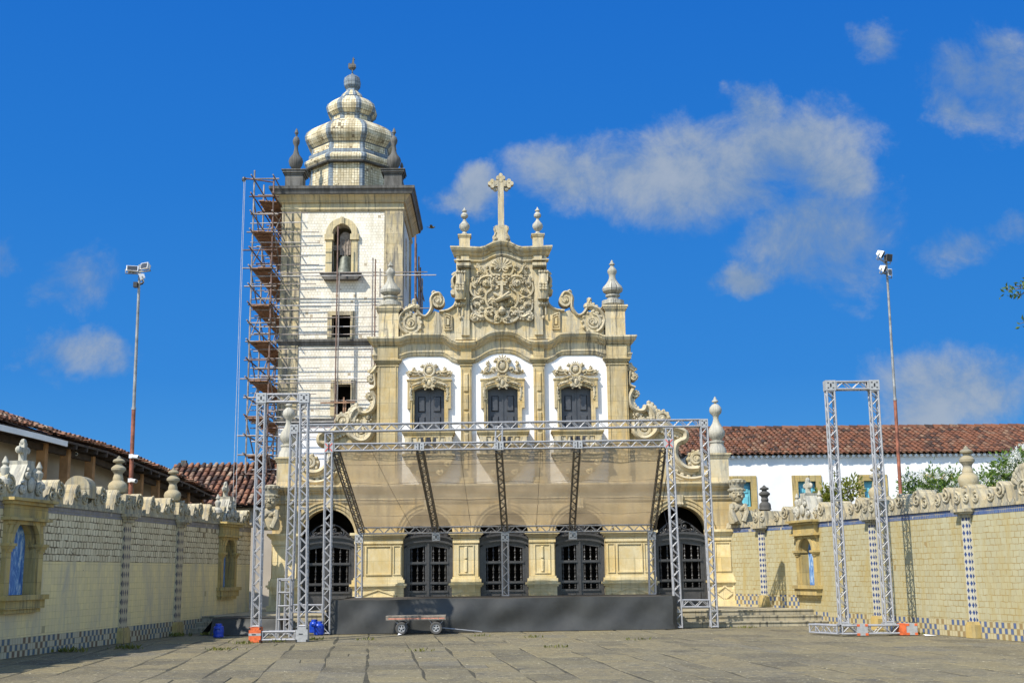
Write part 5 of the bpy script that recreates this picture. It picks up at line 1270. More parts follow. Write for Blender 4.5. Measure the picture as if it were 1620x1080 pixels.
# left wall (in its own shade), from the church end towards the camera
LW = WallFrame((-7.95, 40.0), (-11.45, 12.5))
def sL(px, py=850): return LW.sz(px, py)[0]
n1a, n1b = sL(47), sL(15); n2a, n2b = sL(366), sL(352)
zn0 = LW.sz(30, 950)[1]; zsn = LW.sz(30, 862)[1]
zn0b = LW.sz(358, 938)[1]; zsn2 = LW.sz(358, 888)[1]
zspl = LW.sz(188, 889)[1]
c1 = (sL(5)+sL(62))/2; c2 = (sL(345)+sL(373))/2
h2 = abs(sL(345)-sL(373))/2-0.24
wall(LW, 'forecourt_wall', 'shaded tiled forecourt wall on the left with yellowed lower tiles', [(c1-0.56, c1+0.56, zn0+0.12, zsn), (c2-0.5, c2+0.5, zn0+0.12, zsn)],
     [(round(sL(202, 870)/.12)*.12, round(sL(202, 870)/.12)*.12+.36), (round(sL(285, 870)/.12)*.12, round(sL(285, 870)/.12)*.12+.36)], 0.02, LW.len, zspl, [M_WLO, M_WUP], 3, M_DIAML)
LG = 'urn finials on the forecourt walls'
wfinial(LW, (sL(201)+sL(185))/2, 'mossy stone urn finial beside the rusty lamp pole on shaded wall', group=LG)
wfinial(LW, (sL(287)+sL(273))/2, 'stone urn finial on shaded wall before the far tiled roof', group=LG)
def snap(a, b_, u_): 
    lo = round(min(a, b_)/u_)*u_; return (lo, lo+u_*2)
# right wall in the sun: two stretches that meet at a bend
RB = (9.2, 36.7); RA = (12.95, 20.5); RC = (7.75, 40.0)
RW = WallFrame(RA, RB); RW.zb = ZBR
def sR(px, py=850): return RW.sz(px, py)[0]
c3 = (sR(1256)+sR(1292))/2 if sR(1256) < RW.len else RW.len-0.75
c3 = min(c3, RW.len-0.72)
wall(RW, 'forecourt_wall', 'sunlit tiled forecourt wall on the right with blue diamond pilaster', [(c3-0.44, c3+0.44, RW.sz(1275, 925)[1], RW.sz(1275, 872)[1])],
     [snap(sR(1537, 860), sR(1521, 860), 0.14), snap(sR(1388, 860), sR(1378, 860), 0.14)], 0.0, RW.len, None, [M_WRT], 5)
wfinial(RW, (sR(1537)+sR(1521))/2, 'large stone urn finial between flowering shrubs on sunlit wall', 1.05, 0.24, group=LG)
wfinial(RW, (sR(1388)+sR(1378))/2, 'stone urn finial half hidden behind the right truss goalpost', 0.95, 0.23, group=LG)
RW2 = WallFrame(RB, RC); RW2.zb = ZBR
def sR2(px, py=850): return RW2.sz(px, py)[0]
wall(RW2, 'forecourt_wall', 'short tiled forecourt wall between church corner and bend, with narrow blue pilaster', [], [snap(sR2(1212), sR2(1199), 0.14)], 0.0, RW2.len, None, [M_WRT], 9, floor=TERR)
wfinial(RW2, (sR2(1214)+sR2(1197))/2, 'small dark stone urn finial on short wall by the church', 0.85, 0.19, M_BLK, group=LG)
def shell_top(frame, s, label):
    c = frame.M @ Vector((s, -0.2, 0)); k = MB(); z = frame.zb+0.4
    for i in range(9):
        a = R(20+140*i/8); v = frame.d*math.cos(a)
        p = c+v*0.42+Vector((0, 0, z+0.42*math.sin(a)+0.15)); q_ = c+v*0.08+Vector((0, 0, z+0.1))
        k.tube([q_, q_.lerp(p, 0.6), p], [0.05, 0.08, 0.10], 7); k.ball(p, 0.11, 8)
    k.ball(c+Vector((0, 0, z+0.1)), 0.16, 10); k.box(c.x-0.22, c.x+0.22, c.y-0.2, c.y+0.2, z-0.2, z+0.08)
    return solo('stone_shell', k, M_CREST, label, 'ornament', (c.x, c.y, z-0.2), None, True)
shell_top(RW, sR(1621), 'carved stone shell ornament on sunlit wall at the right edge')
k = MB(); c = LW.M @ Vector((sL(137), -0.22, 0)); z = ZB+0.62
k.prism(arc(c.x, z+0.02, 0.30, 0, 180, 12), c.y-0.25, c.y+0.25); k.box(c.x-0.3, c.x+0.3, c.y-0.24, c.y+0.24, z-0.2, z+0.02)
solo('coping_stone', k, M_CREST, 'round-topped coping stone standing on shaded wall', 'coping stone', (c.x, c.y, z-0.2))
# carved guardians where the walls meet the church
def guardian(x, y, z, s, label):
    t_ = thing('stone_guardian', label, 'statue', (x, y, z), 'carved guardians where the walls meet the church')
    k = MB(); k.lathe([(0.30, z), (0.33, z+0.15), (0.30, z+0.35), (0.25, z+0.55), (0.17, z+0.68), (0.14, z+0.74)], (x, y), 14)
    for q_ in (-1, 1): k.tube([(x+q_*0.20, y-0.10, z+0.6), (x+q_*0.24, y-0.26, z+0.35), (x+q_*0.12, y-0.32, z+0.05)], [0.10, 0.10, 0.09], 8)
    for i in range(6): k.ball((x-0.2+0.08*i, y-0.26, z+0.50-0.05*(i % 2)), 0.07, 7)
    build('body', k, M_CREST, t_, True)
    k = MB(); hz = z+0.93
    k.ball((x, y-0.04, hz), 0.235, 16, (0.95, 1.0, 1.22)); k.ball((x, y-0.20, hz-0.17), 0.12, 10, (1.0, 0.8, 0.8))
    k.tube([(x, y-0.25, hz+0.06), (x, y-0.32, hz-0.05)], [0.03, 0.052], 8)
    k.tube([(x-0.17, y-0.20, hz+0.09), (x, y-0.27, hz+0.07), (x+0.17, y-0.20, hz+0.09)], 0.035, 7)
    for q_ in (-1, 1):
        k.ball((x+q_*0.085, y-0.235, hz+0.015), 0.04, 8); k.ball((x+q_*0.23, y, hz-0.01), 0.07, 8, (0.5, 0.8, 1.2)); k.ball((x+q_*0.11, y-0.21, hz-0.07), 0.07, 8)
    k.tube([(x-0.085, y-0.265, hz-0.125), (x, y-0.29, hz-0.115), (x+0.085, y-0.265, hz-0.125)], 0.022, 6); k.tube([(x-0.07, y-0.26, hz-0.165), (x, y-0.28, hz-0.175), (x+0.07, y-0.26, hz-0.165)], 0.024, 6)
    build('head', k, M_CREST, t_, True)
    k = MB(); k.lathe([(0.255, hz+0.13), (0.265, hz+0.18), (0.235, hz+0.22), (0.25, hz+0.32), (0.29, hz+0.44), (0.30, hz+0.48), (0.22, hz+0.50), (0.1, hz+0.53)], (x, y-0.02), 16)
    for i in range(12):
        a = 2*math.pi*i/12; k.ball((x+0.27*math.cos(a), y-0.02+0.27*math.sin(a), hz+0.42), 0.06, 6); k.ball((x+0.26*math.cos(a), y+0.26*math.sin(a), hz+0.16), 0.045, 6)
    build('headdress', k, M_CREST, t_, True)
pL = P3(427, 830, 39.4); pR = P3(1168, 830, 39.5)
guardian(pL.x, 39.4, P3(427, 838, 39.4).z, 1, 'carved stone guardian with tall headdress left of the church front')
guardian(pR.x, 39.5, P3(1168, 828, 39.5).z, 1, 'carved stone guardian with tall headdress right of the church front')

# ------------------------------------------------------------------ tiled roofs
def tile_field(mb, O, U, V, W_, L_, pitch=0.24, course=0.36, rg=rnd, sag=0.0):
    """barrel tiles over a slope: O lower corner, U along the eave, V up the slope; each tile an island"""
    U = U.normalized(); V = V.normalized(); Nn = U.cross(V).normalized()
    if Nn.z < 0: Nn = -Nn
    nc = int(W_/pitch); nr = max(1, int(L_/course)); course = L_/nr
    def tile(c, s0, s1, r0, r1, up, lift0, lift1, n=5):
        vs = []
        for (s_, r, lf) in ((s0, r0, lift0), (s1, r1, lift1)):
            for i in range(n+1):
                a = math.pi*i/n
                vs.append(O+U*(c+r*math.cos(a))+V*s_+Nn*(lf+(r*math.sin(a)*0.75 if up else -r*math.sin(a)*0.6)))
        mb.add(vs, [(i, i+1, n+1+i+1, n+1+i) for i in range(n)]+[tuple(range(n, -1, -1))])
    for c in range(nc):
        x = pitch*(c+0.5)
        for r_ in range(nr):
            j = rg.uniform(-0.014, 0.014); k_ = rg.uniform(-0.03, 0.03)
            s0 = r_*course-0.05+k_; s1 = (r_+1)*course+0.03
            tile(x+j, s0, s1, pitch*0.36, pitch*0.29, True, 0.085+rg.uniform(0, 0.012), 0.055)
            if c < nc-1 or True: tile(x+pitch/2+j, s0+0.03, s1, pitch*0.26, pitch*0.33, False, 0.06, 0.03)
    return nr
# convent range on the right
RY = 52.0
cv_x0 = P(1085, 700, RY)[0]; cv_x1 = 30.0; ze = P(1300, 717, RY)[1]; 
cb = thing('convent_range', 'long white convent building with terracotta tile roof on the right', 'building', ((cv_x0+cv_x1)/2, RY, 0))
def opn(px0, px1, py0, py1): return (P(px0, 760, RY)[0], P(px1, 760, RY)[0], P((px0+px1)/2, py1, RY)[1], P((px0+px1)/2, py0, RY)[1], False)
wins = [opn(1157, 1187, 762, 800), opn(1262, 1290, 762, 800), opn(1366, 1394, 761, 799)]
dxw = wins[2][0]-wins[1][0]
x_ = wins[2]
for i in range(1, 4): wins.append((x_[0]+dxw*i, x_[1]+dxw*i, x_[2], x_[3], False))
wz0 = min(w2[2] for w2 in wins); wz1 = max(w2[3] for w2 in wins)
k = MB(); xs = cv_x0
for o_ in wins:
    k.box(xs, o_[0], RY, RY+0.5, 0, ze); k.box(o_[0], o_[1], RY, RY+0.5, 0, wz0); k.box(o_[0], o_[1], RY, RY+0.5, wz1, ze); xs = o_[1]
k.box(xs, cv_x1, RY, RY+0.5, 0, ze); k.box(cv_x0, cv_x0+0.5, RY+0.5, RY+8, 0, ze); k.box(cv_x1-0.5, cv_x1, RY+0.5, RY+8, 0, ze); k.box(cv_x0, cv_x1, RY+8, RY+8.5, 0, ze)
build('wall', k, M_WHITE2, cb)
for o_ in wins:
    k = MB(); fw = 0.26
    k.box(o_[0]-fw, o_[0], RY-0.05, RY+0.2, wz0, wz1); k.box(o_[1], o_[1]+fw, RY-0.05, RY+0.2, wz0, wz1); k.box(o_[0]-fw, o_[1]+fw, RY-0.05, RY+0.2, wz1, wz1+fw); k.box(o_[0]-fw, o_[1]+fw, RY-0.05, RY+0.2, wz0-fw, wz0)
    o = build('window', k, M_WSTN, cb)
    k = MB(); xm = (o_[0]+o_[1])/2; zm = wz0+(wz1-wz0)*0.5
    for (a, c_) in ((o_[0], xm-0.01), (xm+0.01, o_[1])):
        k.box(a, c_, RY+0.18, RY+0.24, wz0, wz1-0.16)
        for (v0, v1) in ((wz0+0.08, zm-0.05), (zm+0.05, wz1-0.24)):
            k.bevprism([(a+0.08, v0), (c_-0.08, v0), (c_-0.08, v1), (a+0.08, v1)], RY+0.15, RY+0.18, 0.03)
    k.box(o_[0], o_[1], RY+0.26, RY+0.3, wz0, wz1)
    build('shutter', k, M_TEAL, o)
k = MB(); O = Vector((cv_x0-0.3, RY-0.26, ze-0.06)); zr_ = P(1300, 679, RY+4.4)[1]
Vv = Vector((0, 4.61, zr_-ze+0.04)); tile_field(k, O, Vector((1, 0, 0)), Vv, cv_x1-cv_x0+0.6, Vv.length, 0.25, 0.40, random.Random(5))
rf = build('roof', k, M_ROOF, cb)
k = MB(); k.add([(cv_x0-0.3, RY-0.2, ze-0.06), (cv_x1+0.3, RY-0.2, ze-0.06), (cv_x1+0.3, RY+4.3, zr_-0.02), (cv_x0-0.3, RY+4.3, zr_-0.02), (cv_x0-0.3, RY+9.1, ze-0.10), (cv_x1+0.3, RY+9.1, ze-0.10)], [(0, 1, 2, 3), (3, 2, 5, 4), (0, 1, 5, 4)]); build('roof_deck', k, M_TIMB, rf)
k = MB(); x = cv_x0-0.3; i = 0
while x < cv_x1+0.3:
    k.tube([(x, RY+4.35, zr_+0.05), (x+0.42, RY+4.35, zr_+0.04+0.03*((i*7) % 3)/3)], [0.15, 0.12], 8); x += 0.40; i += 1
build('ridge_tiles', k, M_ROOF, rf)
k = MB(); x = cv_x0
while x < cv_x1:
    k.tube([(x, RY-0.18, ze-0.13), (x, RY+0.0, ze-0.11)], 0.07, 7); x += 0.25
build('eave_tiles', k, M_WHITE2, rf)
# long range behind the left wall, roof with deep dark eaves on clay pillars
lr = thing('long_range', 'low plastered building with clay pillars and dark sagging tiled eaves on the left', 'building', (-13.5, 30, 0))
def off(p, d): return p+LW.n*d
def LP(px, py, dist):
    """photo point on the upright plane parallel to the left wall, dist metres behind it"""
    d = ray(px, py); a = LW.a-LW.n*dist; t = (a-CAM).dot(LW.n)/d.dot(LW.n); return CAM+d*t
k = MB(); dW = 3.1
a0 = LW.a-LW.n*dW+LW.d*(-2.5); a1 = LW.a-LW.n*dW+LW.d*30
def upright(mb, a, b_, t, z0, z1, nrm):
    q_ = nrm*t
    vs = [Vector((p.x, p.y, z)) for z in (z0, z1) for p in (a, b_, b_-q_, a-q_)]
    mb.add(vs, [(3, 2, 1, 0), (4, 5, 6, 7), (0, 1, 5, 4), (1, 2, 6, 5), (2, 3, 7, 6), (3, 0, 4, 7)])
EV = [LP(*p, 2.0) for p in ((-150, 632), (-60, 655), (60, 684), (105, 696), (170, 713), (240, 741), (300, 765), (345, 788))]
upright(k, a1, a0, 0.4, 0, 6.0, LW.n); 
# cut the wall to run under the eaves: build it as strips that follow the eave line
k = MB()
for i in range(len(EV)-1):
    A, B = EV[i], EV[i+1]; A2, B2 = A-LW.n*1.1, B-LW.n*1.1
    vs = [Vector((A2.x, A2.y, 0)), Vector((B2.x, B2.y, 0)), Vector((B2.x, B2.y, B.z+0.18)), Vector((A2.x, A2.y, A.z+0.18))]; vs2 = [p-LW.n*0.4 for p in vs]
    k.add(vs+vs2, [(0, 1, 2, 3), (7, 6, 5, 4), (0, 4, 5, 1), (2, 6, 7, 3), (0, 3, 7, 4), (1, 5, 6, 2)])
build('wall', k, M_LBW, lr)
k = MB(); kd = MB()
for i in range(len(EV)-1):
    A, B = EV[i], EV[i+1]
    rise = 1.25 if i < 3 else 0.55 - 0.02*i
    run = 3.6
    U = (B-A); V = -LW.n*run+Vector((0, 0, rise))
    tile_field(k, A+Vector((0, 0, 0.06)), U, V, U.length, V.length, 0.23, 0.40, random.Random(20+i))
    vs = [A, B, B+V, A+V]; vs2 = [p-Vector((0, 0, 0.06)) for p in vs]
    kd.add(vs+vs2, [(0, 1, 2, 3), (7, 6, 5, 4), (0, 4, 5, 1), (2, 6, 7, 3), (0, 3, 7, 4), (1, 5, 6, 2)])
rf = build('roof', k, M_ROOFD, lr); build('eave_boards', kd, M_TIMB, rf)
k = MB()
for i in range(len(EV)-1):
    A, B = EV[i], EV[i+1]; n_ = max(2, int((B-A).length/0.55))
    for j in range(n_):
        p = A.lerp(B, j/n_)-Vector((0, 0, 0.12)); k.beam(p+LW.n*0.0, p-LW.n*1.2+Vector((0, 0, 0.10)), 0.08, 0.11)
    k.beam(A-LW.n*0.55-Vector((0, 0, 0.2)), B-LW.n*0.55-Vector((0, 0, 0.2)), 0.14, 0.16)
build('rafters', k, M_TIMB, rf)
for (px0, px1, py) in ((60, 74, 715), (97, 112, 708), (136, 150, 722), (216, 225, 752), (241, 252, 762), (264, 274, 772), (292, 297, 785), (312, 320, 792)):
    A = LP((px0+px1)/2, py, 2.55); k = MB(); wd = (LP(px1, py, 2.55)-LP(px0, py, 2.55)).length*0.36
    k.beam(Vector((A.x, A.y, 2.2)), Vector((A.x, A.y, A.z+0.35)), max(0.22, wd), max(0.22, wd)); build('pillar', k, M_BRICKP, lr)
# white strip fascia at the near end
k = MB()
for i in range(3): k.beam(EV[i]+LW.n*0.03-Vector((0, 0, 0.10)), EV[i+1]+LW.n*0.03-Vector((0, 0, 0.10)), 0.03, 0.14)
build('white_fascia', k, M_WHITE2, rf)
# small hipped roof further back by the scaffold
hb = thing('hipped_outbuilding', 'dark walled outbuilding with patched hipped tile roof beside scaffold', 'building', (-13, 47, 0))
HY = 44.5
e0, e1 = P3(318, 806, HY), P3(470, 806, HY); r0, r1 = P3(284, 742, HY+3.0), P3(480, 741, HY+3.0)
e0 = P3(296, 800, HY); e0.x = r0.x
k = MB(); Vv = Vector((0, 3.0, r1.z-e1.z)); tile_field(k, Vector((e0.x-0.1, HY, e0.z)), Vector((1, 0, 0)), Vv, e1.x-e0.x, Vv.length, 0.24, 0.38, random.Random(8))
rf = build('roof', k, M_ROOFD, hb)
k = MB(); k.add([(e0.x-0.2, HY, e0.z-0.03), (e1.x, HY, e0.z-0.03), (e1.x, HY+3, r1.z-0.03), (e0.x-0.2, HY+3, r1.z-0.03), (e0.x-0.2, HY+6, e0.z), (e1.x, HY+6, e0.z)], [(0, 1, 2, 3), (3, 2, 5, 4), (0, 3, 4), (1, 5, 2)]); build('roof_deck', k, M_TIMB, rf)
k = MB(); x = e0.x-0.2
while x < e1.x: k.tube([(x, HY+3, r1.z+0.08), (x+0.42, HY+3, r1.z+0.06)], [0.15, 0.12], 8); x += 0.4
for i in range(9):
    t = i/9.0; k.tube([(e0.x-0.15, HY+3*t, e0.z+(r1.z-e0.z)*t+0.06), (e0.x-0.15, HY+3*(t+0.12), e0.z+(r1.z-e0.z)*(t+0.12)+0.05)], [0.14, 0.11], 8)
build('ridge_tiles', k, M_ROOFD, rf)
k = MB(); k.box(e0.x+0.1, e1.x, HY+0.5, HY+5.5, 0, e0.z-0.05); build('wall', k, M_LBW, hb)
p = P3(291, 735, HY+3); k = MB(); k.beam((p.x, p.y, r1.z), (p.x, p.y, P3(291, 728, HY+3).z), 0.2, 0.2); build('chimney', k, M_BLK, hb)
# ------------------------------------------------------------------ aluminium trusses
TS = 0.19; CH = 0.024; WB = 0.0125
def truss(mb, a, b, up=Vector((0, 1, 0)), s=TS, pitch=None, ladder=False, ends=True, ch=CH, wb=WB):
    """box truss from a to b: four chords and zigzag webs on the faces"""
    a = Vector(a); b = Vector(b); t = (b-a); L = t.length; t.normalize()
    e1 = (up-t*up.dot(t)).normalized(); e2 = t.cross(e1)
    h = s/2; cs = [(-h, -h), (h, -h), (h, h), (-h, h)]
    P_ = lambda x, c: a+t*x+e1*c[0]+e2*c[1]
    for c in cs: mb.tube([P_(0, c), P_(L, c)], ch, 8)
    n = max(1, round(L/(pitch or s*1.05))); st_ = L/n
    for f in range(4):
        c0, c1 = cs[f], cs[(f+1) % 4]
        if ladder:
            if f % 2 == 0:
                for i in range(n+1): mb.tube([P_(i*st_, c0), P_(i*st_, c1)], wb, 6, cap=False)
            else:
                for i in range(n): mb.tube([P_(i*st_, c0 if i % 2 else c1), P_((i+1)*st_, c1 if i % 2 else c0)], wb, 6, cap=False)
        else:
            for i in range(n):
                u, v = (c0, c1) if (i % 2 == 0) == (f < 2) else (c1, c0)
                mb.tube([P_(i*st_, u), P_((i+1)*st_, v)], wb, 6, cap=False)
    if ends:
        for x in (0.02, L-0.02):
            for f in range(4): mb.tube([P_(x, cs[f]), P_(x, cs[(f+1) % 4])], ch*0.9, 6, cap=False)
    return mb
def joint(mb, mb2, c, s=TS+0.07, h=None):
    """corner block: plates with slots and a frame"""
    c = Vector(c); q = s/2; h = (h or s)/2
    mb.box(c.x-q, c.x+q, c.y-q, c.y+q, c.z-h, c.z+h)
    for sx in (-1, 1):
        for sz in (-1, 1):
            mb2.box(c.x+sx*q*0.5-0.022, c.x+sx*q*0.5+0.022, c.y-q-0.004, c.y-q+0.01, c.z+sz*h*0.5-0.012, c.z+sz*h*0.5+0.012)
    mb2.box(c.x-0.02, c.x+0.02, c.y-q-0.004, c.y-q+0.01, c.z-h*0.35, c.z+h*0.35)
def column(parent, a, b, seam=None, name='truss_column', up=Vector((0, 1, 0)), mat=None):
    k = MB(); truss(k, a, b, up)
    o = build(name, k, mat or M_ALU, parent, True)
    if seam is not None:
        k = MB(); p = Vector(a).lerp(Vector(b), seam); k.box(p.x-TS/2-0.02, p.x+TS/2+0.02, p.y-TS/2-0.02, p.y+TS/2+0.02, p.z-0.025, p.z-0.008); k.box(p.x-TS/2-0.02, p.x+TS/2+0.02, p.y-TS/2-0.02, p.y+TS/2+0.02, p.z+0.008, p.z+0.025)
        build('flange', k, M_ALU2, o)
    return o
# portal on the left
def portal(label, Y, lb, lt, rb, rt, beam_base, ztop_px):
    A = P3(*lb, Y); A.z = 0.0; B = P3(*rb, Y); B.z = 0.0
    tA = P3(*lt, Y); tB = P3(*rt, Y)
    zt = (tA.z+tB.z)/2; tA.z = tB.z = zt
    t_ = thing('truss_goalpost', label, 'truss', ((A.x+B.x)/2, Y, 0), 'aluminium truss goalposts')
    return t_, A, B, tA, tB
YP = 30.2
pl, A, B, tA, tB = portal('aluminium truss goalpost on orange and grey base blocks left of the stage', YP, (404.5, 1010), (414.5, 630), (478.5, 1006), (482, 630), True, 630)
h0 = 0.36
column(pl, A+Vector((0, 0, h0)), tA-Vector((0, 0, 0.13)), 0.52); column(pl, B+Vector((0, 0, h0)), tB-Vector((0, 0, 0.13)), 0.52)
k = MB(); truss(k, tA+Vector((0.13, 0, 0)), tB-Vector((0.13, 0, 0))); build('truss_beam', k, M_ALU, pl, True)
k = MB(); truss(k, A+Vector((0.16, 0, 0.15)), B+Vector((-0.16, 0, 0.15))); build('base_beam', k, M_ALU, pl, True)
for c in (tA, tB):
    k = MB(); k2 = MB(); joint(k, k2, c, 0.255); o = build('corner_block', k, M_ALU2, pl); build('slots', k2, M_BLACK, o)
def baseblock(parent, c, mat, wband):
    k = MB(); q = 0.145; k.box(c.x-q, c.x+q, c.y-q, c.y+q, 0.0, 0.355); o = build('base_block', k, mat, parent)
    k = MB(); k.box(c.x-q-0.003, c.x+q+0.003, c.y-q-0.003, c.y+q+0.003, 0.155, 0.215); build('white_band', k, M_ALU2, o)
    k = MB()
    for sx in (-1, 1):
        for z in (0.03, 0.325): k.box(c.x+sx*q-0.035*(sx > 0), c.x+sx*q+0.035*(sx < 0), c.y-q-0.006, c.y-q+0.01, z-0.025, z+0.025)
    k.box(c.x-0.07, c.x+0.03, c.y-q-0.006, c.y-q+0.01, 0.172, 0.198); build('corner_bolt', k, M_BLACK, o)
baseblock(pl, A, M_ORANGE, True); baseblock(pl, B, M_ALU2, True)
# portal on the right, standing on a long low truss sled
YR = 29.85
pr_, A, B, tA, tB = portal('aluminium truss goalpost on a long low truss sled before the sunlit wall', YR, (1335, 985), (1312, 610), (1406, 985), (1381, 610), False, 610)
column(pr_, A+Vector((0, 0, 0.30)), tA-Vector((0, 0, 0.13)), 0.52); column(pr_, B+Vector((0, 0, 0.30)), tB-Vector((0, 0, 0.13)), 0.52)
k = MB(); truss(k, tA+Vector((0.13, 0, 0)), tB-Vector((0.13, 0, 0))); build('truss_beam', k, M_ALU, pr_, True)
for c in (tA, tB):
    k = MB(); k2 = MB(); joint(k, k2, c, 0.255); o = build('corner_block', k, M_ALU2, pr_); build('slots', k2, M_BLACK, o)
S0 = P3(1285, 995, YR+0.9); S0.z = 0.15; S1 = P3(1330, 995, YR-0.05); S1.z = 0.15; S2 = P3(1435, 995, YR-0.05); S2.z = 0.15
k = MB(); truss(k, S0, S1, Vector((0, 0, 1))); build('sled_beam', k, M_ALU, pr_, True)
k = MB(); truss(k, S1, S2, Vector((0, 0, 1))); build('sled_beam', k, M_ALU, pr_, True)
SS = P3(1362, 995, YR-0.05); SE = P3(1440, 995, YR-0.05)
for c, main in ((SS, M_ALU2), (SE, M_ALU2)):
    k = MB(); k.box(c.x-0.13, c.x+0.13, YR-0.19, YR+0.09, 0.012, 0.285); o = build('corner_block', k, main, pr_)
    k = MB()
    for sx in (-1, 1):
        for z in (0.04, 0.255): k.box(c.x+sx*0.10-0.035, c.x+sx*0.10+0.035, YR-0.196, YR-0.18, z-0.028, z+0.028)
    build('orange_corner', k, M_ORANGE, o)
k = MB(); k.box(SE.x-0.30, SE.x-0.135, YR-0.175, YR+0.08, 0.014, 0.283); build('orange_plate', k, M_ORANGE, pr_)
for c in (A, B):
    k = MB(); k.box(c.x-0.14, c.x+0.14, YR-0.14, YR+0.14, 0.27, 0.30); build('foot_plate', k, M_ALU2, pr_)
# ------------------------------------------------------------------ stage with its roof of trusses and sheeting
YFl, YFr, YB_ = 33.4, 34.6, 38.45
def fy(px): return YFl+(YFr-YFl)*(px-466)/(1113-466)
def fpt(px, py): return P3(px, py, fy(px))
sg = thing('stage_roof', 'aluminium truss stage roof with sloping translucent sheeting over the stage', 'stage roof', (0, 34, 0))
cols = {}
for nm, top, bot in (('ol', (466, 678), (455.5, 1000)), ('cl', (521, 678), (516.5, 992)), ('cr', (1057.5, 670.5), (1073.5, 990)), ('or', (1113, 669), (1130, 990))):
    a = fpt(*bot); a.z = 0.02; b_ = fpt(*top); cols[nm] = (a, b_)
    column(sg, a, b_-Vector((0, 0, 0.12)), 0.08 if nm in ('cr', 'or') else 0.22)
for nm in ('ol', 'cl', 'cr', 'or'):
    k = MB(); k2 = MB(); joint(k, k2, cols[nm][1], 0.225) if nm in ('ol', 'or') else None
    if k.v: o = build('corner_block', k, M_ALU2, sg); build('slots', k2, M_BLACK, o)
U1 = Vector((0, 0, 1))
def hbeam(a, b_, name='truss_beam', mat=None): 
    k = MB(); truss(k, a, b_, U1); return build(name, k, mat or M_ALU, sg, True)
dxj = Vector((0.12, 0, 0))
hbeam(cols['ol'][1]+dxj, cols['or'][1]-dxj)
lb0, lb1 = fpt(521, 708), fpt(1057.5, 701.5)
hbeam(lb0+dxj, lb1-dxj)
hbeam(fpt(457, 962)+dxj, fpt(517, 962)-dxj); hbeam(fpt(1071, 954)+dxj, fpt(1129, 954)-dxj)
for c in (lb0, lb1):                          # white joint with red cross and black bar
    k = MB(); q = 0.122; k.box(c.x-q, c.x+q, c.y-q, c.y+q, c.z-0.14, c.z+0.14); o = build('corner_block', k, M_ALU2, sg)
    k = MB()
    for s in (-1, 1): k.beam((c.x-q*0.8, c.y-q-0.004, c.z-s*0.11), (c.x+q*0.8, c.y-q-0.004, c.z+s*0.11), 0.008, 0.022)
    build('red_cross', k, M_RED, o); k = MB(); k.box(c.x-0.018, c.x+0.018, c.y-q-0.011, c.y-q, c.z-0.10, c.z+0.10); build('black_bar', k, M_BLACK, o)
for (px, py) in ((663.5, 706.5), (789, 705.5), (913.5, 703.5)):
    c = fpt(px, py); k = MB(); k.box(c.x-0.135, c.x+0.135, c.y-0.125, c.y+0.10, c.z-0.115, c.z+0.115); o = build('corner_block', k, M_ALU2, sg)
    k = MB()
    for sx in (-0.075, 0.0, 0.075):
        for sz in (-0.06, 0.03): k.box(c.x+sx-0.012, c.x+sx+0.012, c.y-0.129, c.y-0.12, c.z+sz-0.018, c.z+sz+0.022)
    k.box(c.x-0.016, c.x+0.016, c.y-0.131, c.y-0.12, c.z-0.085, c.z+0.085); build('slots', k, M_BLACK, o)
k = MB(); c0 = fpt(789.5, 674); c1_ = fpt(789, 704); truss(k, c0, c1_); build('truss_post', k, M_ALU, sg, True)
# back line
bk = lambda px, py: P3(px, py, YB_)
B0, B1 = bk(568, 838.5), bk(1032, 835); zbk = (B0.z+B1.z)/2; B0.z = B1.z = zbk
hbeam(B0, B1)
for (px0, px1) in ((568.5, 567.5), (799, 800), (1030.5, 1032.5)):
    b_ = bk(px0, 850); b_.z = zbk-0.30; a = bk(px1, 945); a.z = 0.86
    column(sg, a, b_)
    k = MB(); k2 = MB(); joint(k, k2, b_+Vector((0, 0, 0.05)), 0.25, 0.26); o = build('corner_block', k, M_ALU2, sg); build('slots', k2, M_BLACK, o)
for px in (690, 906):
    b_ = bk(px, 850); b_.z = zbk-0.22; k = MB(); k2 = MB(); joint(k, k2, b_, 0.25, 0.24); o = build('corner_block', k, M_ALU2, sg); build('slots', k2, M_BLACK, o)
raf = []
for (p0, p1) in (((531, 714), (571.5, 838)), ((664, 712), (689.5, 838)), ((789, 711), (798.5, 837)), ((913, 709.5), (905, 836)), ((1049, 708), (1033, 835))):
    a = fpt(*p0); b_ = P3(p1[0], 838, YB_); b_.z = zbk
    raf.append((a, b_)); k = MB(); truss(k, a, b_, U1, 0.17, 0.24, True); build('rafter', k, M_ALUD if p0[0] in (531, 1049, 664, 789, 913) else M_ALU, sg, True)
# sheeting laid over the rafters, slack between them
k = MB(); NX, NY = 64, 26; vs = []
A0, A1 = raf[0][0]+Vector((0.02, -0.08, 0.13)), raf[4][0]+Vector((-0.02, -0.08, 0.13)); C0, C1 = raf[0][1]+Vector((0.0, 0.1, 0.13)), raf[4][1]+Vector((0.0, 0.1, 0.13))
rg = random.Random(4)
for j in range(NY+1):
    for i in range(NX+1):
        u = i/NX; v = j/NY
        p = A0.lerp(A1, u).lerp(C0.lerp(C1, u), v)
        sag = 0.055*(1-abs(math.cos(u*math.pi*4)))*math.sin(math.pi*v); wr = 0.014*math.sin(u*61+v*9)+0.016*math.sin(v*29+u*7)+0.012*math.sin(u*23-v*41)
        vs.append(p-Vector((0, 0, sag-wr)))
k.add(vs, [(j*(NX+1)+i, j*(NX+1)+i+1, (j+1)*(NX+1)+i+1, (j+1)*(NX+1)+i) for j in range(NY) for i in range(NX)])
build('roof_sheet', k, M_CANOPY, sg, True)
k = MB()                                     # seams of the sheeting
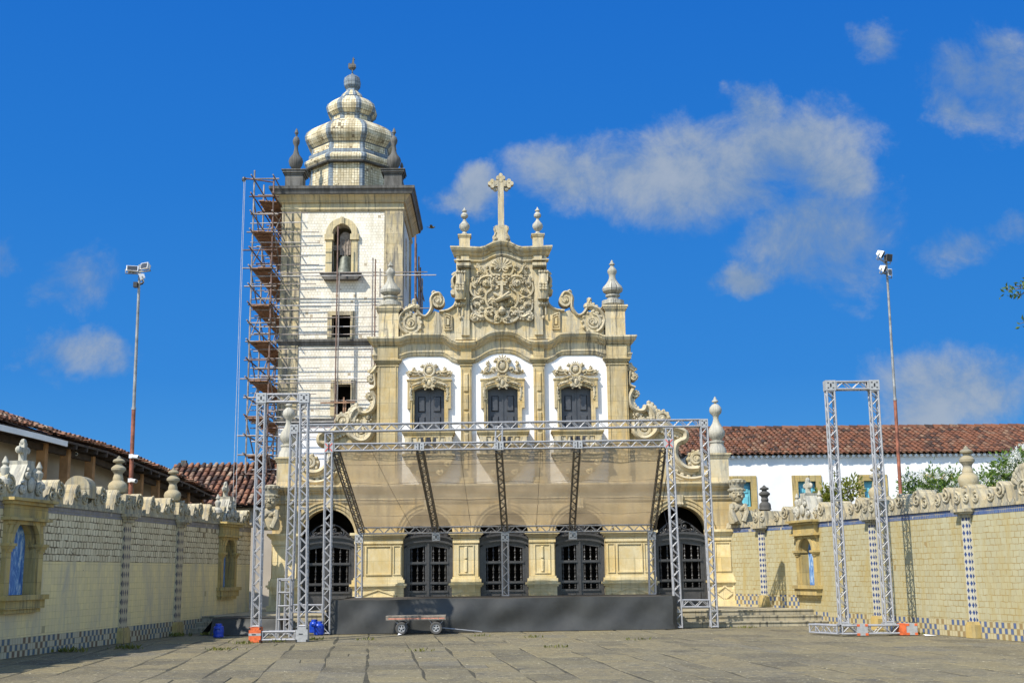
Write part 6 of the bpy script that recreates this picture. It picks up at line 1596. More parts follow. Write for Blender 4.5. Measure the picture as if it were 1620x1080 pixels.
def sheet_pt(u, v, d=0.012): return A0.lerp(A1, u).lerp(C0.lerp(C1, u), v)-Vector((0, 0, d+0.055*(1-abs(math.cos(u*math.pi*4)))*math.sin(math.pi*v)))
for v in (0.2, 0.42, 0.63, 0.84):
    k.tube([sheet_pt(i/40, v) for i in range(41)], 0.005, 4)
for (u0, u1) in ((0.10, 0.17), (0.37, 0.375), (0.62, 0.60)):
    k.tube([sheet_pt(u0+(u1-u0)*i/12, i/12) for i in range(13)], 0.006, 4)
build('sheet_seam', k, M_ALUD, sg)
k = MB()                                     # cables hanging at the right end
pA, pB = fpt(1062, 706), bk(1030, 850)
k.tube([pA, pA.lerp(pB, 0.5)-Vector((0, 0, 0.5)), pB], 0.012, 5); k.tube([fpt(1052, 710), fpt(1060, 780)-Vector((0, -2, 0)), fpt(1068, 880)], 0.008, 5)
build('cable', k, M_BLACK, sg)
# stage deck and black skirt
F0, F1 = G(514, 1003), G(1070, 994.5); F0.x += 0.02
stg = thing('stage', 'low stage platform wrapped in black cloth before the church doors', 'stage', ((F0.x+F1.x)/2, F0.y, 0))
ST = 0.90
bl, br_ = Vector((F0.x+0.25, 38.7, 0)), Vector((F1.x, 38.7, 0))
k = MB(); k.add([(F0.x+0.15, F0.y+0.2, ST-0.02), (F1.x-0.15, F1.y+0.2, ST-0.02), (br_.x, br_.y, ST-0.02), (bl.x, bl.y, ST-0.02), (F0.x+0.15, F0.y+0.2, 0.02), (F1.x-0.15, F1.y+0.2, 0.02), (br_.x, br_.y, 0.02), (bl.x, bl.y, 0.02)], [(0, 1, 2, 3), (7, 6, 5, 4), (0, 4, 5, 1), (1, 5, 6, 2), (2, 6, 7, 3), (3, 7, 4, 0)])
build('deck', k, M_DECK, stg)
def skirt(mb, path, z1, seed, nv=14, amp=0.035, flare=0.05, outn=None, per=90):
    """cloth hung along a path (list of xy) with soft folds"""
    rg = random.Random(seed); ph_ = [rg.uniform(0, 6.28) for _ in range(8)]; vs = []
    pts = []
    for i in range(len(path)-1):
        a, b_ = Vector(path[i]), Vector(path[i+1]); n_ = max(2, int((b_-a).length*per/10))
        for j in range(n_): pts.append((a.lerp(b_, j/n_), (b_-a).normalized()))
    pts.append((Vector(path[-1]), (Vector(path[-1])-Vector(path[-2])).normalized()))
    s = 0.0; prev = pts[0][0]
    for (p, t) in pts:
        s += (p-prev).length; prev = p; nrm = Vector((t.y, -t.x))
        for j in range(nv+1):
            v = j/nv
            f = math.sin(s*1.3+ph_[0]+v*1.6)*0.55+math.sin(s*2.9+ph_[1]-v*2.2)*0.3+math.sin(s*0.5+ph_[2]+v*3.0)*0.5+0.25*math.sin(s*5.3+ph_[3]+v*4)
            o = flare*v*v+amp*f*(0.15+0.85*math.sin(math.pi*min(1, v*0.9+0.05)))
            zz = z1*(1-v)+0.006 + (0.012*math.sin(s*1.7) if j == 0 else 0)
            vs.append((p.x+nrm.x*o, p.y+nrm.y*o, zz))
    m = len(pts); mb.add(vs, [(i*(nv+1)+j, (i+1)*(nv+1)+j, (i+1)*(nv+1)+j+1, i*(nv+1)+j+1) for i in range(m-1) for j in range(nv)])
k = MB(); skirt(k, [(bl.x, bl.y), (F0.x, F0.y+0.08), (F0.x+0.08, F0.y), (F1.x-0.1, F1.y), (F1.x+0.03, F1.y+0.12), (br_.x+0.05, br_.y)], ST, 3, 18, 0.085)
k.add([(F0.x, F0.y+0.03, ST+0.004), (F1.x, F1.y+0.03, ST+0.004), (F1.x, F1.y+0.6, ST+0.004), (F0.x, F0.y+0.6, ST+0.004)], [(0, 1, 2, 3)])
build('skirt', k, M_CLOTH, stg, True)
# draped riser in the left corner
R0, R1 = G(334, 1004), G(441, 1004)
rs = thing('draped_riser', 'low riser under black cloth beside shaded wall', 'riser', ((R0.x+R1.x)/2, R0.y, 0))
k = MB(); hh = 0.44; k.box(R0.x+0.15, R1.x-0.05, R0.y+0.1, R0.y+1.6, 0.01, hh-0.02); build('deck', k, M_DECK, rs)
k = MB(); skirt(k, [(R0.x+0.1, R0.y+1.7), (R0.x+0.02, R0.y), (R1.x, R1.y), (R1.x+0.02, R0.y+1.7)], hh, 11, 10, 0.03, 0.14)
k.add([(R0.x, R0.y, hh+0.004), (R1.x, R0.y, hh+0.004), (R1.x, R0.y+1.7, hh+0.004), (R0.x+0.1, R0.y+1.7, hh+0.004)], [(0, 1, 2, 3)])
k.add([(R0.x-0.32, R0.y+0.05, 0.008), (R0.x+0.02, R0.y, hh-0.05), (R0.x+0.1, R0.y+0.5, hh-0.02), (R0.x-0.1, R0.y+0.6, 0.008)], [(0, 1, 2, 3)])
build('cover', k, M_CLOTH, rs, True)
# ------------------------------------------------------------------ trolley
T0, T1 = G(636, 1003.5), G(690, 1001.5)
ty = 32.92; sc_ = ty/FPX
xw0, xw1 = P3(635.5, 994, ty).x, P3(690, 994, ty).x; xd0, xd1 = P3(610.5, 977, ty).x, P3(705, 977, ty).x
tr = thing('platform_trolley', 'flat four wheeled platform trolley with worn orange stripe before the stage', 'trolley', ((xd0+xd1)/2, ty+0.3, 0))
zd = P3(660, 973, ty).z; dw = 0.50
k = MB(); k.box(xd0, xd1, ty-0.06, ty+dw, zd-0.035, zd); k.box(xd0+0.0, xd1, ty-0.05, ty-0.01, zd-0.115, zd-0.036); k.box(xd0, xd1, ty+dw-0.05, ty+dw-0.01, zd-0.115, zd-0.036); k.box(xd0, xd0+0.04, ty-0.01, ty+dw-0.05, zd-0.115, zd-0.036); k.box(xd1-0.04, xd1, ty-0.01, ty+dw-0.05, zd-0.115, zd-0.036)
dk = build('deck', k, M_TROL, tr)
k = MB(); rg = random.Random(2); x = xd0+0.06
while x < xd1-0.05:
    L_ = rg.uniform(0.1, 0.4); k.box(x, min(x+L_, xd1-0.03), ty-0.054, ty-0.049, zd-0.085-rg.uniform(0, .008), zd-0.060); x += L_+rg.choice([0.01, 0.02, 0.07])
build('stripe', k, M_TROLR, dk)
wr = 0.165
for xw, yw in ((xw0, ty-0.02), (xw1, ty-0.02), (xw0+0.02, ty+dw-0.08), (xw1+0.02, ty+dw-0.08)):
    k = MB(); n_ = 24
    prof = [(wr*0.60, -0.045), (wr*0.9, -0.05), (wr, -0.03), (wr, 0.03), (wr*0.9, 0.05), (wr*0.60, 0.045)]
    vs = [(xw+r*math.cos(2*math.pi*q/n_), yw+d_, wr+r*math.sin(2*math.pi*q/n_)) for (r, d_) in prof for q in range(n_)]
    k.add(vs, [(i*n_+q, i*n_+(q+1) % n_, ((i+1) % 6)*n_+(q+1) % n_, ((i+1) % 6)*n_+q) for i in range(6) for q in range(n_)])
    wh_ = build('wheel', k, M_RUBBER, tr, True)
    k = MB(); rr = wr*0.61
    k.prism(arc(xw, wr, rr, 0, 360, 24)[:-1]+[], yw+0.02, yw+0.03)
    a_o = arc(xw, wr, rr, 0, 360, 24); a_i = arc(xw, wr, rr*0.78, 0, 360, 24)
    for i in range(24): k.prism([a_o[i], a_o[i+1], a_i[i+1], a_i[i]], yw-0.035, yw+0.02)
    for q in range(5):
        a = 2*math.pi*q/5+0.3; k.beam((xw, yw-0.02, wr), (xw+rr*0.8*math.cos(a), yw-0.02, wr+rr*0.8*math.sin(a)), 0.02, 0.028)
    k.prism(arc(xw, wr, rr*0.25, 0, 360, 12)[:-1], yw-0.045, yw+0.02)
    build('rim', k, M_ALU2, wh_)
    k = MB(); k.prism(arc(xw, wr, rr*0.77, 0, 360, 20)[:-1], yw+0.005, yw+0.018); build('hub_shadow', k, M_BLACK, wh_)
k = MB()
for xw in (xw0, xw1):
    k.bar((xw, ty-0.02, wr), (xw, ty+dw-0.1, wr), 0.015)
    for y_ in (ty+0.06, ty+dw-0.16):
        k.bar((xw-0.20, y_, zd-0.11), (xw-0.04, y_, wr+0.02), 0.014); k.bar((xw+0.20, y_, zd-0.11), (xw+0.04, y_, wr+0.02), 0.014)
build('axle', k, M_ALU, tr)
k = MB(); d1 = G(762, 1000); k.bar((xw1+0.08, ty+0.25, wr+0.0), (d1.x, d1.y-0.1, 0.03), 0.017); k.bar((d1.x, d1.y-0.2, 0.03), (d1.x, d1.y+0.0, 0.03), 0.015); build('drawbar', k, M_ALU, tr)
# ------------------------------------------------------------------ blue jugs
def jug(px, py, label, s=1.0):
    c = G(px, py); k = MB()
    k.lathe([(0.12, 0), (0.135, 0.01), (0.14, 0.05), (0.132, 0.08), (0.14, 0.11), (0.14, 0.2), (0.132, 0.22), (0.137, 0.25), (0.12, 0.285), (0.085, 0.305), (0.085, 0.315), (0.09, 0.34), (0.085, 0.355), (0.06, 0.36)], (c.x, c.y), 20)
    k.v = [(a, b_, z*s) for a, b_, z in k.v]
    o = thing('blue_canister', label, 'canister', c, 'blue plastic canisters')
    build('body', k, M_BLUE, o, True)
    k = MB(); k.tube(bez([(c.x-0.06, c.y-0.13, 0.20*s), (c.x-0.03, c.y-0.175, 0.235*s), (c.x+0.03, c.y-0.175, 0.235*s), (c.x+0.06, c.y-0.13, 0.20*s)], 4), 0.014, 6); build('handle', k, M_BLUE, o, True)
jug(345.5, 1007.5, 'blue plastic canister standing alone against the draped riser')
jug(504.5, 1003.5, 'blue plastic canister in front of its pair by the stage corner')
jug(497.0, 1000.0, 'blue plastic canister half hidden behind its pair by the stage corner')
# ------------------------------------------------------------------ small ladder rack by the left portal
lk = thing('ladder_rack', 'slim aluminium ladder rack standing inside the left truss goalpost', 'ladder rack', (P3(452, 1000, 32.3).x, 32.3, 0))
k = MB(); yl0, yl1 = 32.3, 32.75
q4 = []
for (tp, bt_, y_) in (((440, 914), (437, 1003), yl0), ((459.5, 914), (457.5, 1003), yl0), ((443.5, 916), (440.5, 1000), yl1), ((462, 916), (460.5, 1000), yl1)):
    a = P3(*tp, y_); b_ = P3(*bt_, y_); b_.z = 0.0; q4.append((b_, a)); k.tube([b_, a], 0.026, 8)
build('upright', k, M_ALU, lk, True)
for t in (0.985, 0.76, 0.53, 0.30, 0.08):
    k = MB()
    for (i, j) in ((0, 1), (2, 3), (0, 2), (1, 3)): k.bar(q4[i][0].lerp(q4[i][1], t), q4[j][0].lerp(q4[j][1], t), 0.02, 8)
    build('rung', k, M_ALU, lk, True)
# ------------------------------------------------------------------ scaffold round the tower
sc = thing('scaffold', 'rusty tube and plank scaffold climbing the left side of the bell tower', 'scaffold', (TX0-0.8, TY+2, 0))
ysc = [TY-0.75, TY+1.3, TY+3.3, TY+5.0]
xa = P3(399, 400, ysc[0]).x; xb = P3(431, 400, ysc[0]).x
ztop = P3(400, 277, ysc[0]).z
rg = random.Random(12)
for i, y_ in enumerate(ysc):
    for x in (xa, xb):
        k = MB(); k.bar((x, y_, 0), (x+rg.uniform(-.03, .03), y_, ztop+rg.uniform(-0.1, 0.35)), 0.036, 7); build('standard', k, M_SCAFR if rg.random() < 0.5 else M_SCAF, sc, True)
lev = [308, 368, 425, 484, 541, 603, 662, 721, 780, 838]
zl = [P3(400, p, ysc[0]).z for p in lev]
for i, z in enumerate(zl):
    k = MB(); nb = 3; wdt = (xb-xa)-0.08; y0 = ysc[0]-0.15+(0 if i else 1.0)
    for j in range(nb):
        k.box(xa+0.04+wdt*j/nb, xa+0.04+wdt*(j+1)/nb-0.015, y0+rg.uniform(-.1, .1), ysc[3]+rg.uniform(-.1, .2), z-0.025+0.004*j, z+0.02+0.004*j)
    for y_ in (y0+0.4, ysc[1], (ysc[1]+ysc[2])/2, ysc[2], ysc[3]-0.2): k.box(xa+0.02, xb-0.02, y_-0.04, y_+0.04, z-0.07, z-0.026)
    build('platform', k, M_PLANK, sc)
half = (zl[0]-zl[-1])/(len(zl)-1)
z = zl[-1]; levs = []
while z < ztop+0.2: levs.append(z-0.10); levs.append(z-0.10+half*0.5); z += half
for i, z in enumerate(levs):
    k = MB()
    for x in (xa-0.03, xb+0.03): k.bar((x, ysc[0]-0.5, z+0.03), (x, ysc[3]+0.5, z+0.03), 0.03, 6)
    k.bar((xa-0.08-rg.uniform(0, 0.3), ysc[0]-0.06, z), (xb+0.2, ysc[0]-0.06, z), 0.03, 6)
    for y_ in ysc[1:]: k.bar((xa-0.25, y_, z), (xb+0.25, y_, z), 0.03, 6)
    build('ledger', k, M_SCAF if i % 3 else M_SCAFR, sc, True)
for i in range(len(zl)-1):
    k = MB(); z0, z1 = zl[i+1], zl[i]
    for j in range(3):
        a, b_ = (ysc[j], ysc[j+1]) if (i+j) % 2 else (ysc[j+1], ysc[j])
        k.bar((xa-0.05, a, z0), (xa-0.05, b_, z1), 0.026, 6); k.bar((xb+0.05, b_, z0), (xb+0.05, a, z1), 0.026, 6)
    build('brace', k, M_SCAF, sc, True)
# tubes across the front of the tower
yf = TY-0.55
zs_ = [P3(480, p, yf).z for p in (337, 352, 366, 383, 391, 405, 420)]
for i, p in enumerate((337, 354, 367, 383, 391, 405, 419, 449, 461, 473, 490, 503, 517, 530, 553, 568, 581, 594, 607, 622, 634, 648, 660, 690, 720, 742, 754)):
    x1 = {0: 487, 1: 487}.get(i, rg.choice([487, 487, 505, 505, 498])) if p < 440 else rg.choice([505, 500, 592, 596])
    a = P3(396, p+rg.uniform(-1, 1), yf); b_ = P3(x1, p+rg.uniform(-1, 1), yf); b_.z = a.z+rg.uniform(-0.05, 0.05)
    k = MB(); k.bar(a, b_, 0.020, 6); build('ledger', k, M_SCAFW if rg.random() < 0.35 else M_SCAF, sc, True)
for (p, x0, x1, m_) in ((432, 424, 676, M_SCAF), (437, 400, 690, M_SCAFW), (484, 396, 622, M_SCAFW), (600, 400, 592, M_SCAFW), (606, 396, 560, M_SCAF), (668, 396, 566, M_SCAFW), (677, 396, 540, M_SCAFR), (488, 600, 680, M_SCAF)):
    a = P3(x0, p, yf-0.08); b_ = P3(x1, p-0.3, yf-0.08); b_.z = a.z; k = MB(); k.bar(a, b_, 0.023, 6); build('ledger', k, m_, sc, True)
for (px, py0, py1, m_) in ((529, 358, 700, M_SCAFR), (532.5, 430, 690, M_SCAF), (588, 408, 585, M_SCAF), (592, 410, 600, M_SCAFR), (601, 425, 470, M_SCAF)):
    a = P3(px, py1, yf-0.14); b_ = P3(px, py0, yf-0.14); b_.x = a.x; k = MB(); k.bar(a, b_, 0.028, 7); build('standard', k, m_, sc, True)
xr_ = TX1+0.55
for (y_, py0, py1, m_) in ((TY+0.1, 372, 560, M_SCAFR), (TY+0.5, 380, 600, M_SCAFR), (TY+2.4, 382, 560, M_SCAF), (TY+3.4, 390, 560, M_SCAFR), (TY+4.8, 395, 540, M_SCAF)):
    k = MB(); k.bar((xr_, y_, P3(645, py1, TY).z), (xr_, y_, P3(645, py0, TY).z), 0.04, 7); build('standard', k, m_, sc, True)
for py in (430, 470, 490, 520):
    k = MB(); z = P3(645, py, TY).z; k.bar((xr_+0.06, TY-0.7, z), (xr_+0.06, TYB+0.3, z), 0.03, 6); build('ledger', k, M_SCAF, sc, True)
for (px0, px1, py) in ((507, 562, 637),):
    a = P3(px0, py, yf-0.2); b_ = P3(px1, py-1, yf-0.2); k = MB(); k.beam(a, b_, 0.06, 0.06); build('plank', k, M_PLANK, sc)
for (px, py0, py1) in ((543, 628, 658), (546, 634, 660)):
    a = P3(px, py1, yf-0.1); b_ = P3(px+1, py0, yf-0.1); k = MB(); k.beam(a, b_, 0.05, 0.05); build('plank', k, M_PLANK, sc)
# hoist arm and ropes
a = P3(400, 275, ysc[0]); h1 = P3(386, 282, ysc[0]-0.1)
hr = thing('hoist_rope', 'pale hoist rope hanging from scaffold top down the left side', 'rope', (h1.x, h1.y, 0))
k = MB(); b1 = P3(369, 770, 43.5); b2 = P3(374, 770, 43.5)
k.tube([h1, h1.lerp(b1, 0.5), b1, (b1.x, b1.y, 0.05)], 0.009, 5); k.tube([h1+Vector((0.05, 0, 0)), h1.lerp(b2, 0.5), b2, (b2.x, b2.y, 0.05)], 0.009, 5); build('rope', k, M_ROPE, hr)
k = MB(); k.ball(h1-Vector((0, 0, 0.05)), 0.09, 8, (1, 0.5, 1.3)); build('pulley', k, M_BLACK, hr)
k = MB(); k.bar(h1, (xb, ysc[0], h1.z-0.15), 0.03, 6); build('ledger', k, M_SCAFR, sc, True)
# ------------------------------------------------------------------ lamp poles
def flood(parent, c, size, yaw, tilt, mat=M_LAMP):
    """boxy floodlight with a tapered back, glass to the front"""
    w_, h_, d_ = size; Mx = Matrix.Translation(c) @ Matrix.Rotation(yaw, 4, 'Z') @ Matrix.Rotation(tilt, 4, 'X')
    k = MB(); f = [(-w_/2, -d_/2, -h_/2), (w_/2, -d_/2, -h_/2), (w_/2, -d_/2, h_/2), (-w_/2, -d_/2, h_/2)]; b_ = [(-w_*0.32, d_/2, -h_*0.25), (w_*0.32, d_/2, -h_*0.25), (w_*0.32, d_/2, h_*0.3), (-w_*0.32, d_/2, h_*0.3)]
    k.add([Mx @ Vector(p) for p in f+b_], [(0, 1, 2, 3), (7, 6, 5, 4), (0, 4, 5, 1), (1, 5, 6, 2), (2, 6, 7, 3), (3, 7, 4, 0)])
    o = build('floodlight', k, mat, parent)
    k = MB(); k.add([Mx @ Vector((p[0]*0.86, p[1]-0.006, p[2]*0.84)) for p in f], [(0, 1, 2, 3)]); build('glass', k, M_GLASS, o)
    k = MB(); k.tube([Mx @ Vector((-w_*0.55, 0, 0)), Mx @ Vector((-w_*0.55, 0, -h_*0.8)), Mx @ Vector((w_*0.55, 0, -h_*0.8)), Mx @ Vector((w_*0.55, 0, 0))], 0.016, 6); build('bracket', k, M_GALV, o)
    return o
def pole(label, Y, bot, joint_, top):
    t0, tj, t1 = P3(*bot, Y), P3(*joint_, Y), P3(*top, Y); dr = (t1-t0)/(t1.z-t0.z); g0 = t0-dr*t0.z
    p_ = thing('lamp_pole', label, 'lamp pole', g0, 'floodlight poles behind the forecourt walls')
    k = MB(); k.tube([g0, tj], [0.062, 0.052], 12); build('lower_pole', k, M_RUSTP, p_, True)
    k = MB(); k.tube([tj, tj+dr*0.06], 0.062, 12); k.tube([tj, t1], [0.045, 0.034], 12); build('upper_pole', k, M_GALV, p_, True)
    return p_, t0, tj, t1
YLP = 31.2
p1, t0, tj, t1 = pole('rusty floodlight pole with security cameras behind the shaded wall', YLP, (208, 745), (211.5, 648), (221.3, 419), )
U = lambda px, py, Y=YLP, dy=0.0: P3(px, py, Y)+Vector((0, dy, 0))
k = MB(); k.tube([U(204, 433.5, dy=-0.1), U(240, 429.5, dy=-0.1)], 0.025, 7); build('crossarm', k, M_GALV, p1)
flood(p1, U(211, 428, dy=-0.1), (0.30, 0.16, 0.14), R(15), R(-20)); flood(p1, U(233, 423.5, dy=-0.1), (0.26, 0.17, 0.16), R(-30), R(-10)); flood(p1, U(227, 440, dy=-0.15), (0.15, 0.19, 0.14), R(-70), R(20))
k = MB(); c = U(217, 452); k.box(c.x-0.06, c.x+0.04, YLP-0.16, YLP-0.04, c.z-0.07, c.z+0.07); k.tube([U(214, 452), U(226, 448)], 0.03, 6); build('control_box', k, M_BLACK, p1)
YRP = 37.0
p2, t0, tj, t1 = pole('rust streaked floodlight pole behind the sunlit wall', YRP, (1425, 790), (1416, 633), (1401.5, 404))
V_ = lambda px, py, dy=0.0: P3(px, py, YRP)+Vector((0, dy, 0))
k = MB(); k.tube([V_(1390, 411, -0.1), V_(1402, 416)], 0.025, 7); k.tube([V_(1395, 433, -0.1), V_(1406, 434)], 0.03, 7); k.tube([V_(1400, 412), V_(1411, 413)], 0.02, 6); build('crossarm', k, M_GALV, p2)
flood(p2, V_(1390, 403.5, -0.15), (0.19, 0.24, 0.20), R(60), R(30)); flood(p2, V_(1402.5, 409, -0.1), (0.22, 0.24, 0.2), R(20), R(15), M_ALUD); flood(p2, V_(1394, 426.5, -0.15), (0.20, 0.22, 0.18), R(55), R(25)); flood(p2, V_(1405, 432.5, -0.1), (0.14, 0.22, 0.12), R(10), R(0))
def seccam(c, yaw, label):
    t_ = thing('security_camera', label, 'camera', c, 'small white security cameras'); Mx = Matrix.Translation(c) @ Matrix.Rotation(yaw, 4, 'Z')
    k = MB(); k.tube([Mx @ Vector((-0.02, 0, 0)), Mx @ Vector((0.22, 0, -0.03))], 0.05, 10); k.box(c.x-0.05, c.x+0.05, c.y-0.05, c.y+0.05, c.z-0.05, c.z+0.05); build('body', k, M_LAMP, t_)
    k = MB(); k.tube([Mx @ Vector((0.215, 0, -0.03)), Mx @ Vector((0.226, 0, -0.031))], 0.038, 10); build('lens', k, M_GLASS, t_)
seccam(U(210, 722, dy=-0.12), R(-20), 'upper white security camera on the rusty lamp pole')
seccam(U(208.5, 760, dy=-0.12), R(-35), 'lower white security camera near the rusty lamp pole base')
A = LP(118, 717, 2.6); seccam(A, R(-60), 'white security camera under dark eaves of pillared building')
# ------------------------------------------------------------------ plants
def leaf(mb, p, d, size, rg):
    d = d.normalized(); s = d.cross(Vector((rg.uniform(-1, 1), rg.uniform(-1, 1), rg.uniform(-1, 1)))); s = s.normalized() if s.length > 1e-4 else d.orthogonal().normalized()
    n = d.cross(s); w_ = size*0.42; dn = n*(-0.12*size)
    mb.add([p, p+d*size*0.45+s*w_*0.5+dn, p+d*size, p+d*size*0.45-s*w_*0.5+dn, p+d*size*0.5], [(0, 1, 4), (1, 2, 4), (2, 3, 4), (3, 0, 4)])
def shrub(name, label, cat, base, blobs, nleaf, lsize, mat, seed, flowers=0, group=None, trunk_r=0.07):
    """blobs: (centre, radius) clumps joined by limbs; leaves crowd the outer part of each clump"""
    rg = random.Random(seed); t_ = thing(name, label, cat, base, group); b0 = Vector(base)
    k = MB(); mid = b0.lerp(sum((Vector(c) for c, r in blobs), Vector())/len(blobs), 0.45)
    k.tube([b0, b0.lerp(mid, 0.5)+Vector((0.05, 0, 0)), mid], [trunk_r, trunk_r*0.8, trunk_r*0.6], 8)
    for c, r in blobs: k.tube([mid, mid.lerp(Vector(c), 0.6)+Vector((0, 0, 0.08)), Vector(c)], [trunk_r*0.5, trunk_r*0.35, trunk_r*0.18], 6)
    build('trunk', k, M_BARK, t_, True)
    k = MB(); fl = MB()
    for c, r in blobs:
        c = Vector(c); m = int(nleaf*r*r/sum(x[1]**2 for x in blobs)); sub = [c+Vector((rg.gauss(0, 1), rg.gauss(0, 1), rg.gauss(0, 0.8))).normalized()*r*rg.uniform(0.35, 0.95) for _ in range(max(4, int(m/22)))]
        for i in range(m):
            q_ = rg.choice(sub); p = q_+Vector((rg.gauss(0, 1), rg.gauss(0, 1), rg.gauss(0, 1)))*lsize*0.9
            leaf(k, p, (p-q_)+Vector((0, 0, rg.uniform(-0.3, 0.3)))*lsize+(p-c)*0.2, lsize*rg.uniform(0.7, 1.25), rg)
        if flowers:
            for i in range(int(flowers*r*r/sum(x[1]**2 for x in blobs))):
                d = Vector((rg.gauss(0, 1), rg.gauss(-0.5, 1), rg.gauss(0.4, 0.8))).normalized(); p = c+d*r*rg.uniform(0.85, 1.12)
                for j in range(5):
                    pp = p+Vector((rg.gauss(0, 1), rg.gauss(0, 1), rg.gauss(0, 1)))*0.055
                    for a_ in range(5):
                        th = 2*math.pi*a_/5; leaf(fl, pp, Vector((math.cos(th), -0.25, math.sin(th))), 0.075, rg)
    build('crown', k, mat, t_)
    if flowers: build('blossom', fl, M_PETAL, t_)
    return t_
def blob(px, py, Y, rpx): return (P3(px, py, Y), rpx*Y/FPX)
SG_ = 'flowering shrubs behind the sunlit wall'
Y1 = 37.5
g0 = P3(1520, 800, Y1); shrub('flowering_shrub', 'white blossomed shrub between lamp pole and large urn finial', 'shrub', (g0.x, Y1, 0), [blob(1445, 772, Y1, 22), blob(1475, 765, Y1, 24), blob(1505, 767, Y1, 24), blob(1460, 785, Y1, 22), blob(1490, 788, Y1, 24), blob(1515, 785, Y1, 22)], 3600, 0.13, M_LEAF, 3, 70, SG_)
g0 = P3(1605, 800, Y1-2); shrub('flowering_shrub', 'white blossomed shrub right of the large urn finial at the right edge', 'shrub', (g0.x, Y1-2, 0), [blob(1575, 755, Y1-2, 18), blob(1600, 742, Y1-2, 22), blob(1630, 735, Y1-2, 30), blob(1590, 765, Y1-2, 20), blob(1556, 762, Y1-2, 12), blob(1620, 765, Y1-2, 26)], 4200, 0.13, M_LEAF, 4, 85, SG_)
Y2 = 42.5
g0 = P3(1322, 800, Y2); shrub('leafy_bush', 'yellow green leafy bush behind the right truss goalpost', 'bush', (g0.x, Y2, 0), [blob(1305, 787, Y2, 15), blob(1325, 779, Y2, 14), blob(1343, 772, Y2, 13), blob(1318, 797, Y2, 17), blob(1298, 799, Y2, 10), blob(1352, 770, Y2, 8)], 1300, 0.16, M_LEAFY, 6)
# tree beyond the right wall; one bough reaches into the frame
Y3 = 27.5
tips = [P3(1592, 459, Y3), P3(1604, 453, Y3), P3(1608, 466, Y3), P3(1613, 512, Y3), P3(1616, 445, Y3)]
tb_ = Vector((17.2, 27.5, 0)); tt = thing('broadleaf_tree', 'broadleaf tree reaching one leafy bough in at the right edge', 'tree', tb_)
rg = random.Random(31); k = MB(); kl = MB()
k.tube([tb_, tb_+Vector((-0.2, 0, 2.5)), tb_+Vector((-0.3, 0.1, 5.0)), tb_+Vector((-0.2, 0, 7.5)), tb_+Vector((0, 0, 9.8))], [0.32, 0.26, 0.2, 0.13, 0.05], 10)
ends = []
for i in range(16):
    a = rg.uniform(0, 6.28); h_ = rg.uniform(5.0, 8.5); L_ = rg.uniform(2.2, 3.4)
    p0 = tb_+Vector((-0.25, 0, h_)); p1_ = p0+Vector((math.cos(a)*L_, math.sin(a)*L_, rg.uniform(0.4, 1.8)))
    if p1_.x < 13.6 and p1_.y > 24: p1_.x = 13.6
    k.tube([p0, p0.lerp(p1_, 0.5)+Vector((0, 0, 0.3)), p1_], [0.09, 0.055, 0.02], 7); ends.append(p1_)
for tp in tips:
    p0 = tb_+Vector((-0.25, 0, 6.6)); m1 = p0.lerp(tp, 0.55)+Vector((0, 0, 0.5)); k.tube([p0, m1, tp.lerp(m1, 0.3)+Vector((0, 0, 0.12)), tp], [0.08, 0.04, 0.02, 0.006], 6)
    for i in range(20):
        p = tp.lerp(m1, rg.uniform(0, 0.16))+Vector((rg.gauss(0, .07), rg.gauss(0, .15), rg.gauss(0, .07))); leaf(kl, p, Vector((rg.uniform(-1, 0.3), rg.gauss(0, .6), rg.gauss(0, .6))), rg.uniform(0.11, 0.17), rg)
for e in ends:
    for i in range(150):
        p = e+Vector((rg.gauss(0, .55), rg.gauss(0, .55), rg.gauss(0, .45))); p.x = max(p.x, 12.9); leaf(kl, p, Vector((rg.gauss(0, 1), rg.gauss(0, 1), rg.gauss(0, .6))), rg.uniform(0.12, 0.18), rg)
build('trunk', k, M_BARK, tt, True); build('crown', kl, M_LEAFT, tt)
# weeds in the paving joints, one mass
k = MB(); rg = random.Random(5)
spots = [(348, 1028, 9), (440, 1015, 10), (385, 1018, 12), (490, 1012, 14), (585, 1012, 6), (760, 1006, 5), (845, 1008, 5), (880, 1024, 6), (660, 1030, 6), (1000, 1012, 4), (200, 1026, 12), (110, 1031, 12), (280, 1006, 10), (330, 1004, 8), (1450, 1003, 8), (1560, 1008, 8), (1390, 1003, 6), (1180, 993, 6)]
for (px, py, n_) in spots:
    g0 = G(px, py)
    for i in range(n_*5):
        p = Vector((g0.x+rg.gauss(0, 0.16), g0.y+rg.gauss(0, 0.12), 0.0)); h_ = rg.uniform(0.03, 0.10)*(1.6 if px < 340 else 1); leaf(k, p, Vector((rg.gauss(0, .5), rg.gauss(0, .5), 1)), h_, rg)
tag(build('weeds', k, M_GRASS), 'small green weeds growing in the paving joints', 'weeds', kind='stuff')
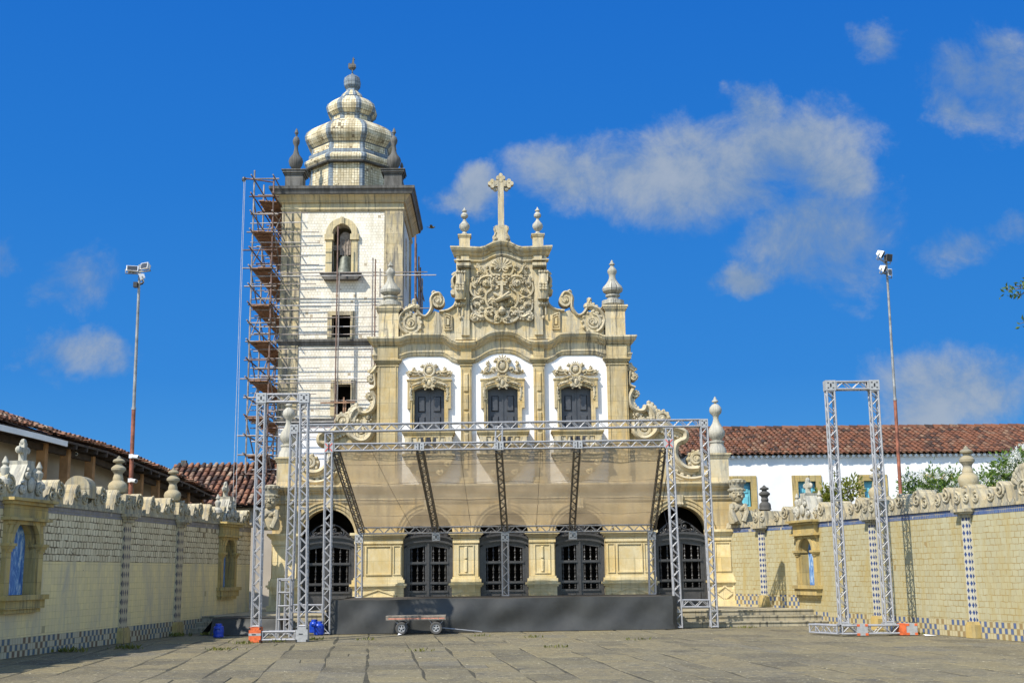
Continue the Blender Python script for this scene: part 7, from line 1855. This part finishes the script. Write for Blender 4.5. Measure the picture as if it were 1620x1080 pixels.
# scrap of paper by the trolley, bird
g0 = G(632, 1004); k = MB(); k.add([(g0.x-0.05, g0.y, 0.004), (g0.x+0.06, g0.y-0.03, 0.02), (g0.x+0.07, g0.y+0.08, 0.006), (g0.x-0.03, g0.y+0.07, 0.05), (g0.x+0.0, g0.y+0.03, 0.006)], [(0, 1, 4), (1, 2, 4), (2, 3, 4), (3, 0, 4)])
solo('paper_scrap', k, M_PAPER, 'crumpled white paper scrap under the trolley wheel', 'litter', (g0.x, g0.y, 0))
g0 = G(1472, 1005); k = MB(); k.add([(g0.x-0.12, g0.y, 0.004), (g0.x+0.14, g0.y-0.05, 0.01), (g0.x+0.12, g0.y+0.2, 0.012), (g0.x-0.10, g0.y+0.22, 0.03)], [(0, 1, 2, 3)])
solo('paper_scrap', k, M_PAPER, 'flat white paper scrap lying near the sunlit wall', 'litter', (g0.x, g0.y, 0))
bc = P3(683, 360, 30); brd = thing('bird', 'small olive bird flying right of the bell tower', 'bird', bc)
k = MB(); k.tube([bc+Vector((-0.085, 0, 0.01)), bc+Vector((-0.05, 0, 0.0)), bc, bc+Vector((0.045, 0, 0.005)), bc+Vector((0.07, 0, 0.012)), bc+Vector((0.092, 0, 0.01))], [0.008, 0.018, 0.027, 0.024, 0.018, 0.003], 8)
k.add([bc+Vector((-0.06, -0.015, 0.004)), bc+Vector((-0.06, 0.015, 0.004)), bc+Vector((-0.13, 0.03, 0.012)), bc+Vector((-0.13, -0.03, 0.012))], [(0, 1, 2, 3)]); build('body', k, M_BIRD, brd, True)
for s in (-1, 1):
    k = MB(); a = [Vector((0.03, s*0.02, 0.012)), Vector((0.02, s*0.09, 0.045)), Vector((-0.03, s*0.17, 0.03)), Vector((-0.05, s*0.09, 0.03)), Vector((-0.04, s*0.02, 0.008))]
    k.add([bc+p for p in a]+[bc+p-Vector((0, 0, 0.005)) for p in a], [(0, 1, 2, 3, 4), (9, 8, 7, 6, 5)]+[(i, i+5, (i+1) % 5+5, (i+1) % 5) for i in range(5)]); build('wing', k, M_BIRD, brd)
